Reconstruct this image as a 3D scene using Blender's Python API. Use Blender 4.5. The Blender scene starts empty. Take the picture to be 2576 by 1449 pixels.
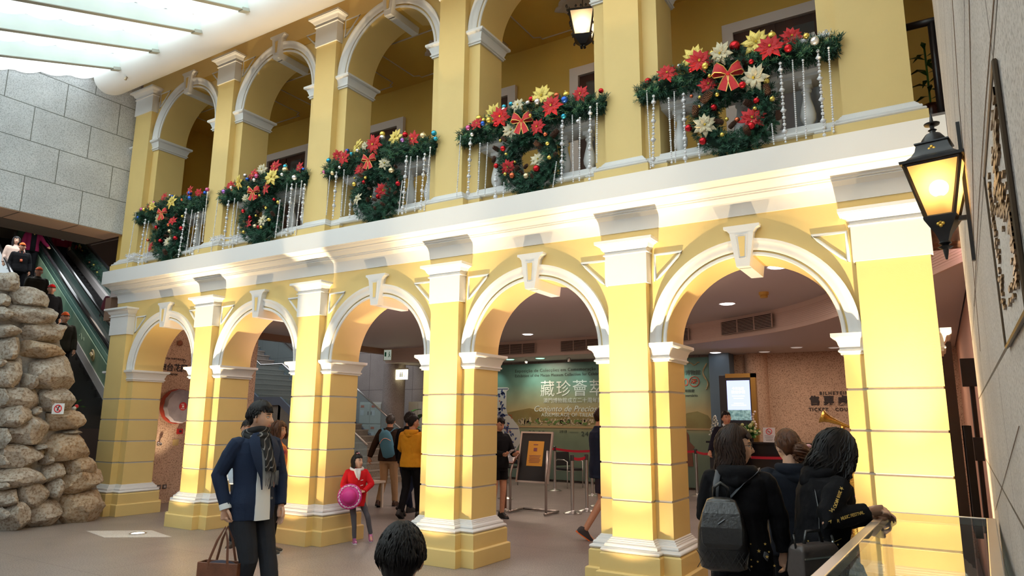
import bpy, bmesh, math, random
from math import sin, cos, pi, radians as RD, sqrt, atan2
from mathutils import Vector as V, Matrix as M4, Euler
random.seed(7)
S = bpy.context.scene
COL = S.collection

# ------------------------------------------------------------------ camera
cam_d = bpy.data.cameras.new('camera'); cam = bpy.data.objects.new('camera', cam_d); COL.objects.link(cam); S.camera = cam
cam_d.sensor_width = 36.0; cam_d.lens = 1727.645 / 2576 * 36; cam_d.clip_start = 0.05; cam_d.clip_end = 200
CR = V((0.8527, 0.5223, 0.0085)); CU = V((0.0911, -0.1647, 0.9821)); CF = V((-0.5143, 0.8369, 0.1871))
pt, yw, rl = RD(10.781), RD(-31.571), RD(0.495)
CF = V((sin(yw)*cos(pt), cos(yw)*cos(pt), sin(pt))); r0 = V((cos(yw), -sin(yw), 0)); u0 = r0.cross(CF)
CR = r0*cos(rl)+u0*sin(rl); CU = -r0*sin(rl)+u0*cos(rl)
cam.matrix_world = M4(((CR.x, CU.x, -CF.x, 12.098), (CR.y, CU.y, -CF.y, -6.604), (CR.z, CU.z, -CF.z, 1.627), (0, 0, 0, 1)))
cam_d.dof.use_dof = False
# ------------------------------------------------------------------ view
S.view_settings.view_transform = 'Standard'; S.view_settings.look = 'None'
S.view_settings.gamma = 1; S.view_settings.use_curve_mapping = False
S.view_settings.exposure = 0.0
S.cycles.use_denoising = True
S.cycles.max_bounces = 8; S.cycles.diffuse_bounces = 5; S.cycles.glossy_bounces = 3
S.cycles.transmission_bounces = 6; S.cycles.transparent_max_bounces = 12
S.cycles.caustics_reflective = False; S.cycles.caustics_refractive = False
S.cycles.sample_clamp_indirect = 8
# ------------------------------------------------------------------ world
W = bpy.data.worlds.new('world'); S.world = W; W.use_nodes = True
bg = W.node_tree.nodes['Background']; bg.inputs[0].default_value = (0.86, 0.93, 1.0, 1); bg.inputs[1].default_value = .22

def lamp(name, kind, loc, energy, color=(1, 1, 1), target=None, size=.1, angle=None, blend=.5, sy=None, shape=None, spread=None):
    d = bpy.data.lights.new(name, kind); o = bpy.data.objects.new(name, d); COL.objects.link(o)
    o.location = loc; d.energy = energy; d.color = color
    if kind == 'AREA':
        d.size = size
        if sy: d.shape = 'RECTANGLE'; d.size_y = sy
        if spread: d.spread = spread
    else: d.shadow_soft_size = size
    if kind == 'SPOT': d.spot_size = RD(angle or 60); d.spot_blend = blend
    if target is not None:
        o.rotation_euler = (V(target)-V(loc)).to_track_quat('-Z', 'Y').to_euler()
    return o
WARM = (1.0, 0.74, 0.42); WARM2 = (1.0, 0.80, 0.58)
PB = 2.36
# in-ground uplights in front of the pillars (their housings are built below)
for i in range(1, 6):
    cx = PB*i if i < 5 else 11.87
    lamp('column_uplight', 'SPOT', (cx, -.72, .03), 1300, (1.0, .80, .50), (cx, -.03, 3.0), .03, 30, 1.0)
    lamp('column_uplight', 'SPOT', (cx, -.72, .03), 560, (1.0, .74, .42), (cx, -.03, 3.4), .03, 72, 1.0)
    lamp('column_uplight', 'SPOT', (cx, -.72, .03), 62, (1.0, .72, .40), (cx, -.03, 1.75), .03, 92, .35)
lamp('wall_uplight', 'SPOT', (-.15, 1.05, .06), 160, (1.0, .80, .55), (-.62, 1.75, 2.9), .04, 44, .8)
# daylight above the glazed roof, filtered by its fabric blinds
sun = lamp('daylight', 'SUN', (6, -5, 12), 13.0, (.90, .96, 1.0), (6, -4.4, 0), .3); sun.data.angle = RD(40)
# warm light inside the lobby and the gallery
for (x, y) in ((1.5, 5.0), (4.5, 4.5), (7.5, 4.2), (10.2, 3.2)): lamp('lobby_light', 'AREA', (x, y, 3.5), 38, (1.0, .80, .70), (x, y, 0), 1.2)
for (x, y) in ((3.0, 9.3), (6.0, 9.2), (9.2, 8.6), (11.2, 8.0)): lamp('lobby_light', 'AREA', (x, y, 3.15), 26, (1.0, .76, .58), (x, y, 0), .8)
lamp('ceiling_wash', 'AREA', (6.0, 1.0, 2.3), 42, (1.0, .70, .78), (6, 1.3, 4), 9, sy=.5)
lamp('escalator_hall_light', 'AREA', (-8, 1.5, 7.4), 260, (.92, .97, 1.0), (-7, 1.5, 0), 5, sy=3); lamp('escalator_hall_light', 'AREA', (-3.2, 1.6, 4.75), 40, (1, .85, .7), (-3.4, 1.2, 0), 1.5)
lamp('stairwell_light', 'AREA', (-3.5, 7.4, 6.8), 130, (.86, .90, 1.0), (-3.5, 7.4, 0), 3); lamp('gap_light', 'AREA', (12.33, 1.0, 3.2), 3, (1, .62, .62), (12.33, 1.2, 3.6), .2)
# ------------------------------------------------------------------ materials
MATS = {}
def nd(nt, t, **k):
    n = nt.nodes.new(t)
    for a, b in k.items(): setattr(n, a, b)
    return n
def mat(name, col=(.8, .8, .8), rough=.6, metal=0., noise=None, bump=None, emit=None, trans=0., alpha=1., coat=0., sheen=0., spec=None, col2=None, ior=None):
    """col: linear rgb.  noise=(scale, amount) varies the colour; bump=(scale, strength)."""
    if name in MATS: return MATS[name]
    m = bpy.data.materials.new(name); m.use_nodes = True; nt = m.node_tree; b = nt.nodes['Principled BSDF']
    b.inputs['Base Color'].default_value = (*col, 1); b.inputs['Roughness'].default_value = rough; b.inputs['Metallic'].default_value = metal
    if spec is not None: b.inputs['Specular IOR Level'].default_value = spec
    if ior: b.inputs['IOR'].default_value = ior
    if coat: b.inputs['Coat Weight'].default_value = coat
    if sheen: b.inputs['Sheen Weight'].default_value = sheen
    if trans: b.inputs['Transmission Weight'].default_value = trans
    if alpha < 1: b.inputs['Alpha'].default_value = alpha
    if emit: b.inputs['Emission Color'].default_value = (*emit[0], 1); b.inputs['Emission Strength'].default_value = emit[1]
    tc = nd(nt, 'ShaderNodeTexCoord')
    if noise:
        n = nd(nt, 'ShaderNodeTexNoise'); n.inputs['Scale'].default_value = noise[0]; n.inputs['Detail'].default_value = 4
        nt.links.new(tc.outputs['Object'], n.inputs['Vector'])
        r = nd(nt, 'ShaderNodeValToRGB'); r.color_ramp.elements[0].position = .35; r.color_ramp.elements[1].position = .65
        a = noise[1]; c2 = col2 or tuple(min(1, c*(1+a*.6)) for c in col)
        r.color_ramp.elements[0].color = (*[c*(1-a) for c in col], 1); r.color_ramp.elements[1].color = (*c2, 1)
        nt.links.new(n.outputs['Fac'], r.inputs[0]); nt.links.new(r.outputs[0], b.inputs['Base Color'])
    if bump:
        n = nd(nt, 'ShaderNodeTexNoise'); n.inputs['Scale'].default_value = bump[0]; n.inputs['Detail'].default_value = 5
        nt.links.new(tc.outputs['Object'], n.inputs['Vector'])
        bp = nd(nt, 'ShaderNodeBump'); bp.inputs['Strength'].default_value = bump[1]; bp.inputs['Distance'].default_value = .01
        nt.links.new(n.outputs['Fac'], bp.inputs['Height']); nt.links.new(bp.outputs[0], b.inputs['Normal'])
    MATS[name] = m
    return m
def stone(name, c1, c2, c3, scale=60, rough=.75, brick=None, axes='YZ', jc=(.12, .12, .11), slope=None):
    """speckled granite; brick=(width,height,offset_x,offset_y,mortar,stagger) adds joints on the given plane"""
    if name in MATS: return MATS[name]
    m = mat(name, c1, rough); nt = m.node_tree; b = nt.nodes['Principled BSDF']; tc = nd(nt, 'ShaderNodeTexCoord')
    n = nd(nt, 'ShaderNodeTexNoise'); n.inputs['Scale'].default_value = scale; n.inputs['Detail'].default_value = 3; n.inputs['Roughness'].default_value = .7
    nt.links.new(tc.outputs['Object'], n.inputs['Vector'])
    r = nd(nt, 'ShaderNodeValToRGB'); e = r.color_ramp.elements
    e[0].position = .36; e[0].color = (*c3, 1); e[1].position = .46; e[1].color = (*c1, 1); x = e.new(.62); x.color = (*c2, 1)
    nt.links.new(n.outputs['Fac'], r.inputs[0]); out = r.outputs[0]
    n2 = nd(nt, 'ShaderNodeTexNoise'); n2.inputs['Scale'].default_value = 1.3; nt.links.new(tc.outputs['Object'], n2.inputs['Vector'])
    mx = nd(nt, 'ShaderNodeMix', data_type='RGBA', blend_type='MULTIPLY'); mx.inputs[0].default_value = .35
    nt.links.new(out, mx.inputs[6]); nt.links.new(n2.outputs['Color'], mx.inputs[7]); 
    hs = nd(nt, 'ShaderNodeHueSaturation'); hs.inputs['Saturation'].default_value = 0; hs.inputs['Value'].default_value = 1.9
    nt.links.new(n2.outputs['Color'], hs.inputs['Color']); nt.links.new(hs.outputs[0], mx.inputs[7]); out = mx.outputs[2]
    if brick:
        w, h, ox, oy, mo, st = brick
        sp = nd(nt, 'ShaderNodeSeparateXYZ'); nt.links.new(tc.outputs['Object'], sp.inputs[0])
        cb = nd(nt, 'ShaderNodeCombineXYZ')
        nt.links.new(sp.outputs['XYZ'.index(axes[0])], cb.inputs[0]); nt.links.new(sp.outputs['XYZ'.index(axes[1])], cb.inputs[1])
        mp = nd(nt, 'ShaderNodeMapping'); mp.inputs['Location'].default_value = (-ox, -oy, 0); nt.links.new(cb.outputs[0], mp.inputs[0])
        bt = nd(nt, 'ShaderNodeTexBrick'); bt.offset = st; bt.inputs['Scale'].default_value = 1; bt.inputs['Brick Width'].default_value = w
        bt.inputs['Row Height'].default_value = h; bt.inputs['Mortar Size'].default_value = mo; bt.inputs['Mortar Smooth'].default_value = 0
        nt.links.new(mp.outputs[0], bt.inputs[0])
        m2 = nd(nt, 'ShaderNodeMix', data_type='RGBA'); nt.links.new(bt.outputs['Fac'], m2.inputs[0]); nt.links.new(out, m2.inputs[6])
        m2.inputs[7].default_value = (*jc, 1); out = m2.outputs[2]
        bp = nd(nt, 'ShaderNodeBump'); bp.inputs['Strength'].default_value = .6; bp.inputs['Distance'].default_value = .01; bp.invert = True
        nt.links.new(bt.outputs['Fac'], bp.inputs['Height']); nt.links.new(bp.outputs[0], b.inputs['Normal'])
    nt.links.new(out, b.inputs['Base Color'])
    return m
def emis(name, col, st):
    if name in MATS: return MATS[name]
    m = bpy.data.materials.new(name); m.use_nodes = True; nt = m.node_tree; nt.nodes.clear()
    e = nd(nt, 'ShaderNodeEmission'); e.inputs[0].default_value = (*col, 1); e.inputs[1].default_value = st
    o = nd(nt, 'ShaderNodeOutputMaterial'); nt.links.new(e.outputs[0], o.inputs[0]); MATS[name] = m; return m
def glass(name, tint=(.9, 1, .97), alpha=.12, rough=.03, fres=1.35):
    """thin pane: mostly clear, with a fresnel mirror on top"""
    if name in MATS: return MATS[name]
    m = bpy.data.materials.new(name); m.use_nodes = True; nt = m.node_tree; nt.nodes.clear()
    t = nd(nt, 'ShaderNodeBsdfTransparent'); t.inputs[0].default_value = (*tint, 1)
    g = nd(nt, 'ShaderNodeBsdfGlossy'); g.inputs['Roughness'].default_value = rough
    d = nd(nt, 'ShaderNodeBsdfDiffuse'); d.inputs[0].default_value = (*tint, 1)
    fr = nd(nt, 'ShaderNodeFresnel'); fr.inputs[0].default_value = fres
    a = nd(nt, 'ShaderNodeMixShader'); a.inputs[0].default_value = alpha
    nt.links.new(t.outputs[0], a.inputs[1]); nt.links.new(d.outputs[0], a.inputs[2])
    ge = nd(nt, 'ShaderNodeNewGeometry'); sb = nd(nt, 'ShaderNodeMath', operation='SUBTRACT'); sb.inputs[0].default_value = 1; nt.links.new(ge.outputs['Backfacing'], sb.inputs[1]); mu_ = nd(nt, 'ShaderNodeMath', operation='MULTIPLY'); nt.links.new(sb.outputs[0], mu_.inputs[0]); nt.links.new(fr.outputs[0], mu_.inputs[1])
    b = nd(nt, 'ShaderNodeMixShader'); nt.links.new(mu_.outputs[0], b.inputs[0]); nt.links.new(a.outputs[0], b.inputs[1]); nt.links.new(g.outputs[0], b.inputs[2])
    o = nd(nt, 'ShaderNodeOutputMaterial'); nt.links.new(b.outputs[0], o.inputs[0]); MATS[name] = m; return m

YEL = mat('yellow_paint', (.78, .575, .225), .55, noise=(1.2, .05), bump=(90, .05))
WHT = mat('white_paint', (.74, .735, .73), .45)
JNT = mat('grey_joint', (.55, .54, .55), .6)
BLK = mat('black_metal', (.012, .011, .012), .35, spec=.6)
CHR = mat('brushed_steel', (.62, .61, .60), .28, 1.)
GLD = mat('gold_foil', (.85, .55, .12), .25, 1., bump=(60, .6))
DRK = mat('dark', (.012, .012, .014), .6)

# ------------------------------------------------------------------ mesh builder
class MB:
    def __init__(s): s.v = []; s.f = []; s.m = []; s.T = M4.Identity(4); s.mi = 0
    def add(s, vs, fs):
        o = len(s.v); T = s.T; s.v += [T @ V(p) for p in vs]; s.f += [tuple(i+o for i in f) for f in fs]; s.m += [s.mi]*len(fs); return s
    def box(s, x0, x1, y0, y1, z0, z1):
        return s.add([(x0, y0, z0), (x1, y0, z0), (x1, y1, z0), (x0, y1, z0), (x0, y0, z1), (x1, y0, z1), (x1, y1, z1), (x0, y1, z1)],
                     [(0, 3, 2, 1), (4, 5, 6, 7), (0, 1, 5, 4), (1, 2, 6, 5), (2, 3, 7, 6), (3, 0, 4, 7)])
    def loft(s, rings, cap=True, close=False):
        n = len(rings[0]); vs = [p for r in rings for p in r]; fs = []
        for k in range(len(rings)-1+(1 if close else 0)):
            a = k*n; b = ((k+1) % len(rings))*n
            for i in range(n): j = (i+1) % n; fs.append((a+i, a+j, b+j, b+i))
        if cap and not close: fs.append(tuple(range(n-1, -1, -1))); fs.append(tuple((len(rings)-1)*n+i for i in range(n)))
        return s.add(vs, fs)
    def prism(s, poly, z0, z1): return s.loft([[(x, y, z0) for x, y in poly], [(x, y, z1) for x, y in poly]])
    def tube(s, pts, r, n=8, cap=True, close=False, ry=None, up=None):
        """r: radius or list; ry: second radius (list) for elliptical rings"""
        pts = [V(p) for p in pts]; N = len(pts); R = r if isinstance(r, (list, tuple)) else [r]*N
        R2 = (ry if isinstance(ry, (list, tuple)) else [ry]*N) if ry is not None else R
        t0 = (pts[1]-pts[0]).normalized(); u = V(up) if up else (V((0, 0, 1)) if abs(t0.z) < .9 else V((0, 1, 0)))
        rings = []
        for i, p in enumerate(pts):
            a = pts[(i-1) % N] if (i or close) else p; b = pts[(i+1) % N] if (i < N-1 or close) else p
            t = (b-a).normalized(); x = t.cross(u)
            if x.length < 1e-4: x = t.cross(V((1, .01, 0)))
            x.normalize(); y = x.cross(t).normalized()
            if not up: u = y
            rings.append([tuple(p+x*(R[i]*cos(2*pi*k/n))+y*(R2[i]*sin(2*pi*k/n))) for k in range(n)])
        return s.loft(rings, cap, close)
    def lathe(s, prof, n=16, c=(0, 0, 0), T=None):
        rings = [[(c[0]+r*cos(2*pi*k/n), c[1]+r*sin(2*pi*k/n), c[2]+z) for k in range(n)] for r, z in prof]
        return s.loft(rings)
    def sph(s, c, r, n=10, m=6, sc=(1, 1, 1)):
        rings = []
        for j in range(m+1):
            a = -pi/2+pi*j/m; rr = max(cos(a), 1e-3)*r
            rings.append([(c[0]+sc[0]*rr*cos(2*pi*k/n), c[1]+sc[1]*rr*sin(2*pi*k/n), c[2]+sc[2]*r*sin(a)) for k in range(n)])
        return s.loft(rings)
    def sweep(s, path, prof, close=False):
        """profile [(out,up)] swept along a plan path [(x,y)] with mitres; out = to the right of travel; z from prof"""
        n = len(path); rings = []
        for i, (x, y) in enumerate(path):
            a = path[i-1] if (i or close) else None; b = path[(i+1) % n] if (i < n-1 or close) else None
            d1 = V((x-a[0], y-a[1])).normalized() if a else None; d2 = V((b[0]-x, b[1]-y)).normalized() if b else None
            if d1 is None: d1 = d2
            if d2 is None: d2 = d1
            n1 = V((d1.y, -d1.x)); n2 = V((d2.y, -d2.x)); m = (n1+n2); m = m/ max(.2, m.dot(n1))
            rings.append([(x+m.x*o, y+m.y*o, z) for o, z in prof])
        return s.loft(rings, not close, close)
    def build(s, name, mats=None, parent=None, smooth=False, bevel=0, loc=None, seg=2):
        me = bpy.data.meshes.new(name); me.from_pydata([tuple(p) for p in s.v], [], s.f)
        ms = mats if isinstance(mats, (list, tuple)) else [mats]
        for m in ms: me.materials.append(m)
        if len(ms) > 1: me.polygons.foreach_set('material_index', s.m)
        bm = bmesh.new(); bm.from_mesh(me); bmesh.ops.recalc_face_normals(bm, faces=bm.faces)
        if smooth:
            for f in bm.faces: f.smooth = True
            if smooth is not True:
                for e in bm.edges:
                    if len(e.link_faces) == 2 and e.calc_face_angle(0) > smooth: e.smooth = False
        bm.to_mesh(me); bm.free(); me.update()
        o = bpy.data.objects.new(name, me); COL.objects.link(o)
        if parent is not None: o.parent = parent
        if loc: o.location = loc
        if bevel:
            b = o.modifiers.new('bevel', 'BEVEL'); b.width = bevel; b.segments = seg; b.limit_method = 'ANGLE'
        return o
def tag(o, label=None, cat=None, group=None, kind=None):
    if label: o['label'] = label
    if cat: o['category'] = cat
    if group: o['group'] = group
    if kind: o['kind'] = kind
    return o
def empty(name, label, cat, loc=(0, 0, 0), rz=0, group=None):
    o = bpy.data.objects.new(name, None); COL.objects.link(o); o.location = loc; o.rotation_euler = (0, 0, rz); o.empty_display_size = .05
    return tag(o, label, cat, group)
def kids(o): return [c for c in bpy.data.objects if c.parent == o]
def dup(o, loc=None, rz=None, label=None, group=None, parent=None, scale=None):
    c = o.copy(); COL.objects.link(c); c.parent = parent
    if loc is not None: c.location = loc
    if rz is not None: c.rotation_euler = (0, 0, rz)
    if scale is not None: c.scale = scale
    if label: c['label'] = label
    if group: c['group'] = group
    for k in [k for k in kids(o)]: dup(k, parent=c)
    return c
def TR(x=0, y=0, z=0, rx=0, ry=0, rz=0, s=1):
    sc = M4.Diagonal((s, s, s, 1)) if not isinstance(s, (tuple, list)) else M4.Diagonal((*s, 1))
    return M4.Translation((x, y, z)) @ Euler((rx, ry, rz)).to_matrix().to_4x4() @ sc
def frame(o, x, z):  # matrix with local x, z axes at o
    x = V(x).normalized(); z = V(z).normalized(); y = z.cross(x).normalized(); x = y.cross(z)
    return M4(((x.x, y.x, z.x, o[0]), (x.y, y.y, z.y, o[1]), (x.z, y.z, z.z, o[2]), (0, 0, 0, 1)))
def text(name, body, loc, size, m, rot=(pi/2, 0, 0), parent=None, ext=.002, align='LEFT', sx=1, shear=0, spacing=1, bold=0):
    c = bpy.data.curves.new(name, 'FONT'); c.body = body; c.size = size; c.extrude = ext; c.align_x = align; c.space_character = spacing; c.shear = shear; c.offset = bold
    c.resolution_u = 3
    o = bpy.data.objects.new(name, c); COL.objects.link(o); o.location = loc; o.rotation_euler = rot; o.scale = (sx, 1, 1)
    c.materials.append(m)
    if parent is not None: o.parent = parent
    return o
# ------------------------------------------------------------------ facade
A, B, WP, WW = .109, .627, .209, .378      # pier face, pier back, pilaster half width, pier half width
ZS, ZC, ZA, ZI = .496, 3.012, 3.481, 2.393
ZUC, ZUA, ZUI = 7.15, 7.612, 6.583
RI = PB/2-WW
ORD = ['leftmost', 'second', 'third', 'fourth', 'fifth', 'rightmost']
def plan(c, wl, wr, Wl, Wr, e, pil=True):
    """outline of a pier with a pilaster on its front and back, grown by e"""
    if Wr <= wr+.001: Wr = wr; 
    p = [(c-wl-e, -e), (c+wr+e, -e)]
    if Wr > wr+.02: p += [(c+wr+e, A-e), (c+Wr+e, A-e), (c+Wr+e, B+e), (c+wr+e, B+e)]
    p += [(c+wr+e, B+A+e), (c-wl-e, B+A+e), (c-wl-e, B+e), (c-Wl-e, B+e), (c-Wl-e, A-e), (c-wl-e, A-e)]
    return p
PRM = []
for i in range(6):
    wl, wr, Wl, Wr = WP, WP, WW, WW
    if i == 0: wl = .30
    if i == 5: wr = Wr = 12.155-5*PB
    PRM.append((PB*i, wl, wr, Wl, Wr))
def lofted(mb, f, prof): mb.loft([[(x, y, z) for x, y in f(e)] for z, e in prof])
def rect(c, wl, wr, e, y0, y1): return [(c-wl-e, y0-e), (c+wr+e, y0-e), (c+wr+e, y1), (c-wl-e, y1)]
def rect4(c, wl, wr, e, y0, y1): return [(c-wl-e, y0-e), (c+wr+e, y0-e), (c+wr+e, y1+e), (c-wl-e, y1+e)]
CAPP = [(0, 0), (0, .02), (.317, .02), (.318, .034), (.322, .038), (.332, .034), (.336, .022), (.36, .024), (.366, .034), (.384, .05), (.405, .058), (.42, .068), (.43, .09), (.436, .09), (.437, .108), (.469, .108), (.469, 0)]
IMP = [(0, .022), (.02, .022), (.021, .034), (.03, .04), (.042, .036), (.046, .026), (.07, .028), (.085, .036), (.11, .042), (.135, .056), (.145, .078), (.152, .078), (.153, .088), (.186, .088)]
BASEP = [(0, .075), (.008, .088), (.022, .095), (.036, .088), (.044, .072), (.046, .062), (.06, .066), (.076, .058), (.082, .044), (.088, .038), (.098, .036), (.102, .028), (.114, .024), (.118, .014), (.128, .012), (.137, 0)]
JZ = [.846, 1.199, 1.555, 1.905]
for i, P in enumerate(PRM):
    c, wl, wr, Wl, Wr = P
    t = empty('pillar', f'yellow arcade pillar with white capital, {ORD[i]} of the ground floor row', 'pillar', (0, 0, 0), group='ground floor arcade pillars')
    m = MB(); lofted(m, lambda e: plan(*P, e), [(0, .128), (.178, .128), (.19, .112), (.19, .099), (.345, .099), (.359, .085)]); m.build('plinth', YEL, t, bevel=.003)
    m = MB(); lofted(m, lambda e: plan(*P, e), [(.359+z, e) for z, e in BASEP]); m.build('base_moulding', WHT, t, smooth=.7)
    m = MB(); z0 = ZS
    for z in JZ+[None]:
        z1 = (z-.011) if z else 2.215
        lofted(m, lambda e: plan(*P, e), [(z0, 0), (z1, 0)])
        z0 = z1+.022
    m.box(c-wl, c+wr, 0, A+.02, 2.215, ZC+.01); m.build('shaft', YEL, t)
    m = MB()
    for z in JZ: lofted(m, lambda e: plan(*P, e), [(z-.0115, -.009), (z+.0115, -.009)])
    tag(m.build('joint_band', JNT, t), 'recessed grey joint lines between the yellow courses')
    m = MB(); lofted(m, lambda e: rect(c, wl, wr, e, 0, A+.01), [(ZC+z, e) for z, e in CAPP]); m.build('capital', WHT, t, smooth=.6)
    m = MB(); lofted(m, lambda e: rect4(c, Wl, Wr, e if True else 0, A, B), [(2.207+z, e) for z, e in IMP]); m.build('impost_moulding', WHT, t, smooth=.6)
    # upper storey
    t = empty('upper_pillar', f'pale yellow upper gallery pillar with white capital, {ORD[i]} of the upper row', 'pillar', group='upper gallery pillars')
    m = MB(); lofted(m, lambda e: plan(*P, e), [(4.1, .10), (4.262, .10), (4.262, .05), (4.3, .05)]); m.build('plinth', YEL, t, bevel=.003)
    m = MB(); lofted(m, lambda e: plan(*P, e), [(4.26+z*.95, e*.95) for z, e in BASEP]); m.build('base_moulding', WHT, t, smooth=.7)
    m = MB(); lofted(m, lambda e: plan(*P, e), [(4.38, 0), (6.41, 0)]); m.box(c-wl, c+wr, 0, A+.02, 6.41, ZUC+.01); m.build('shaft', YEL, t)
    m = MB(); lofted(m, lambda e: rect(c, wl, wr, e, 0, A+.01), [(ZUC+z*.985, e) for z, e in CAPP]); m.build('capital', WHT, t, smooth=.6)
    m = MB(); lofted(m, lambda e: rect4(c, Wl, Wr, e, A, B), [(6.397+z, e) for z, e in IMP]); m.build('impost_moulding', WHT, t, smooth=.6)
def ringprof(mb, cx, zs, prof, yf, N=40):
    """moulding swept round a half circle; prof [(radius, protrusion)] closed section against the wall plane yf"""
    rings = []
    for k in range(N+1):
        a = pi*k/N; rings.append([(cx+r*cos(a), yf-p, zs+r*sin(a)) for r, p in prof])
    mb.loft(rings)
ARC1 = [(RI+.003, -.01), (RI+.003, .012), (RI+.012, .02), (RI+.03, .02), (RI+.038, .012), (RI+.04, -.01)]
ARC2 = [(RI+.056, -.01), (RI+.056, .018), (RI+.066, .026), (RI+.082, .03), (RI+.10, .03), (RI+.118, .034), (RI+.132, .044), (RI+.142, .052), (RI+.166, .054), (RI+.168, -.01)]
def arch(name, i, zs, ztop, lab, grp):
    cx = PB*(i+.5); x0 = PB*i-(.378 if i == 0 else 0); x1 = PB*(i+1) if i < 4 else 12.155
    t = empty(name, lab, 'arch', group=grp)
    m = MB(); N = 48; fr = []
    for k in range(N+1):
        a = pi-pi*k/N; fr.append((cx+RI*cos(a), zs+RI*sin(a)))
    pts = [(x0, zs-.0)]+fr+[(x1, zs)]; tp = [(x0, ztop)]+[(p[0], ztop) for p in fr]+[(x1, ztop)]
    n = len(pts); vs = [(x, A, z) for x, z in pts]+[(x, A, z) for x, z in tp]+[(x, B, z) for x, z in pts]+[(x, B, z) for x, z in tp]; fs = []
    for k in range(n-1): fs += [(k, k+1, n+k+1, n+k), (2*n+k, 3*n+k, 3*n+k+1, 2*n+k+1), (k, 2*n+k, 2*n+k+1, k+1), (n+k, n+k+1, 3*n+k+1, 3*n+k)]
    m.add(vs, fs); m.build('spandrel_wall', YEL, t, smooth=.3)
    m = MB(); ringprof(m, cx, zs, ARC1, A); ringprof(m, cx, zs, ARC2, A); m.build('archivolt', WHT, t, smooth=.6)
    # keystone, running through the depth of the arch
    zk = zs+RI-.115; h = 1.10-(RI-.115); m = MB()
    def kr(w0, w1, za, zb, y0, y1): m.loft([[(cx-w0, y0, za), (cx+w0, y0, za), (cx+w0, y1, za), (cx-w0, y1, za)], [(cx-w1, y0, zb), (cx+w1, y0, zb), (cx+w1, y1, zb), (cx-w1, y1, zb)]])
    kr(.062, .115, zk, zk+h-.07, A-.085, A+.02); kr(.06, .085, zk, zk+.17, A, B+.02)
    m.loft([[(cx+sx*(.115+e), y if y > 0 else y-e, z) for sx, y in ((-1, A-.085), (1, A-.085), (1, A+.01), (-1, A+.01))] for z, e in ((zk+h-.075, 0), (zk+h-.06, .012), (zk+h-.045, .02), (zk+h-.03, .045), (zk+h-.028, .055), (zk+h, .055))])
    ks = m.build('keystone', WHT, t, bevel=.002)
    m = MB(); za, zb = zk+.10, zk+h-.115
    m.loft([[(cx-.02, A-.088, za), (cx+.02, A-.088, za), (cx+.034, A-.088, zb), (cx-.034, A-.088, zb)], [(cx-.018, A-.0865, za), (cx+.018, A-.0865, za), (cx+.032, A-.0865, zb), (cx-.032, A-.0865, zb)]])
    tag(m.build('keystone_inset', YEL, ks), 'small yellow tapered inset')
    m = MB()
    m.tube([(cx-.034, A-.086, za-.018), (cx+.034, A-.086, za-.018), (cx+.052, A-.086, zb+.016), (cx-.052, A-.086, zb+.016)], .006, 6, close=True); m.build('keystone_bead', WHT, ks)
    for sg in (-1, 1):
        m = MB(); q = [(.312, 1.10 if False else .930), (.585, .934)]
        rr = RI+.235
        hyp = []
        xa, za2 = .905, .645   # lower tip, relative to the arch centre
        xb, zb2 = .612, .925   # inner tip
        for k in range(7):
            u = k/6; a0 = atan2(za2, xa); a1 = atan2(zb2, xb); a = a0+(a1-a0)*u; r = sqrt(xa*xa+za2*za2)*(1-u)+sqrt(xb*xb+zb2*zb2)*u - .02*sin(pi*u)
            hyp.append((r*cos(a), r*sin(a)))
        poly = [(xa, .925)]+hyp
        m.tube([(cx+sg*x, A-.002, zs+z) for x, z in poly], .016, 8, close=True, up=(0, 1, 0)); m.build('spandrel_moulding', WHT, t, smooth=True)
    return t
for i in range(5):
    arch('arch', i, ZI, 3.62, f'ground floor yellow arch with white keystone, {["leftmost","second from left","middle","second from right","rightmost"][i]} of five', 'ground floor arches')
    arch('upper_arch', i, ZUI, 7.95, f'upper gallery arch with white keystone above the {["leftmost","second","third","fourth","fifth"][i]} garland from the left', 'upper gallery arches')
# cornices
CPROF = [(-.0, 3.605), (.012, 3.605), (.02, 3.70), (.04, 3.745), (.085, 3.772), (.105, 3.775), (.105, 3.79), (.125, 3.792), (.125, 3.806), (.15, 3.812), (.175, 3.828), (.195, 3.85), (.225, 3.856), (.225, 3.868), (.255, 3.872), (.285, 3.88), (.30, 3.895), (.333, 3.897), (.333, 4.128), (-.3, 4.128), (-.3, 3.605)]
m = MB(); m.sweep([(12.36, A), (-.39, A)], [(-o, z) for o, z in CPROF])
m = MB(); m.loft([[(x, A-o, z) for o, z in CPROF] for x in (-.37, 12.362)])
tag(m.build('cornice', WHT, smooth=.35), 'long white moulded cornice between the two storeys of the yellow facade', 'cornice')
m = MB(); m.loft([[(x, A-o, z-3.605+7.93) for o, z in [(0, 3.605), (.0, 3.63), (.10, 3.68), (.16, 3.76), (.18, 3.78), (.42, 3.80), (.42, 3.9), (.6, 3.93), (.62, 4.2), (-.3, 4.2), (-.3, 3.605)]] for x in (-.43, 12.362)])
tag(m.build('cornice', mat('shaded_white_paint', (.68, .60, .53), .6), smooth=.3), 'upper white cornice above the gallery capitals, behind the round white pipe', 'cornice')
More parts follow.
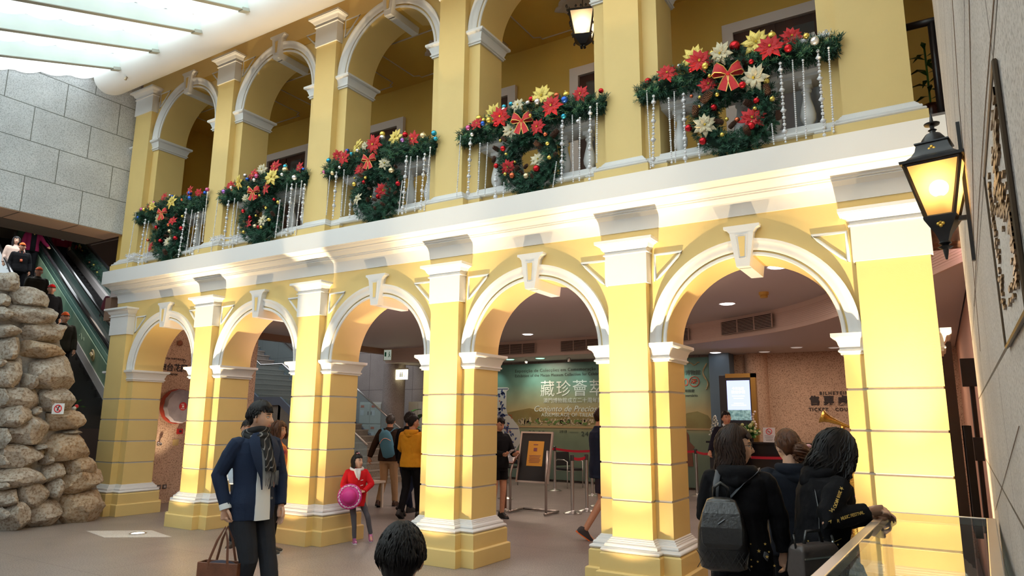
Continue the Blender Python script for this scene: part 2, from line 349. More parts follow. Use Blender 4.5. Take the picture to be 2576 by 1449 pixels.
# ------------------------------------------------------------------ gallery balustrades
SIL = mat('white_sill', (.80, .80, .80), .4)
def balustrade(i):
    x0 = PB*i+WW; x1 = PB*(i+1)-WW; n = 5
    t = empty('balustrade', f'white stone balustrade behind the {["leftmost","second","third","fourth","rightmost"][i]} garland', 'balustrade', group='gallery balustrades')
    m = MB(); m.box(x0-.03, x1+.03, A-.02, B, 4.1, 4.3); tag(m.build('parapet', YEL, t), 'yellow low parapet')
    m = MB(); m.loft([[(x, A-.02-e, z) for e, z in ((-.3, 4.29), (.055, 4.29), (.068, 4.305), (.066, 4.325), (.05, 4.34), (.02, 4.345), (-.02, 4.41), (-.06, 4.42), (-.3, 4.42))] for x in (x0-.01, x1+.01)]); m.build('base_rail', SIL, t, smooth=.5)
    m = MB(); m.loft([[(x, y, z) for y, z in ((.16, 4.93), (.44, 4.93), (.44, 4.96), (.47, 4.985), (.47, 5.03), (.49, 5.05), (.49, 5.11), (.11, 5.11), (.11, 5.05), (.13, 5.03), (.13, 4.985), (.16, 4.96))] for x in (x0-.01, x1+.01)]); m.build('top_rail', SIL, t, smooth=.3)
    bal = MB(); bal.box(-.06, .06, -.06, .06, 0, .03); bal.lathe([(.055, .03), (.05, .045), (.036, .055), (.045, .07), (.07, .12), (.074, .17), (.062, .24), (.04, .33), (.034, .38), (.036, .40), (.048, .41), (.05, .425), (.038, .435), (.042, .45), (.055, .465)], 16); bal.box(-.06, .06, -.06, .06, .465, .515)
    o = bal.build('baluster', SIL, t, smooth=.6)
    for k in range(n):
        x = x0+(x1-x0)*(k+.5)/n
        if k: o = o.copy(); COL.objects.link(o)
        o.location = (x, .3, 4.418)
for i in range(5): balustrade(i)
# ------------------------------------------------------------------ setting
GRN = stone('floor_granite', (.225, .19, .17), (.33, .29, .265), (.135, .115, .105), 70, .38, brick=(2.6, 1.3, .4, .2, .004, .5), axes='XY', jc=(.16, .13, .12))
PLAS = mat('lobby_plaster', (.66, .58, .56), .7)
SPK = stone('speckled_wall', (.58, .40, .28), (.66, .48, .35), (.25, .15, .10), 45, .8)
GRY = stone('grey_granite', (.50, .52, .54), (.60, .62, .64), (.33, .35, .37), 55, .8, brick=(.914, .612, -1.149, 4.898, .007, .5), axes='YZ', jc=(.17, .18, .17))
RWL = stone('beige_granite', (.50, .45, .41), (.60, .55, .51), (.30, .26, .23), 110, .8, brick=(1.3, .4545, -3.9, 1.81, .006, .5), axes='YZ', jc=(.10, .075, .06))
def struct(name, mb, m, **k): o = mb.build(name, m, **k); o['kind'] = 'structure'; return o
struct('floor', MB().box(-16, 13, -11, 14, -.2, 0), GRN)
# right granite wall, slightly off square
m = MB(); m.loft([[(12.37, -.06, z), (12.372-.026*10, -10, z), (13, -10, z), (13, -.06, z)] for z in (0, 9.5)]); struct('wall_right', m, RWL, bevel=.012)
m = MB(); m.box(12.52, 13, -.06, 11, 0, 9.5); struct('wall_right_lobby', m, mat('peach_plaster', (.72, .42, .30), .7))
# stone bridge wall at the left, above the escalators
struct('wall_left', MB().box(-1.75, -.45, -10, .1, 4.9, 9), GRY)
m = MB()
for y in (-1.6, -.69, .2, -2.5, -3.4): m.box(-1.74, -.46, y-.006, y+.006, 4.886, 4.9)
m.box(-1.76, -1.1, -10, .1, 4.885, 4.9)
struct('trim_1', m, mat('shaded_joint', (.16, .12, .09), .8))
struct('ceiling_bridge', MB().box(-1.74, -.455, -10, .1, 4.892, 4.8995), mat('tan_soffit', (.62, .40, .27), .7))
# lobby side walls and back wall
struct('wall_left_lobby', MB().box(-.70, -.64, .75, 3.4, 0, 3.6), SPK)
struct('wall_back', MB().box(7.62, 12.9, 10.45, 10.6, 0, 3.6), SPK)
struct('wall_back_left', MB().box(-16, 7.62, 10.15, 10.3, 0, 9.0), stone('lobby_granite', (.36, .31, .28), (.42, .37, .34), (.25, .20, .18), 60, .8, brick=(.9, 1.2, 0, .1, .006, 0), axes='XZ', jc=(.15, .12, .11)))
BC = [(-1.6, 8.65), (0, 8.65), (2.3, 8.62), (4, 8.57), (5.33, 8.45), (6.5, 8.15), (7.65, 7.62), (8.7, 7.0), (9.63, 6.35), (10.3, 5.65), (10.87, 4.8), (11.4, 3.8), (11.9, 2.6), (12.5, 1.2)]
def smooth_curve(p, n=4):
    out = []
    for i in range(len(p)-1):
        p0, p1, p2, p3 = p[max(0, i-1)], p[i], p[i+1], p[min(len(p)-1, i+2)]
        for k in range(n):
            t = k/n; out.append(tuple(.5*((2*p1[j])+(-p0[j]+p2[j])*t+(2*p0[j]-5*p1[j]+4*p2[j]-p3[j])*t*t+(-p0[j]+3*p1[j]-3*p2[j]+p3[j])*t**3) for j in range(len(p1))))
    out.append(tuple(p[-1])); return out
BS = smooth_curve(BC)
m = MB(); n = len(BS)
m.add([(x, .6, 3.6) for x, y in BS]+[(x, y, 3.6) for x, y in BS], [(k, k+1, n+k+1, n+k) for k in range(n-1)])
m.box(-1.6, 13, .6, 12, 3.9, 4.05)
struct('ceiling', m, PLAS)
m = MB(); m.add([(x, y, 3.2) for x, y in BS]+[(x, 11, 3.2) for x, y in BS], [(k, k+1, n+k+1, n+k) for k in range(n-1)])
struct('ceiling_low', m, PLAS)
m = MB(); m.sweep(BS, [(0.004, 3.19), (0.004, 3.24)]+[(q, 3.24+.3*(k+q2)/10) for k in range(10) for q, q2 in ((.008, 0), (.008, .7), (0, .75), (0, .95))]+[(0, 3.6), (-.02, 3.6), (-.02, 3.19), (0, 3.19)])
struct('trim_2', m, mat('bulkhead_plaster', (.72, .56, .47), .6))
struct('ceiling_edge', MB().box(-1.75, -1.55, .6, 10.2, 3.45, 3.9), mat('brown_soffit', (.36, .22, .15), .7))
struct('window_1', MB().box(-15.79, -15.7, .5, 6.5, 5.6, 7.5), emis('bright_window', (.85, .95, 1.0), 1.6))
# gallery interior
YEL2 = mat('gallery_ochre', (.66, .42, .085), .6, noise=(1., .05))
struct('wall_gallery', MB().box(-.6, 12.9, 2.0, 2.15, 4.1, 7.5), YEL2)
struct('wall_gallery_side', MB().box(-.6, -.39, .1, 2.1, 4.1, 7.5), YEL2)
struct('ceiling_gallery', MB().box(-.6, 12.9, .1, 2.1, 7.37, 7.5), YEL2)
struct('floor_gallery', MB().box(-.6, 12.51, .15, 2.1, 4.05, 4.3), mat('gallery_floor', (.35, .30, .26), .5))
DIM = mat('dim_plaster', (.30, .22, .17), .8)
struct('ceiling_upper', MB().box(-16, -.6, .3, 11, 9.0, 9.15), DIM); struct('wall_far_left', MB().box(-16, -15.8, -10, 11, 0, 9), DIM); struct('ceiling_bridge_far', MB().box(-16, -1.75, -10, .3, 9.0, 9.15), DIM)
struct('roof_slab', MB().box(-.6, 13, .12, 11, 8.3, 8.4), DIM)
# lines of the gallery ceiling, plaster rosettes
GW = mat('gallery_white', (.60, .52, .46), .7)
for i in range(5):
    cx = PB*(i+.5); m = MB(); xa, xb, ya, yb = cx-.95, cx+.95, .78, 1.85; q = .10
    P = [(xa+q, ya), (xb-q, ya), (xb-q, ya+q*.6), (xb, ya+q), (xb, yb-q), (xb-q, yb-q*.6), (xb-q, yb), (xa+q, yb), (xa+q, yb-q*.6), (xa, yb-q), (xa, ya+q), (xa+q, ya+q*.6)]
    m.tube([(x, y, 7.368) for x, y in P], .012, 6, close=True)
    o = m.build(f'trim_{i+3}', GW, smooth=True); o['kind'] = 'structure'
    m = MB(); pr = []
    for k in range(32):
        a = 2*pi*k/32; r = .20+.07*abs(cos(2*a))+.03*cos(8*a); pr.append((cx+r*cos(a)*1.15, 1.3+r*sin(a)))
    m.loft([[(x, y, 7.372) for x, y in pr], [(x, y, 7.352) for x, y in pr], [(cx+(x-cx)*.8, 1.3+(y-1.3)*.8, 7.34) for x, y in pr]])
    r = m.build('ceiling_rosette', GW)
    tag(r, f'white plaster rosette on the gallery ceiling of the {["leftmost","second","third","fourth","fifth"][i]} bay', 'rosette', 'gallery ceiling rosettes')
# gallery doors
WOOD = mat('dark_wood', (.055, .018, .010), .4, noise=(6, .3))
for k in range(5):
    x0 = [.93, 3.22, 5.5, 7.83, 10.09][k]; x1 = x0+1.38
    t = bpy.data.objects.new(f'door_{k+1}', None); COL.objects.link(t); t['kind'] = 'structure'
    m = MB(); m.loft([[(x0, y, 4.3), (x0, y, 6.785), (x1, y, 6.785), (x1, y, 4.3), (x1-.14, y, 4.3), (x1-.14, y, 6.645), (x0+.14, y, 6.645), (x0+.14, y, 4.3)] for y in (1.93, 2.01)]); m.build('door_frame', mat('door_surround', (.72, .63, .58), .6), t)
    m = MB(); m.box(x0+.13, x1-.13, 1.985, 2.03, 4.3, 6.65)
    for s in (0, 1):
        a = x0+.14+s*.55; m.box(a+.03, a+.52, 1.965, 1.99, 6.20, 6.62)
    m.build('door_leaf', WOOD, t)
    for s in (0, 1):
        a = x0+.14+s*.55; m = MB(); m.box(a+.12, a+.43, 1.955, 1.966, 6.28, 6.52); m.box(a+.12, a+.43, 1.975, 1.986, 4.9, 6.0); m.build('door_pane', glass('dark_pane', (.3, .3, .3), .3), t)
# ------------------------------------------------------------------ glazed roof
RAF = mat('rafter_paint', (.70, .80, .77), .5, noise=(2, .05))
FAB = bpy.data.materials.new('blind_fabric'); FAB.use_nodes = True; nt = FAB.node_tree; nt.nodes.clear()
a = nd(nt, 'ShaderNodeBsdfTranslucent'); a.inputs[0].default_value = (.93, .96, .95, 1); b = nd(nt, 'ShaderNodeBsdfDiffuse'); b.inputs[0].default_value = (.9, .92, .9, 1)
x = nd(nt, 'ShaderNodeMixShader'); x.inputs[0].default_value = .3; nt.links.new(a.outputs[0], x.inputs[1]); nt.links.new(b.outputs[0], x.inputs[2])
o = nd(nt, 'ShaderNodeOutputMaterial'); nt.links.new(x.outputs[0], o.inputs[0])
def zr(y): return 7.335+.335*(y+.95)
RX = [.937+1.09*k for k in range(-2, 12)]
ordn = ['nearest the stone wall', 'second from the stone wall', 'third from the stone wall', 'fourth from the stone wall']
for k, x in enumerate(RX):
    if k in (0, 1): continue
    t = empty('roof_rafter', f'pale green steel roof rafter ending on the white pipe, {ordn[k-2] if k < 6 else "further right"}' if k < 6 else 'pale green steel roof rafter over the atrium, right of the view', 'rafter', group='roof rafters')
    m = MB(); m.loft([[(x-.03, y, zr(y)), (x+.03, y, zr(y)), (x+.03, y, zr(y)+.25), (x-.03, y, zr(y)+.25)] for y in (-.98, -10)]); m.build('beam', RAF, t)
    m = MB(); m.loft([[(x-.045, y, zr(y)-.012), (x+.045, y, zr(y)-.012), (x+.045, y, zr(y)), (x-.045, y, zr(y))] for y in (-1.1, -10)]); m.loft([[(x-.05, y, zr(y)-.03), (x+.05, y, zr(y)-.03), (x+.05, y, zr(y)+.02), (x-.05, y, zr(y)+.02)] for y in (-.98, -1.14)]); tag(m.build('bottom_flange', mat('rafter_grey', (.42, .44, .40), .6), t), 'grey lower flange')
for k in range(len(RX)-1):
    x0, x1 = RX[k]+.02, RX[k+1]-.02; m = MB(); rows = []; N = 176
    for j in range(N+1):
        y = -.75-9.3*j/N; z = zr(y)+.27-.055*abs(sin(pi*(y+.75)/.425)); rows.append([(x0, y, z), (x1, y, z), (x1, y, z+.004), (x0, y, z+.004)])
    if k < 2:
        continue
    m.loft(rows); o = m.build('roof_blind', FAB, smooth=.5)
    tag(o, 'scalloped white fabric roof blind between two rafters' if k > 5 else f'scalloped white fabric roof blind right of the rafter {ordn[k-2]}', 'roof blind', 'roof blinds')
m = MB(); rows = []
for j in range(121):
    y = -.75-9.3*j/120; z = zr(y)+.25-.05*abs(sin(pi*(y+.75)/.425)); rows.append([(-.43, y, z), (.91, y, z), (.91, y, z+.004), (-.43, y, z+.004)])
m.loft(rows); o = m.build('roof_blind', FAB, smooth=.5); tag(o, 'end strip of scalloped white roof blind against the grey stone wall', 'roof blind', 'roof blinds')
m = MB(); m.loft([[(x, -.76, 7.68), (x, -.30, 8.35), (x, -.28, 8.40), (x, -.80, 7.72)] for x in (-.6, 13)]); struct('ceiling_sun_closure', m, mat('pipe_white', (.80, .79, .79), .4))  # added closing strip, keeps direct sun off the upper pilasters
# round white pipe
m = MB(); m.tube([(.02, -.78, 7.42), (.05, -.78, 7.42), (.1, -.78, 7.42), (.18, -.78, 7.42), (.3, -.78, 7.42), (12.3, -.78, 7.42)], [.12, .19, .235, .265, .275, .275], 40)
pp = m.build('round_pipe', mat('pipe_white', (.80, .79, .79), .4), smooth=.9); tag(pp, 'long round white pipe beam along the edge of the glass roof', 'pipe')
m = MB(); m.tube([(1.0, -.93, 7.19), (1.02, -.95, 7.15)], .018, 10); m.sph((1.02, -.952, 7.14), .022); m.build('sprinkler_head', mat('old_brass', (.5, .4, .28), .4, .8), pp, smooth=True)
DECO = {
 0: ("R,-0.11,5.32,0.071 R,0.59,5.31,0.085 G,-0.3,5.16,0.072 G,0.27,5.15,0.101 R,0.83,5.24,0.068 W,0.0,5.0,0.094 R,0.29,4.83,0.07 C,-0.16,4.92,0.071 C,0.16,4.49,0.085 R,-0.25,4.44,0.071 R,-0.48,5.23,0.048 m,-0.73,5.19,0.035 g,-0.6,5.16,0.032 m,-0.36,5.25,0.031 b,-0.79,5.05,0.029 s,0.06,5.32,0.023 b,0.16,5.28,0.028 b,0.61,5.27,0.038 b,0.99,5.22,0.032 m,1.03,5.27,0.035 b,0.72,5.15,0.038 o,0.52,5.15,0.022 g,0.47,4.89,0.025 g,-0.12,4.91,0.025 r,-0.17,4.78,0.031 o,0.19,4.77,0.03 r,0.48,4.68,0.038 c,0.22,4.66,0.036 r,0.39,4.52,0.038 r,-0.08,4.54,0.036 o,-0.37,4.58,0.028 n,0.18,4.3,0.062 n,0.06,4.61,0.042 n,0.28,4.94,0.042 n,0.13,4.89,0.042",
    "-0.84,5.18,-1.08,4.17 -0.53,5.0,-0.72,4.18 -0.44,4.95,-0.59,4.18 -0.41,4.54,-0.47,4.19 0.65,5.01,0.42,4.19 0.79,4.96,0.64,4.19 0.88,4.89,0.75,4.19 0.95,4.9,0.84,4.18 1.07,4.94,0.99,4.21 1.12,5.21,1.09,4.38"),
 1: ("R,-0.64,5.2,0.073 G,-0.39,5.19,0.094 R,-0.15,5.3,0.093 C,0.06,5.34,0.078 R,0.35,5.33,0.097 G,0.4,5.13,0.111 R,0.24,5.0,0.09 W,-0.01,4.97,0.099 R,0.86,5.23,0.075 C,-0.24,4.92,0.064 C,0.23,4.5,0.083 R,-0.18,4.51,0.077 p,-0.78,5.12,0.039 s,-0.59,5.15,0.026 t,-0.52,5.26,0.031 w,-0.34,5.32,0.031 b,-0.17,5.2,0.031 r,-0.02,5.27,0.038 m,0.05,5.21,0.035 s,0.02,5.15,0.028 t,0.58,5.29,0.037 c,0.62,5.22,0.044 s,0.6,5.14,0.027 s,0.84,5.06,0.039 b,0.94,5.19,0.026 r,-0.24,4.71,0.03 r,-0.14,4.61,0.03 g,-0.12,5.06,0.023 g,0.12,4.9,0.02 r,0.06,4.89,0.028 r,0.38,4.81,0.025 g,0.48,4.75,0.029 g,0.29,4.68,0.022 g,-0.01,4.62,0.02 g,0.36,4.49,0.029 c,0.0,4.45,0.035 r,0.13,4.41,0.032 g,0.22,4.39,0.025 g,-0.18,4.37,0.025 n,-0.18,5.03,0.038 n,0.4,4.58,0.046 n,0.02,4.67,0.037 n,0.22,4.71,0.031",
    "-0.91,5.07,-1.05,4.18 -0.65,4.97,-0.75,4.18 -0.5,4.98,-0.61,4.18 -0.42,4.91,-0.52,4.18 -0.36,4.56,-0.44,4.21 0.57,4.78,0.44,4.19 0.69,5.02,0.59,4.19 0.8,4.99,0.69,4.18 0.89,4.98,0.79,4.19 1.01,5.0,0.88,4.19 1.06,4.94,0.99,4.39"),
 2: ("R,-0.72,5.25,0.078 R,-0.5,5.15,0.092 G,-0.33,5.3,0.102 C,-0.15,5.26,0.056 R,0.04,5.23,0.12 G,0.36,5.29,0.103 R,0.7,5.18,0.091 R,-0.23,4.96,0.091 W,-0.03,5.02,0.095 C,0.21,4.95,0.079 R,0.21,4.57,0.098 C,-0.23,4.52,0.075 t,-0.9,5.22,0.036 m,-0.95,5.05,0.028 c,-0.77,5.0,0.033 b,-0.52,5.28,0.033 s,-0.6,5.04,0.022 t,-0.36,5.18,0.024 s,-0.24,5.2,0.025 g,0.14,5.38,0.039 s,0.14,5.33,0.039 r,0.53,5.29,0.038 p,0.54,5.19,0.029 c,0.83,5.21,0.043 t,0.99,5.22,0.037 t,1.03,5.13,0.03 g,-0.28,4.73,0.031 r,-0.15,4.75,0.03 c,0.34,4.82,0.04 r,0.44,4.63,0.034 r,0.11,4.51,0.035 g,-0.03,4.53,0.016 g,-0.35,4.85,0.016 g,-0.11,4.8,0.025 n,0.25,5.05,0.031 n,0.38,4.88,0.03 n,-0.18,4.84,0.036 n,0.31,4.7,0.022 n,0.41,4.69,0.026 n,-0.07,4.65,0.035 n,0.4,4.51,0.03 n,-0.09,4.5,0.035 n,0.03,4.48,0.035 n,0.11,4.33,0.035 n,0.24,4.37,0.039 n,-0.21,5.12,0.027",
    "-0.8,4.97,-0.86,4.39 -0.67,5.01,-0.73,4.33 -0.53,5.01,-0.57,4.33 -0.44,4.91,-0.52,4.34 -0.39,4.56,-0.41,4.28 -0.22,4.37,-0.26,4.22 0.55,4.66,0.43,4.2 0.61,4.99,0.51,4.2 0.69,4.96,0.56,4.19 0.77,4.95,0.74,4.19 0.91,4.96,0.81,4.19 1.02,5.03,0.85,4.18"),
 3: ("R,-0.65,5.16,0.074 G,-0.43,5.24,0.112 R,-0.29,5.15,0.105 C,-0.09,5.28,0.082 G,0.23,5.32,0.118 R,0.4,5.12,0.111 R,0.73,5.21,0.088 C,-0.18,4.98,0.093 W,-0.0,5.03,0.119 R,0.19,4.93,0.085 C,0.18,4.55,0.09 R,-0.21,4.52,0.081 m,-0.79,5.14,0.037 s,-0.73,5.04,0.024 g,-0.66,5.25,0.041 g,-0.55,5.18,0.026 b,-0.55,5.13,0.03 g,-0.46,5.15,0.034 t,-0.29,5.31,0.03 w,-0.28,5.26,0.03 t,-0.19,5.32,0.03 r,-0.35,5.07,0.032 r,0.09,5.31,0.035 s,0.07,5.25,0.027 s,0.21,5.22,0.036 o,0.42,5.28,0.032 g,0.55,5.25,0.039 b,0.56,5.16,0.041 t,0.52,4.99,0.032 s,0.69,4.9,0.026 r,0.96,5.21,0.029 g,-0.34,4.89,0.022 r,-0.26,4.75,0.033 g,-0.23,4.68,0.021 g,0.12,5.07,0.019 o,0.3,4.81,0.025 g,0.33,4.69,0.024 g,0.35,4.52,0.026 r,0.19,4.42,0.04 r,-0.36,4.56,0.031 g,-0.23,4.43,0.021 o,-0.14,4.4,0.035 c,0.05,4.36,0.036 g,-0.14,4.58,0.019 n,0.24,5.07,0.052 n,-0.27,4.88,0.044 n,-0.4,4.8,0.049 n,-0.43,4.67,0.044 n,0.39,4.82,0.061 n,0.2,4.71,0.062 n,0.4,4.56,0.037 n,-0.12,4.49,0.053 n,0.01,4.5,0.038 n,-0.05,4.43,0.038 n,0.13,4.34,0.033",
    "-0.89,5.08,-0.99,4.28 -0.75,5.02,-0.81,4.26 -0.61,4.92,-0.66,4.24 -0.49,4.9,-0.57,4.22 -0.4,4.49,-0.4,4.2 -0.27,4.36,-0.3,4.18 0.45,4.48,0.33,4.18 0.51,4.96,0.47,4.19 0.62,4.99,0.63,4.19 0.73,4.94,0.69,4.19 0.86,5.04,0.81,4.18 0.94,5.06,0.9,4.36"),
 4: ("R,-0.62,5.18,0.092 G,-0.34,5.28,0.12 R,-0.27,5.2,0.113 C,-0.06,5.22,0.1 G,0.28,5.26,0.115 R,0.41,5.15,0.113 R,0.6,5.25,0.09 R,-0.21,4.96,0.089 C,0.24,4.89,0.114 C,-0.25,4.51,0.1 R,0.2,4.49,0.107 W,-0.0,4.98,0.134 r,-0.85,5.17,0.036 r,-0.36,5.12,0.024 p,-0.7,5.21,0.02 w,-0.5,5.24,0.02 g,-0.21,5.12,0.034 g,-0.15,5.27,0.03 g,-0.03,5.31,0.032 r,0.07,5.29,0.054 g,0.42,5.3,0.043 r,0.57,5.09,0.038 s,0.8,5.11,0.041 g,0.73,5.19,0.03 r,0.23,5.05,0.026 r,0.13,4.84,0.035 g,0.34,4.85,0.036 g,-0.18,5.02,0.021 o,-0.39,4.88,0.019 g,-0.29,4.82,0.019 g,-0.12,4.81,0.023 r,-0.17,4.7,0.036 g,-0.3,4.72,0.017 r,0.25,4.65,0.03 g,0.39,4.64,0.026 g,0.23,4.58,0.022 r,-0.43,4.54,0.038 g,-0.05,4.55,0.021 o,0.05,4.52,0.027 r,0.19,4.4,0.038 g,-0.09,4.38,0.025 r,-0.28,4.35,0.038 n,-0.22,4.8,0.074 n,0.35,4.74,0.06 n,0.17,4.66,0.061 n,-0.34,4.68,0.063 n,0.43,4.48,0.05 n,-0.13,4.54,0.052 n,-0.0,4.48,0.046 n,0.15,4.36,0.061 n,0.16,5.1,0.046 n,-0.13,5.06,0.032",
    "-0.87,5.06,-0.83,4.18 -0.76,4.99,-0.84,4.21 -0.63,4.92,-0.61,4.18 -0.55,4.97,-0.59,4.19 -0.46,4.93,-0.48,4.18 -0.34,4.36,-0.33,4.19 0.36,4.41,0.38,4.19 0.48,5.01,0.48,4.18 0.6,5.0,0.57,4.18 0.7,4.98,0.64,4.19 0.82,5.04,0.81,4.19 0.92,5.04,0.88,4.19"),
}
# ------------------------------------------------------------------ garlands, wreaths, beads
NEED = mat('pine_needles', (.012, .075, .045), .6, noise=(9, .5), col2=(.03, .13, .07))
TWIG = mat('twig_brown', (.05, .03, .015), .8)
PET = {'R': mat('red_velvet', (.62, .006, .012), .6, sheen=.3, noise=(25, .3)), 'G': mat('yellow_glitter', (.85, .66, .16), .4, .25, noise=(25, .3)), 'C': mat('champagne_petal', (.70, .62, .42), .5, .1, noise=(25, .25))}
BALL = {'r': ('red', (.60, .02, .03)), 'g': ('gold', (.80, .62, .14)), 'p': ('purple', (.40, .18, .60)), 'w': ('white', (.85, .83, .80)), 's': ('silver', (.78, .79, .82)), 'o': ('copper', (.75, .18, .08)), 'm': ('pink', (.65, .14, .35)), 'b': ('blue', (.04, .14, .60)), 't': ('turquoise', (.05, .42, .62)), 'c': ('champagne', (.80, .68, .42))}
def needles(mb, path, rad, cnt, seed, ln=.055):
    rnd = random.Random(seed); n = len(path)
    for k in range(cnt):
        u = rnd.random()*(n-1); i = int(u); f = u-i; p = V(path[i]).lerp(V(path[i+1]), f); r = rad[i]*(1-f)+rad[i+1]*f
        t = (V(path[i+1])-V(path[i])).normalized(); a = rnd.random()*2*pi
        x = t.orthogonal().normalized(); y = t.cross(x); d = x*cos(a)+y*sin(a)
        q = p+d*r*rnd.uniform(.55, .95); tip = (d*rnd.uniform(.6, 1)+t*rnd.uniform(-.7, .7)+V((rnd.uniform(-.3, .3), rnd.uniform(-.4, .1), rnd.uniform(-.35, .3)))).normalized()
        L = ln*rnd.uniform(.7, 1.3); s1 = tip.orthogonal().normalized(); s2 = tip.cross(s1)
        for j in range(11):
            b = q+tip*L*(j/11); aa = j*2.4+rnd.random(); dd = (tip*.75+(s1*cos(aa)+s2*sin(aa))*.8).normalized(); w = tip.cross(dd).normalized()*.0042
            e = b+dd*L*.8; m_ = b+dd*L*.3
            mb.add([b, m_+w, e, m_-w], [(0, 1, 2, 3)])
gp = [(-1.0+2.0*k/24, -.005-.02*sin(pi*k/24), 5.075+.055*sin(pi*k/24)) for k in range(25)]
gr = [.035+.10*sin(pi*min(1, max(0, (k+.6)/25.2)))**.6 for k in range(25)]
wp = [(.41*.74*cos(2*pi*k/28), -.02, 4.60+.41*.74*sin(2*pi*k/28)) for k in range(29)]
wr = [.108]*29
FC = mat('foliage_core', (.006, .03, .018), .9)
m = MB(); m.tube(gp, [r*.5 for r in gr], 10); m.mi = 1; needles(m, gp, gr, 1300, 1, .056); GF = m.build('foliage', [FC, NEED]); 
m = MB(); m.tube(wp[:-1], .055, 10, close=True); m.mi = 1; needles(m, wp, wr, 1250, 2, .048); WF = m.build('foliage', [FC, NEED])
def poin(mt, seed):
    rnd = random.Random(seed); m = MB()
    for lay, (n, L, up) in enumerate(((6, 1.0, .12), (6, .8, .35), (5, .5, .6))):
        for k in range(n):
            a = 2*pi*(k+.5*lay)/n+rnd.uniform(-.15, .15); w = .27*L; rows = []
            for j in range(6):
                u = j/5; ww = w*sin(pi*min(1, .08+u*.92)**.75)*(1 if j < 5 else .02)+.004; r = .08+L*u; z = up*L*u-.25*L*u*u+rnd.uniform(-.02, .02)
                rows.append([(r, -ww, z-.05*L), (r, -ww*.4, z+.035), (r, 0, z-.02), (r, ww*.4, z+.035), (r, ww, z-.05*L)])
            c, s = cos(a), sin(a); vs = [(x*c-y*s, x*s+y*c, z) for R in rows for x, y, z in R]; fs = []
            for j in range(5):
                for q in range(4): b = j*5+q; fs.append((b, b+1, b+6, b+5))
            m.add(vs, fs)
    o = m.build('poinsettia', mt, smooth=True)
    h = MB()
    for k in range(7): h.sph((.07*cos(k*.9)*(k > 0), .07*sin(k*.9)*(k > 0), .12), .04, 6, 4)
    h.build('flower_centre', mat('flower_yellow', (.75, .55, .05), .5), o, smooth=True)
    return o
PO = {k: poin(PET[k], 5+i) for i, k in enumerate('RGC')}
def ballp(k):
    nm, c = BALL[k]; m = MB(); m.sph((0, 0, 0), 1, 16, 10); o = m.build('bauble', mat(nm+'_bauble', c, .16, .75), smooth=True); o['label'] = f'{nm} bauble'
    m = MB(); m.lathe([(.22, .93), (.22, 1.16), (.1, 1.18), (.1, 1.3)], 8); m.build('bauble_cap', mat('cap_gold', (.7, .55, .3), .3, 1.), o); return o
BA = {k: ballp(k) for k in BALL}
m = MB()
for j in range(9):
    zz = -.8+.2*j; r = .75*sqrt(max(.05, 1-(zz*.8+.1)**2))
    for k in range(9):
        a = 2*pi*(k+.5*(j % 2))/9; m.T = TR(rz=a) @ TR(r*.75, 0, zz, ry=-.5); m.sph((0, 0, 0), .28, 6, 4, (1, .8, .35))
m.T = M4.Identity(4); m.sph((0, 0, 0), .75, 8, 6, (.85, .85, 1.1))
CONE = m.build('pine_cone', mat('cone_brown', (.085, .035, .018), .7, noise=(8, .5)))
def bow():
    m = MB(); g = MB()
    def strip(pts, w, dirw):
        dw = V(dirw).normalized(); P = [V(p) for p in pts]; n = len(P)
        rows = [[p-dw*ww, p+dw*ww] for p, ww in zip(P, w)]
        vs = [q for r in rows for q in r]; m.add(vs, [(2*k, 2*k+1, 2*k+3, 2*k+2) for k in range(n-1)])
        for s in (0, 1): g.tube([r[s] for r in rows], .035, 5)
    for s in (-1, 1):
        L = [(0, -.12, 0), (s*.35, -.32, .28), (s*.8, -.28, .5), (s*1.0, -.05, .42), (s*.85, .12, .25), (s*.4, .05, .1), (0, -.05, 0)]
        strip(L, [.08, .25, .36, .38, .34, .2, .08], (-.3*s, 0, 1))
        strip([(0, -.14, 0), (s*.15, -.24, -.4), (s*.32, -.2, -.85), (s*.45, -.24, -1.25)], [.07, .2, .27, .3], (1, 0, .45*s))
    m.sph((0, -.16, 0), .16, 8, 6); o = m.build('bow', PET['R'], smooth=True)
    g.build('gold_edging', mat('gold_cord', (.75, .5, .15), .35, .7), o); return o
BOW = bow()
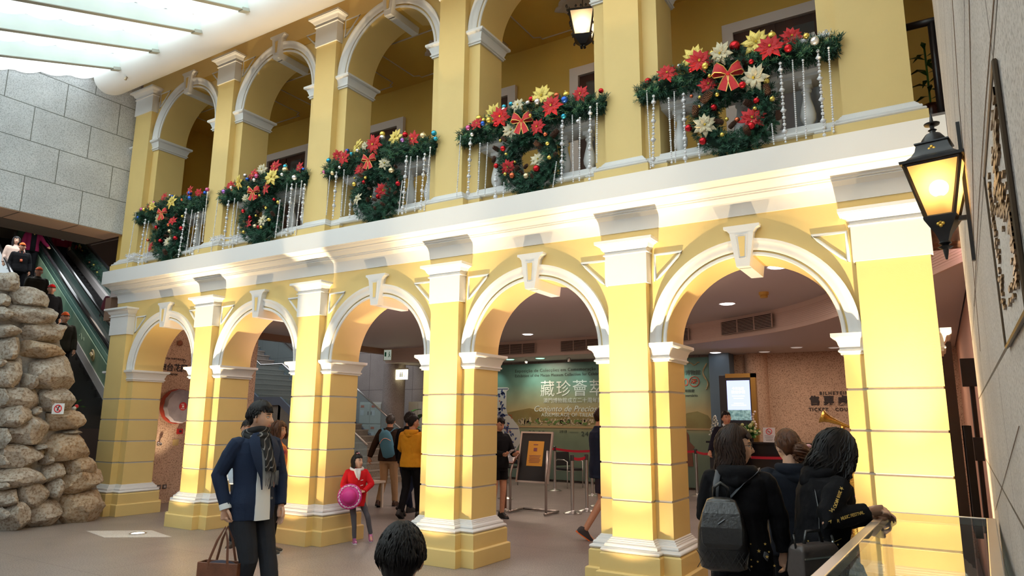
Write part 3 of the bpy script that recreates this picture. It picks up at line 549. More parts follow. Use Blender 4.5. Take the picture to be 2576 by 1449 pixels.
# bead strands
BEADM = mat('white_bead', (.86, .85, .88), .25, coat=.5)
def strand(kind, ln, dx):
    rnd = random.Random(kind); m = MB(); z = 0; k = 0
    m.tube([(0, 0, 0), (dx*.5, 0, -ln/2), (dx, 0, -ln)], .0015, 4)
    while z < ln-.01:
        x = dx*(z/ln); big = kind == 1 and k % 2 == 0
        r = .0085 if kind == 0 else (.017 if big else .011) if kind == 1 else (.013 if k % 5 == 0 else .0095)
        if kind == 1 and k % 6 == 2:
            m.T = TR(x, 0, -z-r, ry=.8, rx=.5); q = .017; m.box(-q, q, -q, q, -q, q); m.T = M4.Identity(4); r = .019
        else: m.sph((x, 0, -z-r), r, 7, 5)
        z += 2*r+(.003 if kind != 1 else .006); k += 1
    return m
BN = ['leftmost', 'second', 'third', 'fourth', 'rightmost']
for b in range(5):
    cx = PB*(b+.5); ds, ss = DECO[b]
    g = empty('garland', f'green pine garland with poinsettias and baubles on the {BN[b]} gallery balustrade from the left', 'garland', (cx, 0, 0), group='balcony garlands')
    w = empty('wreath', f'round pine wreath with pine cones hanging under the {BN[b]} garland from the left', 'wreath', (cx, 0, 0), group='balcony wreaths')
    for par, proto in ((g, GF), (w, WF)):
        o = proto if b == 0 else proto.copy()
        if b: COL.objects.link(o)
        o.parent = par
    w.location = (cx+[.05, .02, .02, .03, .01][b], 0, 0)
    for q in ds.split():
        k, x, z, r = q.split(','); x, z, r = float(x), float(z), float(r)
        ongar = z > 4.955 and k not in 'Wn'
        par = g if ongar else w
        if k in PO: src = PO[k]
        elif k in BALL: src = BA[k]
        else: src = CONE if k == 'n' else BOW
        o = dup(src, parent=par)
        # sit on the surface of the tube
        if ongar:
            i = max(0, min(24, int((x+1)*12))); d = max(-.95, min(.95, (z-gp[i][2])/(gr[i]+.03))); y = gp[i][1]-gr[i]*sqrt(1-d*d)*1.0-.025
        else:
            rr = sqrt(x*x+(z-4.6)**2); d = max(-.9, min(.9, (rr-.31)/.12)); y = -.035-.115*sqrt(1-d*d)
        lx = x if ongar else x-[.05, .02, .02, .03, .01][b]
        rnd = random.Random(int(x*100+z*1000))
        if k in PO: o.location = (lx, y-.02, z); o.rotation_euler = (pi/2+rnd.uniform(-.35, .25), rnd.uniform(-.4, .4), rnd.uniform(-.3, .45)); o.scale = (r*1.2, r*1.2, r*1.2)
        elif k in BALL: o.location = (lx, y-r*.5, z); o.scale = (r, r, r); o.rotation_euler = (rnd.uniform(-.5, .5), rnd.uniform(-.5, .5), 0)
        elif k == 'n': o.location = (lx, y-r*.2, z); o.scale = (r*.75, r*.75, r); o.rotation_euler = (rnd.uniform(.2, 1.3), rnd.uniform(-1, 1), rnd.uniform(-1, 1))
        else: o.location = (lx, -.17, z); o.scale = (r*1.05,)*3; o.rotation_euler = (0, 0, .25)
    for j, q in enumerate(ss.split()):
        x, z, x2, z2 = map(float, q.split(',')); z2 = max(z2, 4.15)
        side = 'left' if x < 0 else 'right'; kk = [0, 1, 2, 0, 1, 2, 0, 1, 0, 2, 1, 2][j % 12]
        o = strand(kk, z-z2, (x2-x)*.4).build('bead_strand', BEADM, smooth=True); o.location = (cx+x*.5+x2*.5-(x2-x)*.2, -.11 if z > 4.7 else -.10, z)
        tag(o, f'{["thin", "thick chunky", "fine"][kk]} strand of white beads hanging {side} of the {BN[b]} wreath', 'bead strand', f'bead strands at the {BN[b]} garland')
for o in list(PO.values())+list(BA.values())+[CONE, BOW]:
    for c in kids(o): bpy.data.objects.remove(c)
    bpy.data.objects.remove(o)
# white tinsel on the sill of the two left bays and at the far right garland end
for b, (xa, xb, z, n) in ((0, (-1.05, -.3, 4.38, 260)), (1, (-1.05, -.25, 4.38, 260)), (4, (.45, .92, 5.2, 160))):
    m = MB(); rnd = random.Random(b)
    for k in range(n):
        x = xa+(xb-xa)*rnd.random(); p = V((PB*(b+.5)+x, (-.10 if abs(x) > .7 else -.0) if b < 4 else -.06, z)); d = V((rnd.uniform(-1, 1), rnd.uniform(-1, .1), rnd.uniform(-1, 1))).normalized()*.05; w = d.orthogonal().normalized()*.003
        m.add([p-w, p+w, p+d+w, p+d-w], [(0, 1, 2, 3)])
    m.tube([(PB*(b+.5)+xa+(xb-xa)*k/6, (-.10 if abs(xa+(xb-xa)*k/6) > .7 else -.0) if b < 4 else -.06, z-.01) for k in range(7)], .018, 6)
    tag(m.build('tinsel', mat('white_tinsel', (.85, .85, .88), .4)), ['white tinsel on the sill left of the leftmost wreath', 'white tinsel on the sill left of the second wreath', '', '', 'white tinsel lying on the right end of the rightmost garland'][b], 'tinsel')
# ------------------------------------------------------------------ rockery
ROCK = stone('rock', (.36, .30, .24), (.46, .42, .37), (.20, .15, .11), 26, .9)
ROCK2 = stone('rock_warm', (.40, .29, .19), (.46, .38, .29), (.23, .15, .09), 22, .9)
MORT = mat('mortar', (.33, .31, .29), .9, noise=(12, .3), bump=(30, .8))
import mathutils
RK = "50,60,110,95 170,145,190,92 185,245,240,97 30,162,64,66 20,240,105,72 50,335,112,72 245,337,212,108 57,430,118,122 237,441,240,86 62,565,142,160 170,615,70,88 292,570,228,192 115,710,205,118 310,717,165,128 95,800,148,122 205,777,52,52 160,882,230,150 360,832,168,112 402,893,80,26 377,977,212,142 20,930,52,110 135,1025,222,122 447,1072,152,104 115,1147,236,124 306,1112,112,112 457,1168,202,122 38,1262,115,92 185,1240,164,150 310,1200,92,98 70,1350,136,134 250,1340,182,134 462,1315,218,174 5,705,30,95 5,510,42,44 8,1050,42,62 8,1345,44,70 268,1050,70,52 230,975,60,30 10,1190,60,50"
def cam_ray(px, py): return CF+CR*((px-1288)/1727.645)-CU*((py-724.5)/1727.645)
CO = V((12.098, -6.604, 1.627))
def onX(px, py, X): v = cam_ray(px, py); return CO+v*((X-CO.x)/v.x)
rt = empty('rock_wall', 'rough mortared rock wall of granite boulders at the left edge, below the escalators', 'rock wall', (.4, -1, 0))
rt.location = (0, 0, 0)
def boulder(cy, cz, w, h, dpt, seed, mt):
    rnd = random.Random(seed); bm = bmesh.new(); bmesh.ops.create_cube(bm, size=2); bmesh.ops.subdivide_edges(bm, edges=bm.edges, cuts=9, use_grid_fill=True)
    cuts = [(V((rnd.uniform(.2, 1), rnd.uniform(-1, 1), rnd.uniform(-1, 1))).normalized(), rnd.uniform(.80, 1.15)) for _ in range(11)]
    off = V((rnd.uniform(0, 50), rnd.uniform(0, 50), rnd.uniform(0, 50)))
    for v in bm.verts:
        p = v.co.copy(); q = (abs(p.x)**9+abs(p.y)**9+abs(p.z)**9)**(1/9); p = p/q*1.0
        for n_, d in cuts:
            e = p.dot(n_)-d
            if e > 0: p -= n_*e*.9
        nz = mathutils.noise.noise(p*1.3+off)*.10+mathutils.noise.noise(p*4+off)*.05+mathutils.noise.noise(p*10+off)*.018
        p = p*(1+nz); v.co = V((p.x*dpt, p.y*w/2, p.z*h/2))
    me = bpy.data.meshes.new('boulder'); bm.to_mesh(me); bm.free()
    for f in me.polygons: f.use_smooth = True
    me.set_sharp_from_angle(angle=RD(24))
    me.materials.append(mt); o = bpy.data.objects.new('boulder', me); COL.objects.link(o); o.parent = rt; o.location = (.52, cy, cz); return o
for k, q in enumerate(RK.split()):
    x, y, w, h = map(float, q.split(',')); a = onX((x-w/2)/2.196, 680+y/2.196, .62); b = onX((x+w/2)/2.196, 680+y/2.196, .62); c = onX(x/2.196, 680+(y-h/2)/2.196, .62); d = onX(x/2.196, 680+(y+h/2)/2.196, .62)
    cz = (c.z+d.z)/2; hh = c.z-d.z
    if d.z < .12: d.z = -.02; cz = (c.z+d.z)/2; hh = c.z-d.z
    boulder((a.y+b.y)/2, cz, abs(b.y-a.y)*1.07, hh*1.07, .22+.05*(k % 3), k+3, ROCK2 if k in (17, 19, 22, 25, 31, 8) else ROCK)
m = MB(); SIL_ = [(50, 15), (150, 100), (285, 195), (340, 300), (352, 400), (385, 470), (395, 640), (425, 780), (460, 900), (500, 1010), (540, 1110), (558, 1220), (552, 1400)]
pr = [onX(x/2.196, 680+y/2.196, .5) for x, y in SIL_]
poly = [(p.y-.05, max(0, p.z-.03)) for p in pr]; poly = [(-3.4, poly[0][1])]+poly+[(-3.4, 0)]
poly[-2] = (poly[-2][0], 0)
m.loft([[(x, y, z) for y, z in poly] for x in (.1, .50)]); m.build('mortar_bed', MORT, rt)
m = MB(); p = onX(148, 1028, .82); m.T = frame((.80, p.y, p.z), (CR.x, CR.y, 0), (0, 0, 1)); m.box(-.09, .09, -.003, .003, -.08, .08)
t = m.build('no_climbing_sign', mat('sign_white', (.8, .8, .8), .5)); tag(t, 'small white no-climbing sign standing on a boulder of the rock wall', 'sign')
m = MB(); m.T = frame((.80, p.y, p.z), (CR.x, CR.y, 0), (0, 0, 1)); m.tube([(.052*cos(a*pi/12), -.006, .052*sin(a*pi/12)) for a in range(24)], .008, 6, close=True); m.tube([(-.037, -.006, .037), (.037, -.006, -.037)], .007, 6)
m.build('red_ring', mat('sign_red', (.7, .03, .03), .5), t)
m = MB(); m.T = frame((.80, p.y, p.z), (CR.x, CR.y, 0), (0, 0, 1)); m.tube([(-.01, -.004, -.03), (0, -.004, .005), (.012, -.004, .02)], .009, 6); m.sph((.015, -.004, .033), .01); m.build('figure', DRK, t)
# ------------------------------------------------------------------ escalators
PA = V((-4.325, 2, 3.862)); EE = V((-.893, .225, .389)).normalized(); HH = V((.244, .97, 0)).normalized(); ZZ = V((0, 0, 1))
def ep(s, off, dz=0): return tuple(PA+EE*s+HH*off+ZZ*dz)
RUB = mat('handrail_rubber', (.02, .02, .022), .25, coat=.5); EGL = glass('escalator_glass', (.45, .62, .58), .15, .05, 1.5); STEP = mat('escalator_step', (.02, .02, .02), .5, bump=(80, .5))
def ribbon(mb, s0, s1, o0, z0, z1, th=.02): mb.loft([[ep(s, o0, z0), ep(s, o0+th, z0), ep(s, o0+th, z1), ep(s, o0, z1)] for s in (s0, s1)])
S0, S1 = -3.3, 13
for nm, on, of, lab in (('near', -1.5, -.355, 'escalator with a green printed side panel, nearest the rock wall, people riding down'), ('far', 0, 1.12, 'second escalator beyond, beside the christmas garland')):
    t = empty('escalator', lab, 'escalator', (0, 0, 0), group='escalators')
    m = MB()
    for k in range(int((S1-S0)/.44)):
        s = S0+k*.44; a = V(ep(s, on+.1, -.95)); b = V(ep(s, of-.1, -.95)); e = EE.copy(); ex = V((EE.x, EE.y, 0)).normalized()*.41
        m.loft([[a-ZZ*.25, b-ZZ*.25, b, a], [a+ex-ZZ*.25, b+ex-ZZ*.25, b+ex, a+ex]])
    m.build('steps', STEP, t)
    for o_, n_ in ((on, 'near'), (of, 'far')):
        m = MB(); m.tube([ep(s, o_) for s in (S0, S1)], .045, 10); tag(m.build('handrail', RUB, t, smooth=True), 'black moving handrail')
        m = MB(); m.tube([ep(s, o_, -.055) for s in (S0, S1)], .022, 8); m.build('handrail_track', CHR, t, smooth=True)
        m = MB(); ribbon(m, S0, S1, o_-.006, -.72, -.05, .012); m.build('glass_balustrade', EGL, t)
        m = MB(); ribbon(m, S0, S1, o_-.09, -.95, -.72, .18); tag(m.build('skirt_deck', mat('deck_white', (.75, .68, .66), .35), t), 'pale deck strip')
        m = MB(); ribbon(m, S0, S1, o_-.10, -1.5, -.94, .2); m.build('truss_cladding', mat('cladding_dark', (.05, .045, .045), .4), t)
    if nm == 'near':
        m = MB(); ribbon(m, S0, 12, of-.075, -.72, -.28, .02)
        gp_ = m.build('printed_panel', mat('green_print', (.17, .36, .24), .5, noise=(1.1, .35), col2=(.34, .46, .30)), t); tag(gp_, 'pale green printed panel along the balustrade')
        m = MB()
        for s, dz in ((1.5, -.5), (-.2, -.5), (4.5, -.5)):
            for j in range(9): a = ep(s+.06*j, of-.08, dz+.05*sin(j*1.3)); b = ep(s+.06*j+.05, of-.08, dz+.05*sin((j+1)*1.3)); m.tube([a, b], .006, 5)
        m.build('script_lettering', mat('print_white', (.6, .72, .55), .6), gp_)
        m = MB(); c_ = V(ep(-1.2, of-.08, -.5)); m.tube([c_+EE*(.16*cos(a*pi/10))+ZZ*(.10*sin(a*pi/10)) for a in range(20)], .02, 6, close=True); m.tube([c_-EE*.1, c_+EE*.1], .05, 8); m.build('printed_medallion', mat('print_tan', (.55, .42, .2), .6), gp_)
# garland between the escalators, with its own flowers
m = MB(); gpth = [ep(s, .62+.5, -.35+.05*sin(s*3)) for s in [S0+.3*k for k in range(50)]]
m.tube(gpth, .10, 8); m.mi = 1; needles(m, gpth, [.13]*50, 900, 9, .07); t = m.build('escalator_garland', [FC, NEED]); tag(t, 'pine garland with red flowers and white baubles running up beside the far escalator', 'garland')
rnd = random.Random(4)
for k in range(34):
    p = V(gpth[rnd.randrange(2, 48)])+V((rnd.uniform(-.05, .15), -.12, rnd.uniform(-.02, .1)))
    if k % 3 == 0:
        m = MB()
        for j in range(6): a = j*pi/3; m.sph((.05*cos(a), -.01, .05*sin(a)), .04, 6, 4, (1, .3, 1))
        o = m.build('poinsettia', PET['R'] if k % 2 else PET['G'], t, smooth=True)
    else: o = MB().sph((0, 0, 0), .04, 10, 6).build('bauble', MATS[['white_bauble', 'gold_bauble', 'copper_bauble'][k % 3]], t, smooth=True)
    o.location = p
# flower bed at the foot of the escalators, behind the rocks
m = MB(); rnd = random.Random(8); m.box(-.35, .05, -.95, -.38, 0, 1.0)
t = m.build('planter', mat('planter_brown', (.30, .17, .10), .8)); tag(t, 'brown sloped planter between the rock wall and the leftmost pillar', 'planter')
m = MB(); m.box(-.5, .0, -.98, -.36, .95, 1.05)
for k in range(420):
    p = V((rnd.uniform(-.5, .05), rnd.uniform(-1.0, -.36), rnd.uniform(.8, 1.9))); p.x -= (p.z-.9)*.3; d = V((rnd.uniform(-.3, 1), rnd.uniform(-1, 1), rnd.uniform(-.3, 1))).normalized()*.09; w = d.orthogonal().normalized()*.025
    m.add([p, p+d*.5+w, p+d, p+d*.5-w], [(0, 1, 2, 3)])
t = m.build('leafy_shrub', mat('leaf_green', (.03, .10, .02), .5, noise=(6, .4))); tag(t, 'green flowering shrub climbing in the planter beside the leftmost pillar', 'shrub', kind='thing')
for k in range(16):
    z = rnd.uniform(1.0, 1.85); o = MB().sph((0, 0, 0), .035, 8, 5).build('blossom', PET['R'] if k % 2 else mat('white_blossom', (.8, .78, .7), .6), t, smooth=True); o.location = (-.05-(z-.9)*.3, rnd.uniform(-.9, -.4), z)
# ------------------------------------------------------------------ floor uplights
for i in range(1, 6):
    cx = PB*i if i < 5 else 11.87
    m = MB(); m.lathe([(.115, .0005), (.115, .008), (.10, .012), (.085, .006), (.085, .002)], 28); t = m.build('floor_uplight', CHR, smooth=.6, loc=(cx, -.72, 0))
    tag(t, f'round steel uplight sunk in the floor in front of the {ORD[i]} pillar', 'floor light', 'floor uplights')
    m = MB(); m.lathe([(.03, .0045), (.084, .0045), (.084, .007), (.03, .007)], 24); m.build('lens_ring', emis('uplight_glow', (1, .93, .8), 7), t)
m = MB(); q = [(1.55, -1.0), (2.25, -.45), (3.0, -.62), (2.3, -1.15)]; m.prism(q, .0, .0025); tag(m.build('floor_inlay', stone('pale_stone', (.50, .48, .46), (.58, .56, .54), (.38, .36, .35), 60, .5)), 'pale stone slab inlaid in the floor around the leftmost uplight', 'floor inlay')
t = MB().lathe([(.10, .0005), (.10, .008), (.085, .010), (.03, .006)], 24).build('floor_uplight', CHR, loc=(-.15, 1.05, 0)); tag(t, 'round uplight in the floor behind the leftmost pillar, under the hose reel wall', 'floor light', 'floor uplights')
# ------------------------------------------------------------------ hose wall fittings (wall at x=-.64)
t = empty('fire_hose_reel', 'round fire hose reel with grey fabric cover on the speckled wall', 'hose reel', (-.64, 1.56, 1.81))
m = MB(); m.T = TR(ry=pi/2); m.lathe([(.05, 0), (.31, .03), (.335, .05), (.335, .16), (.30, .17)], 32); m.build('red_drum', mat('hose_red', (.30, .03, .015), .5), t, smooth=.7)
m = MB(); m.T = TR(ry=pi/2); rr = []
for j, (r, z) in enumerate([(.31, .05), (.325, .08), (.32, .22), (.30, .26), (.2, .275), (.001, .28)]):
    rr.append([((r+.008*sin(k*1.9)*(j in (1, 2, 3)))*cos(2*pi*k/40), (r+.008*sin(k*1.9)*(j in (1, 2, 3)))*sin(2*pi*k/40), z) for k in range(40)])
m.loft(rr); c_ = m.build('fabric_cover', mat('cover_grey', (.34, .30, .33), .9, noise=(5, .2)), t, smooth=.9)
m = MB(); m.T = TR(ry=pi/2); m.lathe([(.001, .281), (.08, .281), (.08, .284), (.001, .284)], 24); lb = m.build('round_label', mat('label_red', (.55, .02, .02), .5), c_)
text('label_lettering', 'FIRE', (.286, -.04, .025), .032, mat('label_white', (.85, .85, .85), .5), (pi/2, 0, pi/2), lb, .0005); text('label_lettering', 'HOSE', (.286, -.045, -.055), .032, MATS['label_white'], (pi/2, 0, pi/2), lb, .0005)
m = MB(); m.box(.285, .286, -.02, .02, -.02, .015); m.build('label_pictogram', MATS['label_white'], lb)
t = MB().box(-.64, -.60, 1.66, 1.77, 1.28, 1.38).build('fire_call_point', mat('call_red', (.35, .01, .015), .4)); tag(t, 'small dark red fire call point on the wall under the hose reel', 'call point'); MB().box(-.60, -.597, 1.69, 1.74, 1.31, 1.35).build('pane', DRK, t)
tag(MB().box(-.64, -.632, 1.60, 1.72, 1.06, 1.18).build('wall_plate', mat('plate_yellow', (.62, .46, .2), .4), bevel=.003), 'blank yellowish cover plate on the speckled wall', 'cover plate')
m = MB(); m.T = TR(-.64, 1.31, 1.10, ry=pi/2); m.lathe([(.035, 0), (.035, .01), (.015, .015), (.015, .05), (.028, .055), (.028, .08), (.001, .085)], 16); tag(m.build('door_knob', CHR, smooth=.7), 'small steel knob low on the speckled wall left of the yellow plate', 'knob')
for k, y in enumerate((1.40, 1.52)):
    t = MB().box(-.64, -.628, y-.04, y+.04, .26, .34).build('wall_socket', mat('socket_steel', (.10, .09, .09), .4), bevel=.003); tag(t, f'dark square wall socket near the floor, {"left" if k == 0 else "right"} one of the pair', 'socket', 'wall sockets')
    m = MB(); m.box(-.628, -.624, y-.02, y+.02, .28, .32); m.build('socket_face', mat('socket_face', (.5, .45, .42), .5), t)
m = MB(); m.T = TR(-.64, 1.52, 3.04, ry=pi/2); m.lathe([(.03, 0), (.05, .02), (.055, .06), (.03, .09), (.001, .10)], 16); t = m.build('wall_siren', mat('siren_rust', (.28, .10, .05), .4), smooth=.7); tag(t, 'small round copper coloured sounder high on the speckled wall', 'sounder')
SG = mat('lettering_dark', (.03, .02, .02), .5)
def wtext(parent, body, y, z, size, sx=1, bold=0): return text('lettering', body, (-.635, y, z), size, SG, (pi/2, 0, pi/2), parent, .003, 'LEFT', sx, 0, 1, bold)
t = empty('wall_lettering', 'dark garden direction lettering with arrow on the speckled wall above the hose reel', 'wall sign', (0, 0, 0))
wtext(t, 'JARDIM DA FORTALEZA', 1.12, 2.71, .052); wtext(t, '砲台花園', 1.17, 2.50, .155, .95, .004); wtext(t, 'FORTRESS GARDEN', 1.12, 2.41, .05)
m = MB(); m.tube([(-.633, 1.80, 2.50), (-.633, 1.92, 2.61)], .014, 6); m.tube([(-.633, 1.82, 2.62), (-.633, 1.93, 2.62), (-.633, 1.93, 2.52)], .014, 6); m.build('arrow', SG, t)
t = empty('pictogram', 'small dark round pictogram disc beside the garden lettering', 'wall sign', (-.637, 1.68, 2.70)); MB().tube([(0, .03*cos(a*pi/8), .03*sin(a*pi/8)) for a in range(16)], .004, 5, close=True).build('ring', SG, t)
# ------------------------------------------------------------------ staircase with glass rails
STN = stone('stair_stone', (.27, .23, .19), (.36, .31, .26), (.18, .15, .12), 60, .7); NOS = mat('stair_nosing', (.42, .36, .30), .6)
t = empty('staircase', 'wide stone staircase rising to the left inside the lobby', 'staircase', (0, 0, 0)); m = MB(); nn = MB()
R_ = 2.1/13; Q_ = 3.26/13
for k in range(13): m.box(-3.3, .06-Q_*k, 6.3, 8.15, R_*k, R_*(k+1)); nn.box(.06-Q_*k-.03, .06-Q_*k+.012, 6.29, 8.16, R_*(k+1)-.03, R_*(k+1)+.003)
m.box(-4.1, -3.2, 6.3, 8.15, 0, 2.1); m.box(-8.2, -4.1, 6.3, 8.15, 0, 2.1)
for k in range(15): m.box(-8.2, -4.1-Q_*k, 6.3, 8.15, 2.1+R_*k, 2.1+R_*(k+1)); nn.box(-4.1-Q_*k-.03, -4.1-Q_*k+.012, 6.29, 8.16, 2.1+R_*(k+1)-.03, 2.1+R_*(k+1)+.003)
m.build('steps', STN, t); nn.build('step_nosings', NOS, t)
SGL = glass('stair_glass', (.80, .90, .92), .10, .03, 1.45)
for y, nm in ((6.27, 'near'), (8.18, 'far')):
    pts = [(.06, .96), (-3.2, 3.06), (-4.1, 3.06), (-8.2, 5.7)]; b = empty('glass_guard', f'glass guard with steel handrail on the {nm} side of the lobby staircase', 'guard rail', (0, 0, 0), group='staircase guards')
    MB().tube([(x, y, z) for x, z in pts], .028, 10).build('handrail', CHR, b, smooth=True)
    m = MB(); m.loft([[(x, y+e, z) for e, z in ((-.006, z0-.92), (.006, z0-.92), (.006, z0-.02), (-.006, z0-.02))] for x, z0 in pts]); m.build('glass_panel', SGL, b)
    m = MB(); m.loft([[(x, y+e, z0+q) for e, q in ((-.03, -1.12), (.03, -1.12), (.03, -.90), (-.03, -.90))] for x, z0 in pts]); tag(m.build('stringer', mat('stringer_blue_grey', (.22, .25, .32), .35, .3), b), 'blue-grey metal stringer')
# ------------------------------------------------------------------ lobby columns, lockers, signs
CST = stone('column_stone', (.33, .28, .25), (.40, .35, .32), (.22, .18, .16), 60, .7)
for k, (x, y, r, h) in enumerate(((-1.72, 9.2, .33, 3.2), (-.2, 9.75, .35, 3.2))):
    tag(MB().lathe([(r, 0), (r, h)], 32, (x, y, 0)).build('round_column', CST, smooth=.6), ['round grey stone column at the foot of the staircase', 'round grey stone column behind the potted plant'][k], 'column', 'lobby columns')
LKM = mat('locker_cream', (.68, .66, .58), .45)
for k, (x0, x1) in enumerate(((-3.35, -2.45), (-1.38, -.65))):
    t = empty('locker_cabinet', ['cream steel locker cabinet with labels behind the stair rail', 'cream steel cabinet with two doors right of the round column'][k], 'cabinet', (0, 0, 0), group='steel cabinets')
    MB().box(x0, x1, 9.5, 9.95, 0, 2.1).build('body', LKM, t, bevel=.005); w = (x1-x0)/2
    for j in range(2):
        for (za, zb) in (((.05, 2.05),) if k else ((.05, .75), (.8, 1.4), (1.45, 2.05))):
            d = MB().box(x0+w*j+.01, x0+w*(j+1)-.01, 9.485, 9.5, za, zb).build('door', LKM, t, bevel=.003); MB().box(x0+w*j+(.05 if j else w-.08), x0+w*j+(.07 if j else w-.06), 9.465, 9.487, (za+zb)/2-.04, (za+zb)/2+.06).build('handle', DRK, d)
            if k == 0:
                MB().box(x0+w*j+.06, x0+w*j+.2, 9.48, 9.486, zb-.12, zb-.05).build('orange_label', mat('label_orange', (.75, .15, .05), .5), d); MB().box(x0+w*j+.06, x0+w*j+.2, 9.48, 9.486, zb-.36, zb-.2).build('paper_label', mat('paper', (.8, .8, .8), .6), d)
t = empty('exit_sign', 'green and white emergency exit sign hanging from the lobby ceiling', 'exit sign', (-.85, 7.9, 3.2)); t.rotation_euler = (0, 0, .25)
MB().box(-.13, .13, -.015, .015, -.02, .3).build('housing', mat('sign_frame', (.55, .48, .34), .4), t, bevel=.004); MB().box(-.11, .11, -.02, -.014, 0, .28).build('face', emis('exit_face', (.55, .60, .50), .55), t)
MB().box(-.09, -.04, -.024, -.019, .1, .22).build('pictogram_door', mat('exit_green', (.01, .25, .12), .5), t); m = MB(); m.tube([(.03, -.022, .08), (.055, -.022, .14), (.05, -.022, .19)], .009, 6); m.tube([(.055, -.022, .14), (.085, -.022, .09)], .008, 6); m.tube([(.02, -.022, .17), (.08, -.022, .16)], .007, 6); m.sph((.052, -.022, .215), .015); m.build('pictogram_runner', MATS['exit_green'], t)
t = empty('toilet_sign', 'bright illuminated toilet sign on the far lobby wall', 'illuminated sign', (-1.25, 8.98, 2.86)); MB().box(-.21, .21, -.02, .03, -.13, .16).build('light_box', emis('toilet_face', (1.0, .93, .55), 3.2), t)
m = MB()
for x in (-.03, .04): m.sph((x, -.025, .06), .016); m.box(x-.014, x+.014, -.03, -.022, -.06, .04)
m.tube([(-.17, -.025, .03), (-.15, -.025, -.05), (-.12, -.025, -.05)], .006, 5); m.tube([(.10, -.025, .02), (.13, -.025, -.05), (.16, -.025, -.02)], .006, 5); m.build('pictograms', mat('pict_brown', (.12, .09, .03), .5), t)
MB().box(-.22, .22, -.025, .035, .16, .2).build('bracket', mat('sign_frame', (.55, .48, .34)), t)
# potted plant
LEAF = mat('broad_leaf', (.035, .16, .03), .35, noise=(5, .3)); t = empty('potted_plant', 'tall leafy green pot plant beside the middle pillar', 'pot plant', (2.35, 5.6, 0))
MB().lathe([(.14, 0), (.2, .3), (.21, .32), (.18, .32), (.17, .28)], 20).build('pot', mat('pot_brown', (.12, .07, .04), .5), t, smooth=.6); m = MB(); s_ = MB(); rnd = random.Random(3)
for k in range(46):
    a = rnd.random()*2*pi; z = rnd.uniform(.5, 1.95); r0_ = rnd.uniform(.02, .12); L = rnd.uniform(.16, .28); m.T = TR(r0_*cos(a), r0_*sin(a), z, rz=a, ry=rnd.uniform(-.5, .4)); rows = []
    for j in range(6): u = j/5; w = .075*sin(pi*(.1+.88*u))**.8; rows.append([(L*u+.05, -w, -.02-.1*u*u), (L*u+.05, 0, -.1*u*u-.035), (L*u+.05, w, -.02-.1*u*u)])
    vs = [p for R in rows for p in R]; m.add(vs, [(j*3+q, j*3+q+1, j*3+q+4, j*3+q+3) for j in range(5) for q in range(2)])
m.T = M4.Identity(4); m.build('leaves', LEAF, t, smooth=True); s_.tube([(0, 0, .28), (.03, 0, 1), (0, .02, 1.9)], [.03, .025, .01], 8); s_.build('stem', TWIG, t)
# ------------------------------------------------------------------ mural wall
MG = bpy.data.materials.new('mural_print'); MG.use_nodes = True; nt = MG.node_tree; b = nt.nodes['Principled BSDF']; b.inputs['Roughness'].default_value = .35
tc = nd(nt, 'ShaderNodeTexCoord'); sp = nd(nt, 'ShaderNodeSeparateXYZ'); nt.links.new(tc.outputs['Object'], sp.inputs[0])
mr = nd(nt, 'ShaderNodeMapRange'); mr.inputs[1].default_value = 0; mr.inputs[2].default_value = 3.2; nt.links.new(sp.outputs[2], mr.inputs[0])
cr = nd(nt, 'ShaderNodeValToRGB'); e = cr.color_ramp.elements; e[0].position = 0; e[0].color = (.10, .15, .12, 1); e[1].position = 1; e[1].color = (.09, .22, .20, 1)
for p_, c_ in ((.40, (.17, .22, .14)), (.47, (.35, .30, .14)), (.56, (.42, .33, .15)), (.66, (.27, .30, .18)), (.8, (.13, .26, .21))): x = e.new(p_); x.color = (*c_, 1)
nt.links.new(mr.outputs[0], cr.inputs[0]); n = nd(nt, 'ShaderNodeTexNoise'); n.inputs['Scale'].default_value = 2.2; nt.links.new(tc.outputs['Object'], n.inputs[0])
mx = nd(nt, 'ShaderNodeMix', data_type='RGBA', blend_type='OVERLAY'); mx.inputs[0].default_value = .25; nt.links.new(cr.outputs[0], mx.inputs[6]); nt.links.new(n.outputs[0], mx.inputs[7]); nt.links.new(mx.outputs[2], b.inputs['Base Color'])
mu = empty('exhibition_mural', 'long green exhibition mural with white lettering and a porcelain vase on the back wall', 'mural')
MB().box(.6, 7.5, 10.0, 10.14, .06, 3.13).build('mural_panel', MG, mu)
HG = mat('hill_ochre', (.30, .20, .06), .5, noise=(2, .4), col2=(.22, .20, .07)); m = MB()
def flat(mb, pts, y, th=.004): mb.loft([[(x, y, z) for x, z in pts], [(x, y-th, z) for x, z in pts]])
flat(m, [(1.3, 1.55), (1.4, 1.72), (1.9, 1.82), (2.5, 1.92), (2.8, 1.86), (3.1, 1.74), (3.6, 1.76), (4.1, 1.70), (4.7, 1.65), (4.7, 1.5)], 9.999); flat(m, [(6.3, 1.45), (6.6, 1.62), (6.9, 1.80), (7.15, 1.84), (7.4, 1.74), (7.49, 1.6), (7.49, 1.42)], 9.999); m.build('printed_hills', HG, mu)
m = MB(); rnd = random.Random(2)
for k in range(150): x = rnd.uniform(2.1, 5.2); z = 1.47+rnd.random()*.12; w = rnd.uniform(.015, .06); h = rnd.uniform(.02, .10); m.box(x, x+w, 9.990, 9.995, z, z+h)
m.build('printed_town', mat('town_print', (.50, .42, .28), .5, noise=(5, .5)), mu); m = MB()
for k in range(40): x = rnd.uniform(2.1, 5.2); m.sph((x, 9.99, 1.5+rnd.random()*.12), rnd.uniform(.02, .06), 7, 4, (1, .04, .7))
m.build('printed_trees', mat('tree_print', (.10, .17, .04), .5), mu)
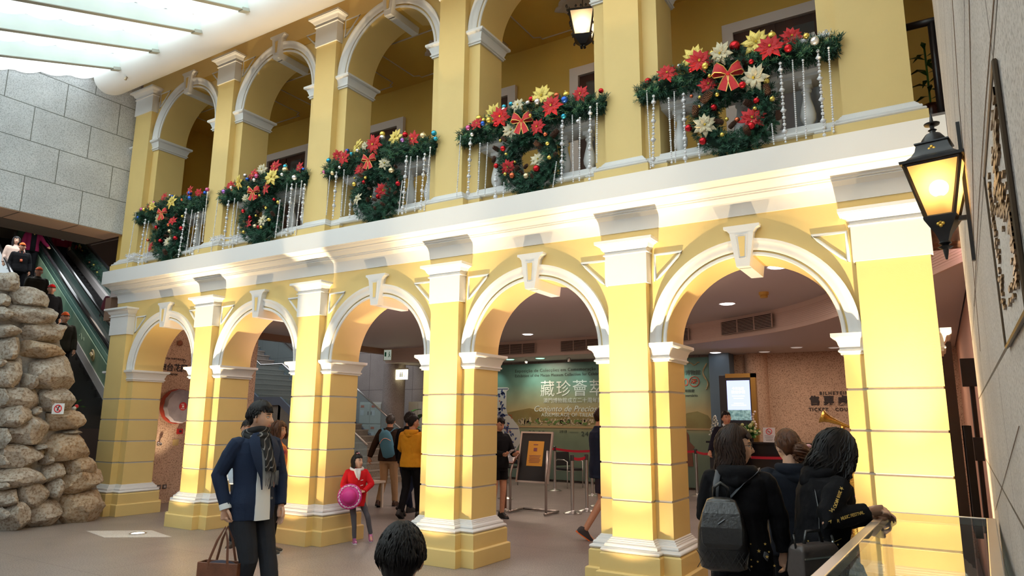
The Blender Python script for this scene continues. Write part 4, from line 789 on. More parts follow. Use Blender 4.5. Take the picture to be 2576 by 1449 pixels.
m = MB(); m.box(1.4, 7.49, 9.991, 9.998, 1.40, 1.44); m.build('printed_shoreline', mat('shore_print', (.38, .26, .12), .5), mu)
# vase picture (a print: flat)
VX = 1.60; prof = [(.17, 2.50), (.23, 2.47), (.22, 2.43), (.15, 2.38), (.15, 1.9), (.19, 1.75), (.36, 1.62), (.55, 1.42), (.62, 1.2), (.60, .98), (.48, .78), (.36, .66)]
m = MB(); flat(m, [(VX-x, z) for x, z in prof]+[(VX+x, z) for x, z in reversed(prof)], 9.992); vs = m.build('printed_vase', mat('porcelain_print', (.50, .50, .46), .4), mu)
m = MB(); rnd = random.Random(12)
for k in range(70):
    z = rnd.uniform(.72, 2.4); hw = max(.1, min(x for x, zz in prof if abs(zz-z) < .25)-.05); x = VX+rnd.uniform(-hw, hw)
    a = rnd.random()*6.3; q = [(x+.05*cos(a+j*1.2)*(1 if j % 2 else .5), z+.06*sin(a+j*1.2)*(1 if j % 2 else .5)) for j in range(5)]; flat(m, q, 9.986)
for z, w in ((2.44, .2), (1.9, .14), (1.72, .2), (1.35, .55), (.85, .48)): m.box(VX-w, VX+w, 9.984, 9.987, z, z+.02)
m.build('blue_vase_pattern', mat('vase_blue', (.03, .05, .16), .5), vs)
m = MB()
for k in range(14): m.sph((VX+rnd.uniform(-.35, .35), 9.985, rnd.uniform(.85, 2.3)), .022, 6, 4, (1, .1, 1))
m.build('red_vase_flowers', mat('vase_red', (.40, .08, .03), .5), vs)
MW = mat('mural_white', (.62, .72, .68), .5); MD = mat('mural_dark', (.03, .05, .04), .5); MR_ = mat('mural_red', (.50, .10, .05), .5)
def mt(body, x, z, size, mm, sx=1, sh=0, spc=1, b=0): return text('lettering', body, (x, 9.992, z), size, mm, (pi/2, 0, 0), mu, .002, 'LEFT', sx, sh, spc, b)
mt('Exposição de Colecções em Comemoração do 20.º Aniversário', 2.02, 2.90, .125, MD, 1.0, 0, 1.12); mt('Exhibition of the Macao Museum Collection for Celebration of the 20th Anniversary', 2.02, 2.77, .115, MD, .88, 0, 1.12)
mt('藏珍薈萃', 2.83, 2.27, .46, MW, 1, 0, 1.12); mt('澳門博物館成立二十周年館藏展', 2.93, 2.07, .145, MW, 1, 0, 1.02); mt('Conjunto de Preciosidades', 2.62, 1.83, .22, MW, 1.0, .35, 1.02); mt('ASSEMBLAGE OF TREASURES', 2.87, 1.70, .13, MW, 1.05, 0, 1.1)
mt('29.09', 2.47, 1.20, .17, MD, 1.1, 0, 1.25); mt('2018', 3.42, 1.28, .09, MD, 1, 0, 1.3); m = MB(); m.box(3.72, 3.98, 9.99, 9.994, 1.29, 1.297); m.build('dash', MD, mu); mt('24.02', 4.06, 1.20, .17, MD, 1.1, 0, 1.25)
mt('澳門博物館', 6.62, 2.72, .13, MD); mt('20', 6.70, 2.45, .26, MR_); mt('周年館慶', 6.78, 2.30, .08, MD); mt('Aniversário', 6.75, 2.19, .09, MD)
m = MB(); m.tube([(7.10+.12*cos(a*pi/14), 9.99, 2.55+.12*sin(a*pi/14)) for a in range(28)], .01, 5, close=True)
for k in range(7): m.tube([(7.02+.16*rnd.random(), 9.99, 2.48+.15*rnd.random()) for j in range(3)], .007, 4)
m.build('printed_seal', MR_, mu); m = MB(); m.tube([(7.38+.06*sin(k*.8), 9.99, 2.35+.07*k) for k in range(10)], [.01+.012*abs(sin(k)) for k in range(10)], 5); m.tube([(6.95+.05*k, 9.99, 2.98+.04*sin(k*1.4)) for k in range(7)], .012, 5); m.build('printed_scroll', mat('scroll_print', (.35, .28, .14), .5), mu)
m = MB(); flat(m, [(6.80, .55), (6.78, .95), (6.84, 1.1), (6.80, 1.28), (6.86, 1.38), (6.92, 1.28), (6.93, 1.12), (7.05, 1.0), (6.98, .9), (7.0, .55)], 9.992); m.build('printed_figure', mat('figure_print', (.16, .06, .03), .5), mu)
# pillar with blue light put into its colour, beige pier and ticket hall
tag(MB().box(7.5, 7.98, 9.9, 10.35, 0, 3.2).build('square_pillar', mat('pillar_blue_light', (.10, .17, .24), .4), bevel=.01), 'smooth square pillar in painted blue light between the mural and the ticket hall', 'pillar')
tag(MB().lathe([(.26, 0), (.26, 3.2)], 28, (8.47, 10.45, 0)).build('round_column', SPK, smooth=.6), 'speckled beige half round column left of the ticket counter wall', 'column')
t = empty('ticket_lettering', 'dark ticket counter lettering on the speckled back wall', 'wall sign')
for bdy, x, z, s_, sp_, bo in (('BILHETEIRA', 9.82, 2.22, .10, 1.35, .002), ('售 票 處', 9.60, 2.01, .22, 1.05, .008), ('TICKET   COUNTER', 9.57, 1.86, .10, 1.3, .002)): text('lettering', bdy, (x, 10.44, z), s_, SG, (pi/2, 0, 0), t, .008, 'LEFT', 1, 0, sp_, bo)
t = empty('ticket_counter', 'long black stone ticket counter', 'counter', (0, 0, 0)); BS_ = mat('black_stone', (.018, .016, .016), .15)
MB().box(7.95, 12.0, 8.05, 8.6, 0, 1.17).build('counter_body', BS_, t); MB().box(7.9, 12.05, 7.98, 8.65, 1.17, 1.21).build('counter_top', BS_, t, bevel=.005)
t = empty('display_screen', 'tall lit information screen in a dark gold-edged frame behind the counter', 'screen', (0, 0, 0)); t.location = (0, 0, 0)
MB().box(7.95, 8.72, 9.03, 9.12, 0, 2.62).build('screen_housing', mat('screen_dark', (.02, .02, .025), .3), t, bevel=.01); m = MB(); m.box(8.64, 8.74, 9.0, 9.14, 1.2, 2.65); m.box(8.1, 8.74, 9.0, 9.14, 2.56, 2.65); m.build('gold_frame_edge', mat('dull_gold', (.35, .20, .05), .35, .8), t)
sc_ = MB().box(8.12, 8.61, 9.015, 9.03, 1.64, 2.50).build('screen_face', emis('screen_lilac', (.50, .55, 1.0), 1.7), t)
m = MB(); m.box(8.12, 8.61, 9.005, 9.014, 1.64, 1.86); m.build('photo_strip', mat('screen_photo', (.10, .25, .25), .5, noise=(14, .9), col2=(.5, .8, .85), emit=((.2, .4, .4), .5)), sc_)
SWM = emis('screen_text', (1, 1, 1), 2.2)
for bdy, z, s_ in (('今天免費', 2.30, .065), ('歡迎參觀', 2.22, .075), ('ENTRADA GRATUITA', 2.15, .028), ('FREE ADMISSION', 2.10, .028), ('WELCOME TO', 1.99, .032), ('THE MACAO MUSEUM', 1.95, .032)): text('screen_lettering', bdy, (8.365, 9.008, z), s_, SWM, (pi/2, 0, 0), sc_, .0005, 'CENTER')
# things on the counter
t = empty('flower_arrangement', 'flower arrangement with green and white blooms on the ticket counter', 'flowers', (8.72, 8.25, 1.21)); MB().lathe([(.06, 0), (.08, .1), (.07, .12)], 14).build('vase', DRK, t); m = MB(); f = MB(); rnd = random.Random(5)
for k in range(110):
    a = rnd.random()*6.28; e_ = rnd.uniform(-.2, 1.4); L = rnd.uniform(.1, .3); d = V((cos(a)*cos(e_), sin(a)*cos(e_), sin(e_))); p = V((0, 0, .12)); w = d.orthogonal().normalized()*.02; m.add([p, p+d*L*.6+w, p+d*L, p+d*L*.6-w], [(0, 1, 2, 3)])
    if k % 5 == 0: f.sph(tuple(p+d*L), .035, 7, 5)
m.build('foliage', LEAF, t); f.build('blossoms', mat('bloom_green', (.45, .50, .22), .6), t, smooth=True); m = MB()
for k in range(8): m.sph((.12+.03*sin(k), 0, .25+.05*k), .025, 6, 4)
m.build('white_sprays', mat('orchid_white', (.8, .7, .66), .6), t, smooth=True)
t = empty('tabletop_christmas_tree', 'small silver tabletop christmas tree on the left end of the counter', 'christmas tree', (8.02, 8.3, 1.21)); m = MB(); m.tube([(0, 0, 0), (0, 0, .52)], .01, 6)
for k in range(46): z = .08+.44*k/46; r = .13*(1-k/50); a = k*2.4; m.sph((r*cos(a), r*sin(a), z), .022, 6, 4)
m.build('silver_branches', mat('silver_tinsel', (.55, .58, .52), .3, .6), t, smooth=True); MB().box(-.08, .08, -.06, .06, 0, .03).build('stand', mat('stand_pale', (.5, .5, .45)), t)
t = empty('no_smoking_notice', 'white no-smoking notice standing on the counter', 'notice', (9.15, 8.05, 1.21)); m = MB(); m.T = TR(rx=-.15); m.box(-.115, .115, -.003, .003, 0, .29); m.build('card', mat('paper', (.8, .8, .8), .6), t); m = MB(); m.T = TR(rx=-.15); m.tube([(.055*cos(a*pi/12), -.006, .21+.055*sin(a*pi/12)) for a in range(24)], .007, 6, close=True); m.tube([(-.04, -.006, .25), (.04, -.006, .17)], .006, 6); m.build('red_ring', mat('sign_red', (.7, .03, .03)), t)
m = MB(); m.T = TR(rx=-.15); m.box(-.035, .03, -.005, -.003, .2, .212); [m.box(-.09+.01*k, .09-.01*k, -.005, -.003, .12-.03*k, .128-.03*k) for k in range(4)]; m.build('printed_lines', mat('print_grey', (.2, .2, .2), .6), t)
# ------------------------------------------------------------------ vents, downlights, detector
VD = mat('vent_dark', (.015, .01, .01), .8); VS = mat('vent_slat', (.55, .42, .35), .6)
def vent(p0, p1, n, lab):
    a = V((*p0, 0)); b = V((*p1, 0)); d = (b-a); L = d.length; d.normalize(); t = empty('ceiling_vent', lab, 'vent', (p0[0], p0[1], 3.27), atan2(d.y, d.x), group='bulkhead air vents')
    MB().box(0, L, .0, .01, 0, .25).build('backing', VD, t); m = MB()
    for k in range(9): m.box(0, L, -.014, .0, .005+.027*k, .0135+.027*k)
    for k in range(n+1): m.box(L*k/n-.008, L*k/n+.008, -.02, .0, 0, .25)
    m.build('slats', VS, t)
def off(p, q): d = V((q[0]-p[0], q[1]-p[1])).normalized(); nrm = V((d.y, -d.x))*.03; return (p[0]+nrm.x, p[1]+nrm.y), (q[0]+nrm.x, q[1]+nrm.y)
for p, q, n, lab in (((2.35, 8.60), (3.5, 8.575), 3, 'dark slatted air vent in the bulkhead above the mural vase'), ((4.25, 8.54), (5.35, 8.43), 3, 'dark slatted air vent in the bulkhead above the mural lettering'), ((7.1, 7.87), (7.80, 7.50), 2, 'dark slatted air vent seen beside the fifth pillar in the right arch'), ((8.62, 6.98), (9.72, 6.2), 3, 'large dark slatted air vent in the middle of the curved bulkhead')):
    vent(*off(p, q), n, lab)
for k, (x, y, z, on) in enumerate(((9.17, 5.2, 3.6, 1), (10.48, 2.61, 3.6, 1), (3.97, 7.35, 3.6, 1), (11.9, 2.4, 3.6, 1), (7.75, 9.6, 3.2, 1), (8.79, 9.9, 3.2, 0), (9.6, 9.2, 3.2, 0), (2.4, 9.1, 3.2, 2), (3.3, 9.15, 3.2, 2), (10.3, 9.6, 3.2, 0))):
    t = empty('downlight', f'round recessed ceiling downlight {["above the middle of the right arch", "at the crown of the right arch, brightest", "seen in the fourth arch", "in the gap beside the granite wall", "in front of the blue-lit pillar", "left of the ticket lettering", "second above the ticket counter", "left greenish one over the mural", "right greenish one over the mural", "above the ticket lettering"][k]}', 'downlight', (x, y, z), group='lobby downlights')
    MB().lathe([(.125, -.006), (.14, -.014), (.15, -.006), (.15, 0)], 24).build('trim_ring', mat('ring_white', (.7, .62, .6), .4), t, smooth=.6)
    MB().lathe([(.001, -.02), (.10, -.02), (.125, -.006)], 24).build('lens', emis(['lens_dim', 'lens_white', 'lens_green'][on], [(.8, .6, .5), (1, .92, .9), (.3, 1, .6)][on], [.5, 6, 3][on]), t)
t = empty('smoke_detector', 'yellow-brown smoke detector on the lobby ceiling in the right arch', 'smoke detector', (9.93, 4.42, 3.6)); MB().lathe([(.001, -.09), (.05, -.09), (.06, -.075), (.055, -.05), (.075, -.045), (.075, -.0)], 20).build('detector_body', mat('aged_yellow', (.62, .38, .08), .5), t, smooth=.6)
# spots washing the mural
for x in (1.4, 2.7, 4.0, 5.3, 6.7):
    t = empty('mural_spot', f'small ceiling spot washing the mural, {["far left", "second", "third", "fourth", "rightmost"][int((x-1.3)/1.25)]}', 'spotlight', (x, 9.45, 3.2), group='mural spots'); MB().lathe([(.035, -.10), (.04, -.02), (.02, 0)], 14).build('lamp_body', CHR, t, smooth=.6)
    lamp('mural_spot_beam', 'SPOT', (x, 9.45, 3.08), 14, (.75, 1, .92), (x, 10.0, 2.4), .03, 75, .8)
# ------------------------------------------------------------------ barrier posts
def post():
    t = empty('barrier_post', '', 'barrier post'); MB().lathe([(.16, 0), (.16, .012), (.12, .028), (.04, .045), (.03, .06)], 28).build('base', CHR, t, smooth=.6); MB().lathe([(.031, .05), (.031, .93)], 18).build('pole', CHR, t, smooth=.6); MB().lathe([(.035, .90), (.035, 1.0), (.02, 1.01)], 18).build('belt_head', mat('head_dark', (.05, .045, .045), .4), t, smooth=.6); return t
PP = [(6.44, 4.70, 'front left one right of the easel'), (6.52, 5.12, 'just behind the front post'), (4.37, 7.94, 'behind the easel'), (5.54, 7.46, 'left of the photographer, far row'), (7.42, 8.84, 'standing before the right mural end'), (4.29, 5.92, 'left of the easel, behind the lectern'), (6.39, 5.90, 'third of the front cluster'), (7.95, 8.2, 'beside the staff member'), (9.6, 7.3, 'hidden behind the three women')]
p0 = post()
for k, (x, y, s) in enumerate(PP):
    o = p0 if k == 0 else dup(p0); o.location = (x, y, 0); o['label'] = f'steel barrier post with belt, {s}'; o['group'] = 'barrier posts'
BR = mat('belt_red', (.48, .01, .03), .6)
for a, b, s in ((0, 1, 'between the two front posts'), (2, 3, 'behind the easel'), (3, 4, 'running behind the photographer'), (5, 2, 'left of the easel'), (4, 7, 'left of the staff member'), (7, 8, 'behind the women in black')):
    A_, B_ = V((PP[a][0], PP[a][1], .95)), V((PP[b][0], PP[b][1], .95)); m = MB(); d = (B_-A_).normalized(); nr = V((-d.y, d.x, 0))*.002; N = 8
    m.loft([[A_.lerp(B_, k/N)+nr*s2+V((0, 0, h-.05*sin(pi*k/N)*.6)) for s2, h in ((1, -.025), (-1, -.025), (-1, .025), (1, .025))] for k in range(N+1)]); tag(m.build('barrier_belt', BR), f'red barrier belt {s}', 'barrier belt', 'red barrier belts')
# easel sign
t = empty('sign_stand', 'steel floor stand with a tilted framed black board and orange notice', 'sign stand', (5.85, 4.35, 0), 0); ST = mat('stand_steel', (.45, .40, .36), .3, .9)
m = MB()
for s in (-1, 1): m.tube([(s*.36, -.25, .03), (s*.36, .25, .03)], .022, 8); m.tube([(s*.36, -.2, .03), (s*.36, -.2, .66), (s*.33, -.08, 1.08)], .022, 8)
m.tube([(-.36, .25, .03), (.36, .25, .03)], .022, 8); m.build('stand_frame', ST, t, smooth=True)
BT = TR(0, -.06, .55, rx=-.22); m = MB(); m.T = BT; m.box(-.30, .30, 0, .02, 0, .84); bd = m.build('board', mat('board_black', (.02, .018, .018), .35), t)
m = MB(); m.T = BT
for x0, x1, z0, z1 in ((-.33, .33, -.03, 0), (-.33, .33, .84, .87), (-.33, -.30, 0, .84), (.30, .33, 0, .84)): m.box(x0, x1, -.012, .03, z0, z1)
m.build('board_frame', mat('frame_silver', (.65, .55, .48), .35, .7), t); m = MB(); m.T = BT; m.box(-.15, .17, -.004, 0, .26, .70); po_ = m.build('orange_notice', mat('notice_orange', (.85, .42, .06), .6), t)
m = MB(); m.T = BT; m.box(-.03, .04, -.006, -.004, .52, .58); [m.box(-.11+.01*(k % 2), .13-.012*(k % 3), -.006, -.004, .44-.024*k, .448-.024*k) for k in range(6)]; m.box(-.04, .05, -.006, -.004, .63, .645); m.build('printed_text', mat('notice_ink', (.30, .10, .12), .6), po_)
# lectern sign
t = empty('lectern_sign', 'brown framed lectern sign on a thin pole beside the middle pillar', 'lectern sign', (5.30, 4.30, 0)); BRW = mat('frame_brown', (.16, .06, .03), .4)
MB().lathe([(.16, 0), (.16, .012), (.03, .03), (.022, .05)], 24).build('base', ST, t, smooth=.6); MB().lathe([(.02, .04), (.02, .92)], 12).build('pole', BRW, t, smooth=.6); m = MB(); m.T = TR(0, 0, .93, rx=.6); m.box(-.24, .24, -.17, .17, 0, .025); m.build('sign_frame', BRW, t, bevel=.004); m = MB(); m.T = TR(0, 0, .93, rx=.6); m.box(-.2, .2, -.13, .13, .025, .028); pg = m.build('sign_face', mat('face_dark', (.06, .05, .05), .3), t); m = MB(); m.T = TR(0, 0, .93, rx=.6); [m.box(-.08, .08, -.05+.03*k, -.042+.03*k, .028, .029) for k in range(3)]; m.build('printed_text', mat('paper', (.8, .8, .8)), pg)
# chairs by the mural
def chair():
    t = empty('steel_armchair', '', 'chair'); m = MB()
    for s in (-1, 1): m.tube([(s*.25, -.22, 0), (s*.25, -.22, .62), (s*.25, -.1, .66), (s*.25, .15, .66), (s*.25, .22, .6), (s*.25, .22, 0)], .014, 8)
    m.tube([(-.25, -.2, .4), (.25, -.2, .4)], .012, 6); m.tube([(-.25, .2, .4), (.25, .2, .4)], .012, 6); m.build('frame', CHR, t, smooth=True); MB().box(-.24, .24, -.22, .22, .41, .46).build('seat', DRK, t, bevel=.015); m = MB(); m.T = TR(0, .2, .46, rx=-.15); m.box(-.23, .23, 0, .04, .05, .38); m.build('backrest', DRK, t, bevel=.015); return t
c0 = chair()
for k, (x, y, rz, s) in enumerate(((4.25, 8.9, 1.2, 'right of the easel before the mural'), (2.6, 8.6, -.5, 'below the mural vase'))):
    o = c0 if k == 0 else dup(c0); o.location = (x, y, 0); o.rotation_euler = (0, 0, rz); o['label'] = f'black seated steel armchair {s}'; o['group'] = 'steel armchairs'
# bench seen behind the man in the suit
t = empty('low_table', 'pale low table behind the man in the navy blazer', 'table', (2.9, 3.2, 0)); MB().box(-.5, .3, -.25, .25, .44, .48).build('table_top', mat('table_cream', (.7, .62, .52), .5), t, bevel=.004)
for x in (-.46, .26):
    for y in (-.21, .21): MB().box(x-.02, x+.02, y-.02, y+.02, 0, .44).build('leg', MATS['table_cream'], t)
# ------------------------------------------------------------------ golden christmas figures beside the right pillar
t = empty('trumpet_figure', 'golden robed figure blowing a long golden trumpet, behind the women', 'christmas figure', (11.12, 4.0, 0)); m = MB(); m.lathe([(.001, .0), (.30, .0), (.26, .5), (.2, .9), (.13, 1.2), (.15, 1.32), (.07, 1.42)], 20); m.build('robe', GLD, t, smooth=True)
m = MB(); m.sph((0, 0, 1.50), .09, 14, 9, (.9, 1, 1.1)); m.build('head', mat('doll_skin', (.6, .35, .2), .5), t, smooth=True); m = MB(); m.sph((.01, .02, 1.53), .10, 12, 8); m.build('hair', GLD, t, smooth=True)
m = MB(); a, b = V((.05, -.10, 1.50)), V((-.42, -.12, 1.70)); m.tube([a.lerp(b, u) for u in (0, .3, .6, .78, .9, 1)], [.012, .018, .032, .045, .065, .10], 16); m.build('trumpet', GLD, t, smooth=True)
m = MB(); m.tube([(-.1, -.03, 1.33), (-.2, -.12, 1.40), (-.16, -.12, 1.56)], [.06, .05, .03], 10); m.tube([(.1, -.05, 1.33), (.08, -.14, 1.42), (-.02, -.13, 1.52)], [.055, .045, .03], 10); m.build('sleeves', GLD, t, smooth=True)
t = empty('golden_reindeer', 'small golden reindeer figure beside the rightmost pillar', 'christmas figure', (11.10, 2.3, 0), 2.6); m = MB(); m.sph((0, 0, .62), .17, 14, 9, (1.5, .8, .85)); m.tube([(.2, 0, .66), (.28, 0, .85), (.30, 0, 1.02)], [.11, .075, .06], 12); m.tube([(.27, 0, 1.03), (.36, 0, 1.06), (.46, 0, 1.01)], [.06, .06, .035], 12)
for sx in (-.18, .18):
    for s in (-.08, .08): m.tube([(sx, s, .55), (sx+.02, s, .3), (sx, s, 0)], [.055, .03, .025], 8)
m.build('body', GLD, t, smooth=True); m = MB()
for s in (-1, 1): m.tube([(.27, s*.03, 1.08), (.22, s*.1, 1.2), (.24, s*.13, 1.32)], .014, 6); m.tube([(.22, s*.1, 1.2), (.3, s*.14, 1.24)], .012, 6); m.tube([(.26, s*.05, 1.07), (.2, s*.12, 1.06)], [.03, .01], 6)
m.build('antlers', GLD, t, smooth=True)
t = empty('silver_christmas_tree', 'silver and pink decorated christmas tree partly behind the rightmost pillar', 'christmas tree', (11.45, 3.1, 0)); m = MB(); m.tube([(0, 0, 0), (0, 0, 1.75)], .03, 8); rnd = random.Random(6)
for k in range(900):
    z = rnd.uniform(.15, 1.75); r = .5*(1-z/1.85); a = rnd.random()*6.28; p = V((r*.4*cos(a), r*.4*sin(a), z)); d = V((cos(a), sin(a), rnd.uniform(-.5, .3)))*r*.8; w = d.cross(V((0, 0, 1))).normalized()*.01; m.add([p-w, p+w, p+d+w*.5, p+d-w*.5], [(0, 1, 2, 3)])
m.build('tinsel_branches', mat('silver_tinsel', (.55, .58, .52)), t)
for k in range(26):
    z = rnd.uniform(.3, 1.6); r = .5*(1-z/1.85)+.02; a = rnd.uniform(2.5, 6.5); o = MB().sph((0, 0, 0), .045, 10, 7).build('bauble', [MATS['red_bauble'], MATS['pink_bauble'], MATS['silver_bauble']][k % 3], t, smooth=True); o.location = (r*cos(a), r*sin(a), z)
# ------------------------------------------------------------------ lanterns
def lantern_glass(name, col, st, c, rad):
    if name in MATS: return MATS[name]
    m = bpy.data.materials.new(name); m.use_nodes = True; nt = m.node_tree; nt.nodes.clear()
    tr = nd(nt, 'ShaderNodeBsdfTranslucent'); tr.inputs[0].default_value = (*col, 1); gl = nd(nt, 'ShaderNodeBsdfGlossy'); gl.inputs['Roughness'].default_value = .2; tp = nd(nt, 'ShaderNodeBsdfTransparent'); tp.inputs[0].default_value = (*col, 1)
    n = nd(nt, 'ShaderNodeTexNoise'); n.inputs['Scale'].default_value = 120; tc = nd(nt, 'ShaderNodeTexCoord'); nt.links.new(tc.outputs['Object'], n.inputs[0]); bp = nd(nt, 'ShaderNodeBump'); bp.inputs['Strength'].default_value = .5; nt.links.new(n.outputs[0], bp.inputs['Height'])
    for s in (tr, gl): nt.links.new(bp.outputs[0], s.inputs['Normal'])
    a = nd(nt, 'ShaderNodeMixShader'); a.inputs[0].default_value = .25; nt.links.new(tr.outputs[0], a.inputs[1]); nt.links.new(tp.outputs[0], a.inputs[2]); b = nd(nt, 'ShaderNodeMixShader'); b.inputs[0].default_value = .06; nt.links.new(a.outputs[0], b.inputs[1]); nt.links.new(gl.outputs[0], b.inputs[2]); o = nd(nt, 'ShaderNodeOutputMaterial'); nt.links.new(b.outputs[0], o.inputs[0]); MATS[name] = m; return m
def sq(w, z): return [(-w, -w, z), (w, -w, z), (w, w, z), (-w, w, z)]
def lantern_body(t, wt, wb, z0, z1, gm, bar=.011):
    m = MB()
    for a, b in ((wt, z1), (wb, z0)):
        p = sq(a, b); m.tube(p, bar, 4, close=True)
    for k in range(4): m.tube([sq(wb, z0)[k], sq(wt, z1)[k]], bar, 4)
    m.build('frame', BLK, t)
    m = MB()
    for k in range(4):
        a, b = sq(wb, z0)[k], sq(wb, z0)[(k+1) % 4]; c, d = sq(wt, z1)[(k+1) % 4], sq(wt, z1)[k]; m.add([a, b, c, d], [(0, 1, 2, 3)])
    m.build('glass_panes', gm, t)
t = empty('wall_lantern', 'lit black wall lantern with textured amber glass on the right granite wall', 'lantern', (12.185, -3.18, 2.50), -.18)
AMB = lantern_glass('amber_glass', (.95, .62, .26), 1, 0, 0)
lantern_body(t, .105, .052, 0, .235, AMB, .009)
m = MB(); m.loft([sq(.12, .237), sq(.122, .250), sq(.10, .256), sq(.08, .275), sq(.066, .30), sq(.06, .33), sq(.066, .332), sq(.066, .338), sq(.05, .338)]); m.build('roof', BLK, t, smooth=.5)
m = MB(); m.lathe([(.05, .336), (.048, .36), (.03, .385), (.012, .39), (.012, .40), (.018, .405), (.008, .412), (.01, .425), (.03, .43), (.032, .436), (.008, .445), (.005, .47), (.001, .49)], 16); m.build('finial', BLK, t, smooth=.6)
m = MB(); m.loft([sq(.062, .0), sq(.06, -.012), sq(.045, -.04), sq(.028, -.07), sq(.018, -.10), sq(.015, -.11)]); m.lathe([(.016, -.10), (.026, -.113), (.012, -.122), (.03, -.13), (.012, -.14), (.009, -.16), (.004, -.185)], 12); m.build('base_cup', BLK, t, smooth=.5)
m = MB()
for z, yy in ((.30, -.064), (-.035, -.05)):
    for dx, dz in ((-.009, 0), (.009, 0), (0, .009), (0, -.009)): m.sph((dx, yy, z+dz), .008, 8, 5, (1, .4, 1))
m.build('brass_quatrefoil', mat('brass', (.70, .42, .08), .3, 1.), t, smooth=True)
m = MB(); m.T = TR(rz=.18); m.box(.088, .102, -.012, .012, -.2, .42); m.box(.06, .10, -.008, .008, .2, .22); m.box(.04, .10, -.008, .008, -.02, .0); m.build('wall_bracket', BLK, t)
m = MB(); m.sph((0, 0, .135), .038, 16, 10); m.build('bulb', emis('bulb_warm', (1.0, .80, .45), 30), t, smooth=True); m = MB(); m.lathe([(.018, .0), (.02, .08), (.012, .10)], 12); m.build('lamp_holder', mat('holder', (.10, .06, .02), .5), t)
lamp('lantern_light', 'POINT', (12.185, -3.18, 2.66), 2.2, (1, .72, .38), None, .04)
t = empty('hanging_lantern', 'black wrought iron lantern hanging in the fourth gallery arch, lit', 'lantern', (8.50, 1.0, 6.62), .35)
FRO = lantern_glass('frosted_glass', (.95, .80, .62), 1, 0, 0); lantern_body(t, .165, .105, 0, .33, FRO, .013)
m = MB(); m.loft([sq(.18, .33), sq(.17, .345), sq(.05, .37), sq(.02, .40)]); m.loft([sq(.118, 0), sq(.09, -.04), sq(.04, -.10), sq(.02, -.11)]); m.build('caps', BLK, t)
m = MB(); m.tube([(0, 0, .38), (0, 0, .75)], .006, 6); m.build('chain', BLK, t); m = MB()
def curl(px, py, pz, d, s): m.tube([(px+d[0]*s*(.2+.045*k)*cos(k*.75)*.5+d[0]*s*.5, py+d[1]*s*(.2+.045*k)*cos(k*.75)*.5+d[1]*s*.5, pz+s*(.2+.045*k)*sin(k*.75)*.6) for k in range(12)], .0055, 5)
for k in range(4):
    c = sq(1, 0)[k]; d = (c[0]*.7, c[1]*.7)
    for z, w, s in ((.36, .165, .07), (.26, .15, .05), (.12, .128, .05), (-.01, .105, .06), (.31, .165, .05)): curl(c[0]*w, c[1]*w, z, d, s)
    for u in (-.6, -.2, .2, .6):
        e_ = sq(1, 0)[(k+1) % 4]; mxx = ((c[0]+e_[0])/2, (c[1]+e_[1])/2); tx = (e_[0]-c[0])/2, (e_[1]-c[1])/2; curl(mxx[0]*.165+tx[0]*.165*u, mxx[1]*.165+tx[1]*.165*u, .375, tx, .045)
    m.sph((c[0]*.02, c[1]*.02, -.13), .02, 6, 4)
m.build('scrollwork', BLK, t, smooth=True); m = MB(); m.sph((0, 0, .12), .045, 14, 9); m.build('bulb', emis('bulb_gallery', (1, .8, .5), 35), t, smooth=True)
lamp('lantern_light', 'POINT', (8.50, 1.0, 6.78), 5, (1, .78, .5), None, .05)
# ------------------------------------------------------------------ right wall details
def rw(y, z, o=0): return (12.37+.026*y-o, y, z)
t = empty('relief_plaque', 'square relief plaque of small raised metal bars on the right granite wall', 'plaque'); DM = mat('bronze_dark', (.075, .05, .03), .4, .6)
m = MB(); m.loft([[rw(y, z, .004) for y, z in ((-5.3, 1.8), (-4.65, 1.8), (-4.65, 2.215), (-5.3, 2.215))], [rw(y, z, -.01) for y, z in ((-5.3, 1.8), (-4.65, 1.8), (-4.65, 2.215), (-5.3, 2.215))]]); m.build('stone_field', stone('plaque_stone', (.56, .51, .47), (.64, .60, .56), (.36, .32, .29), 110, .8), t)
m = MB()
for a, b in (((-5.3, 1.8), (-4.65, 1.8)), ((-4.65, 1.8), (-4.65, 2.215)), ((-4.65, 2.215), (-5.3, 2.215)), ((-5.3, 2.215), (-5.3, 1.8))): m.tube([rw(*a, .004), rw(*b, .004)], .0045, 6)
m.build('groove_frame', DM, t); m = MB(); rnd = random.Random(11)
for k in range(210):
    u = rnd.random(); zc = 1.84+.34*rnd.random(); yc = -5.22+.13*sin(zc*22)+rnd.gauss(0, .07)+.16*(2.2-zc)
    if k > 170: yc = -4.82+rnd.gauss(0, .03); zc = 1.86+.30*((k-170)/40)
    yc = min(-4.72, max(-5.27, yc)); L = rnd.uniform(.02, .055); m.loft([[rw(y, z, o) for y, z in ((yc, zc), (yc+L, zc), (yc+L, zc+.006), (yc, zc+.006))] for o in (.002, .009)])
m.build('raised_bars', mat('bronze_bar', (.20, .12, .06), .35, .7), t)
m = MB()
for pts in ([(-5.6, 2.95), (-4.8, 2.6), (-3.8, 2.45), (-2.9, 2.35)], [(-6.2, 2.25), (-4.9, 2.30), (-4.0, 2.31), (-2, 2.27)], [(-5.2, 3.5), (-3.4, 2.9), (-2.2, 2.0)], [(-4.65, 1.62), (-2.6, 1.3), (-1.3, 1.1)]): m.tube([rw(y, z, .0) for y, z in pts], .0011, 4)
tag(m.build('wall_crack', mat('crack_rust', (.30, .20, .14), .8)), 'thin rusty crack lines running across the right granite wall', 'crack')
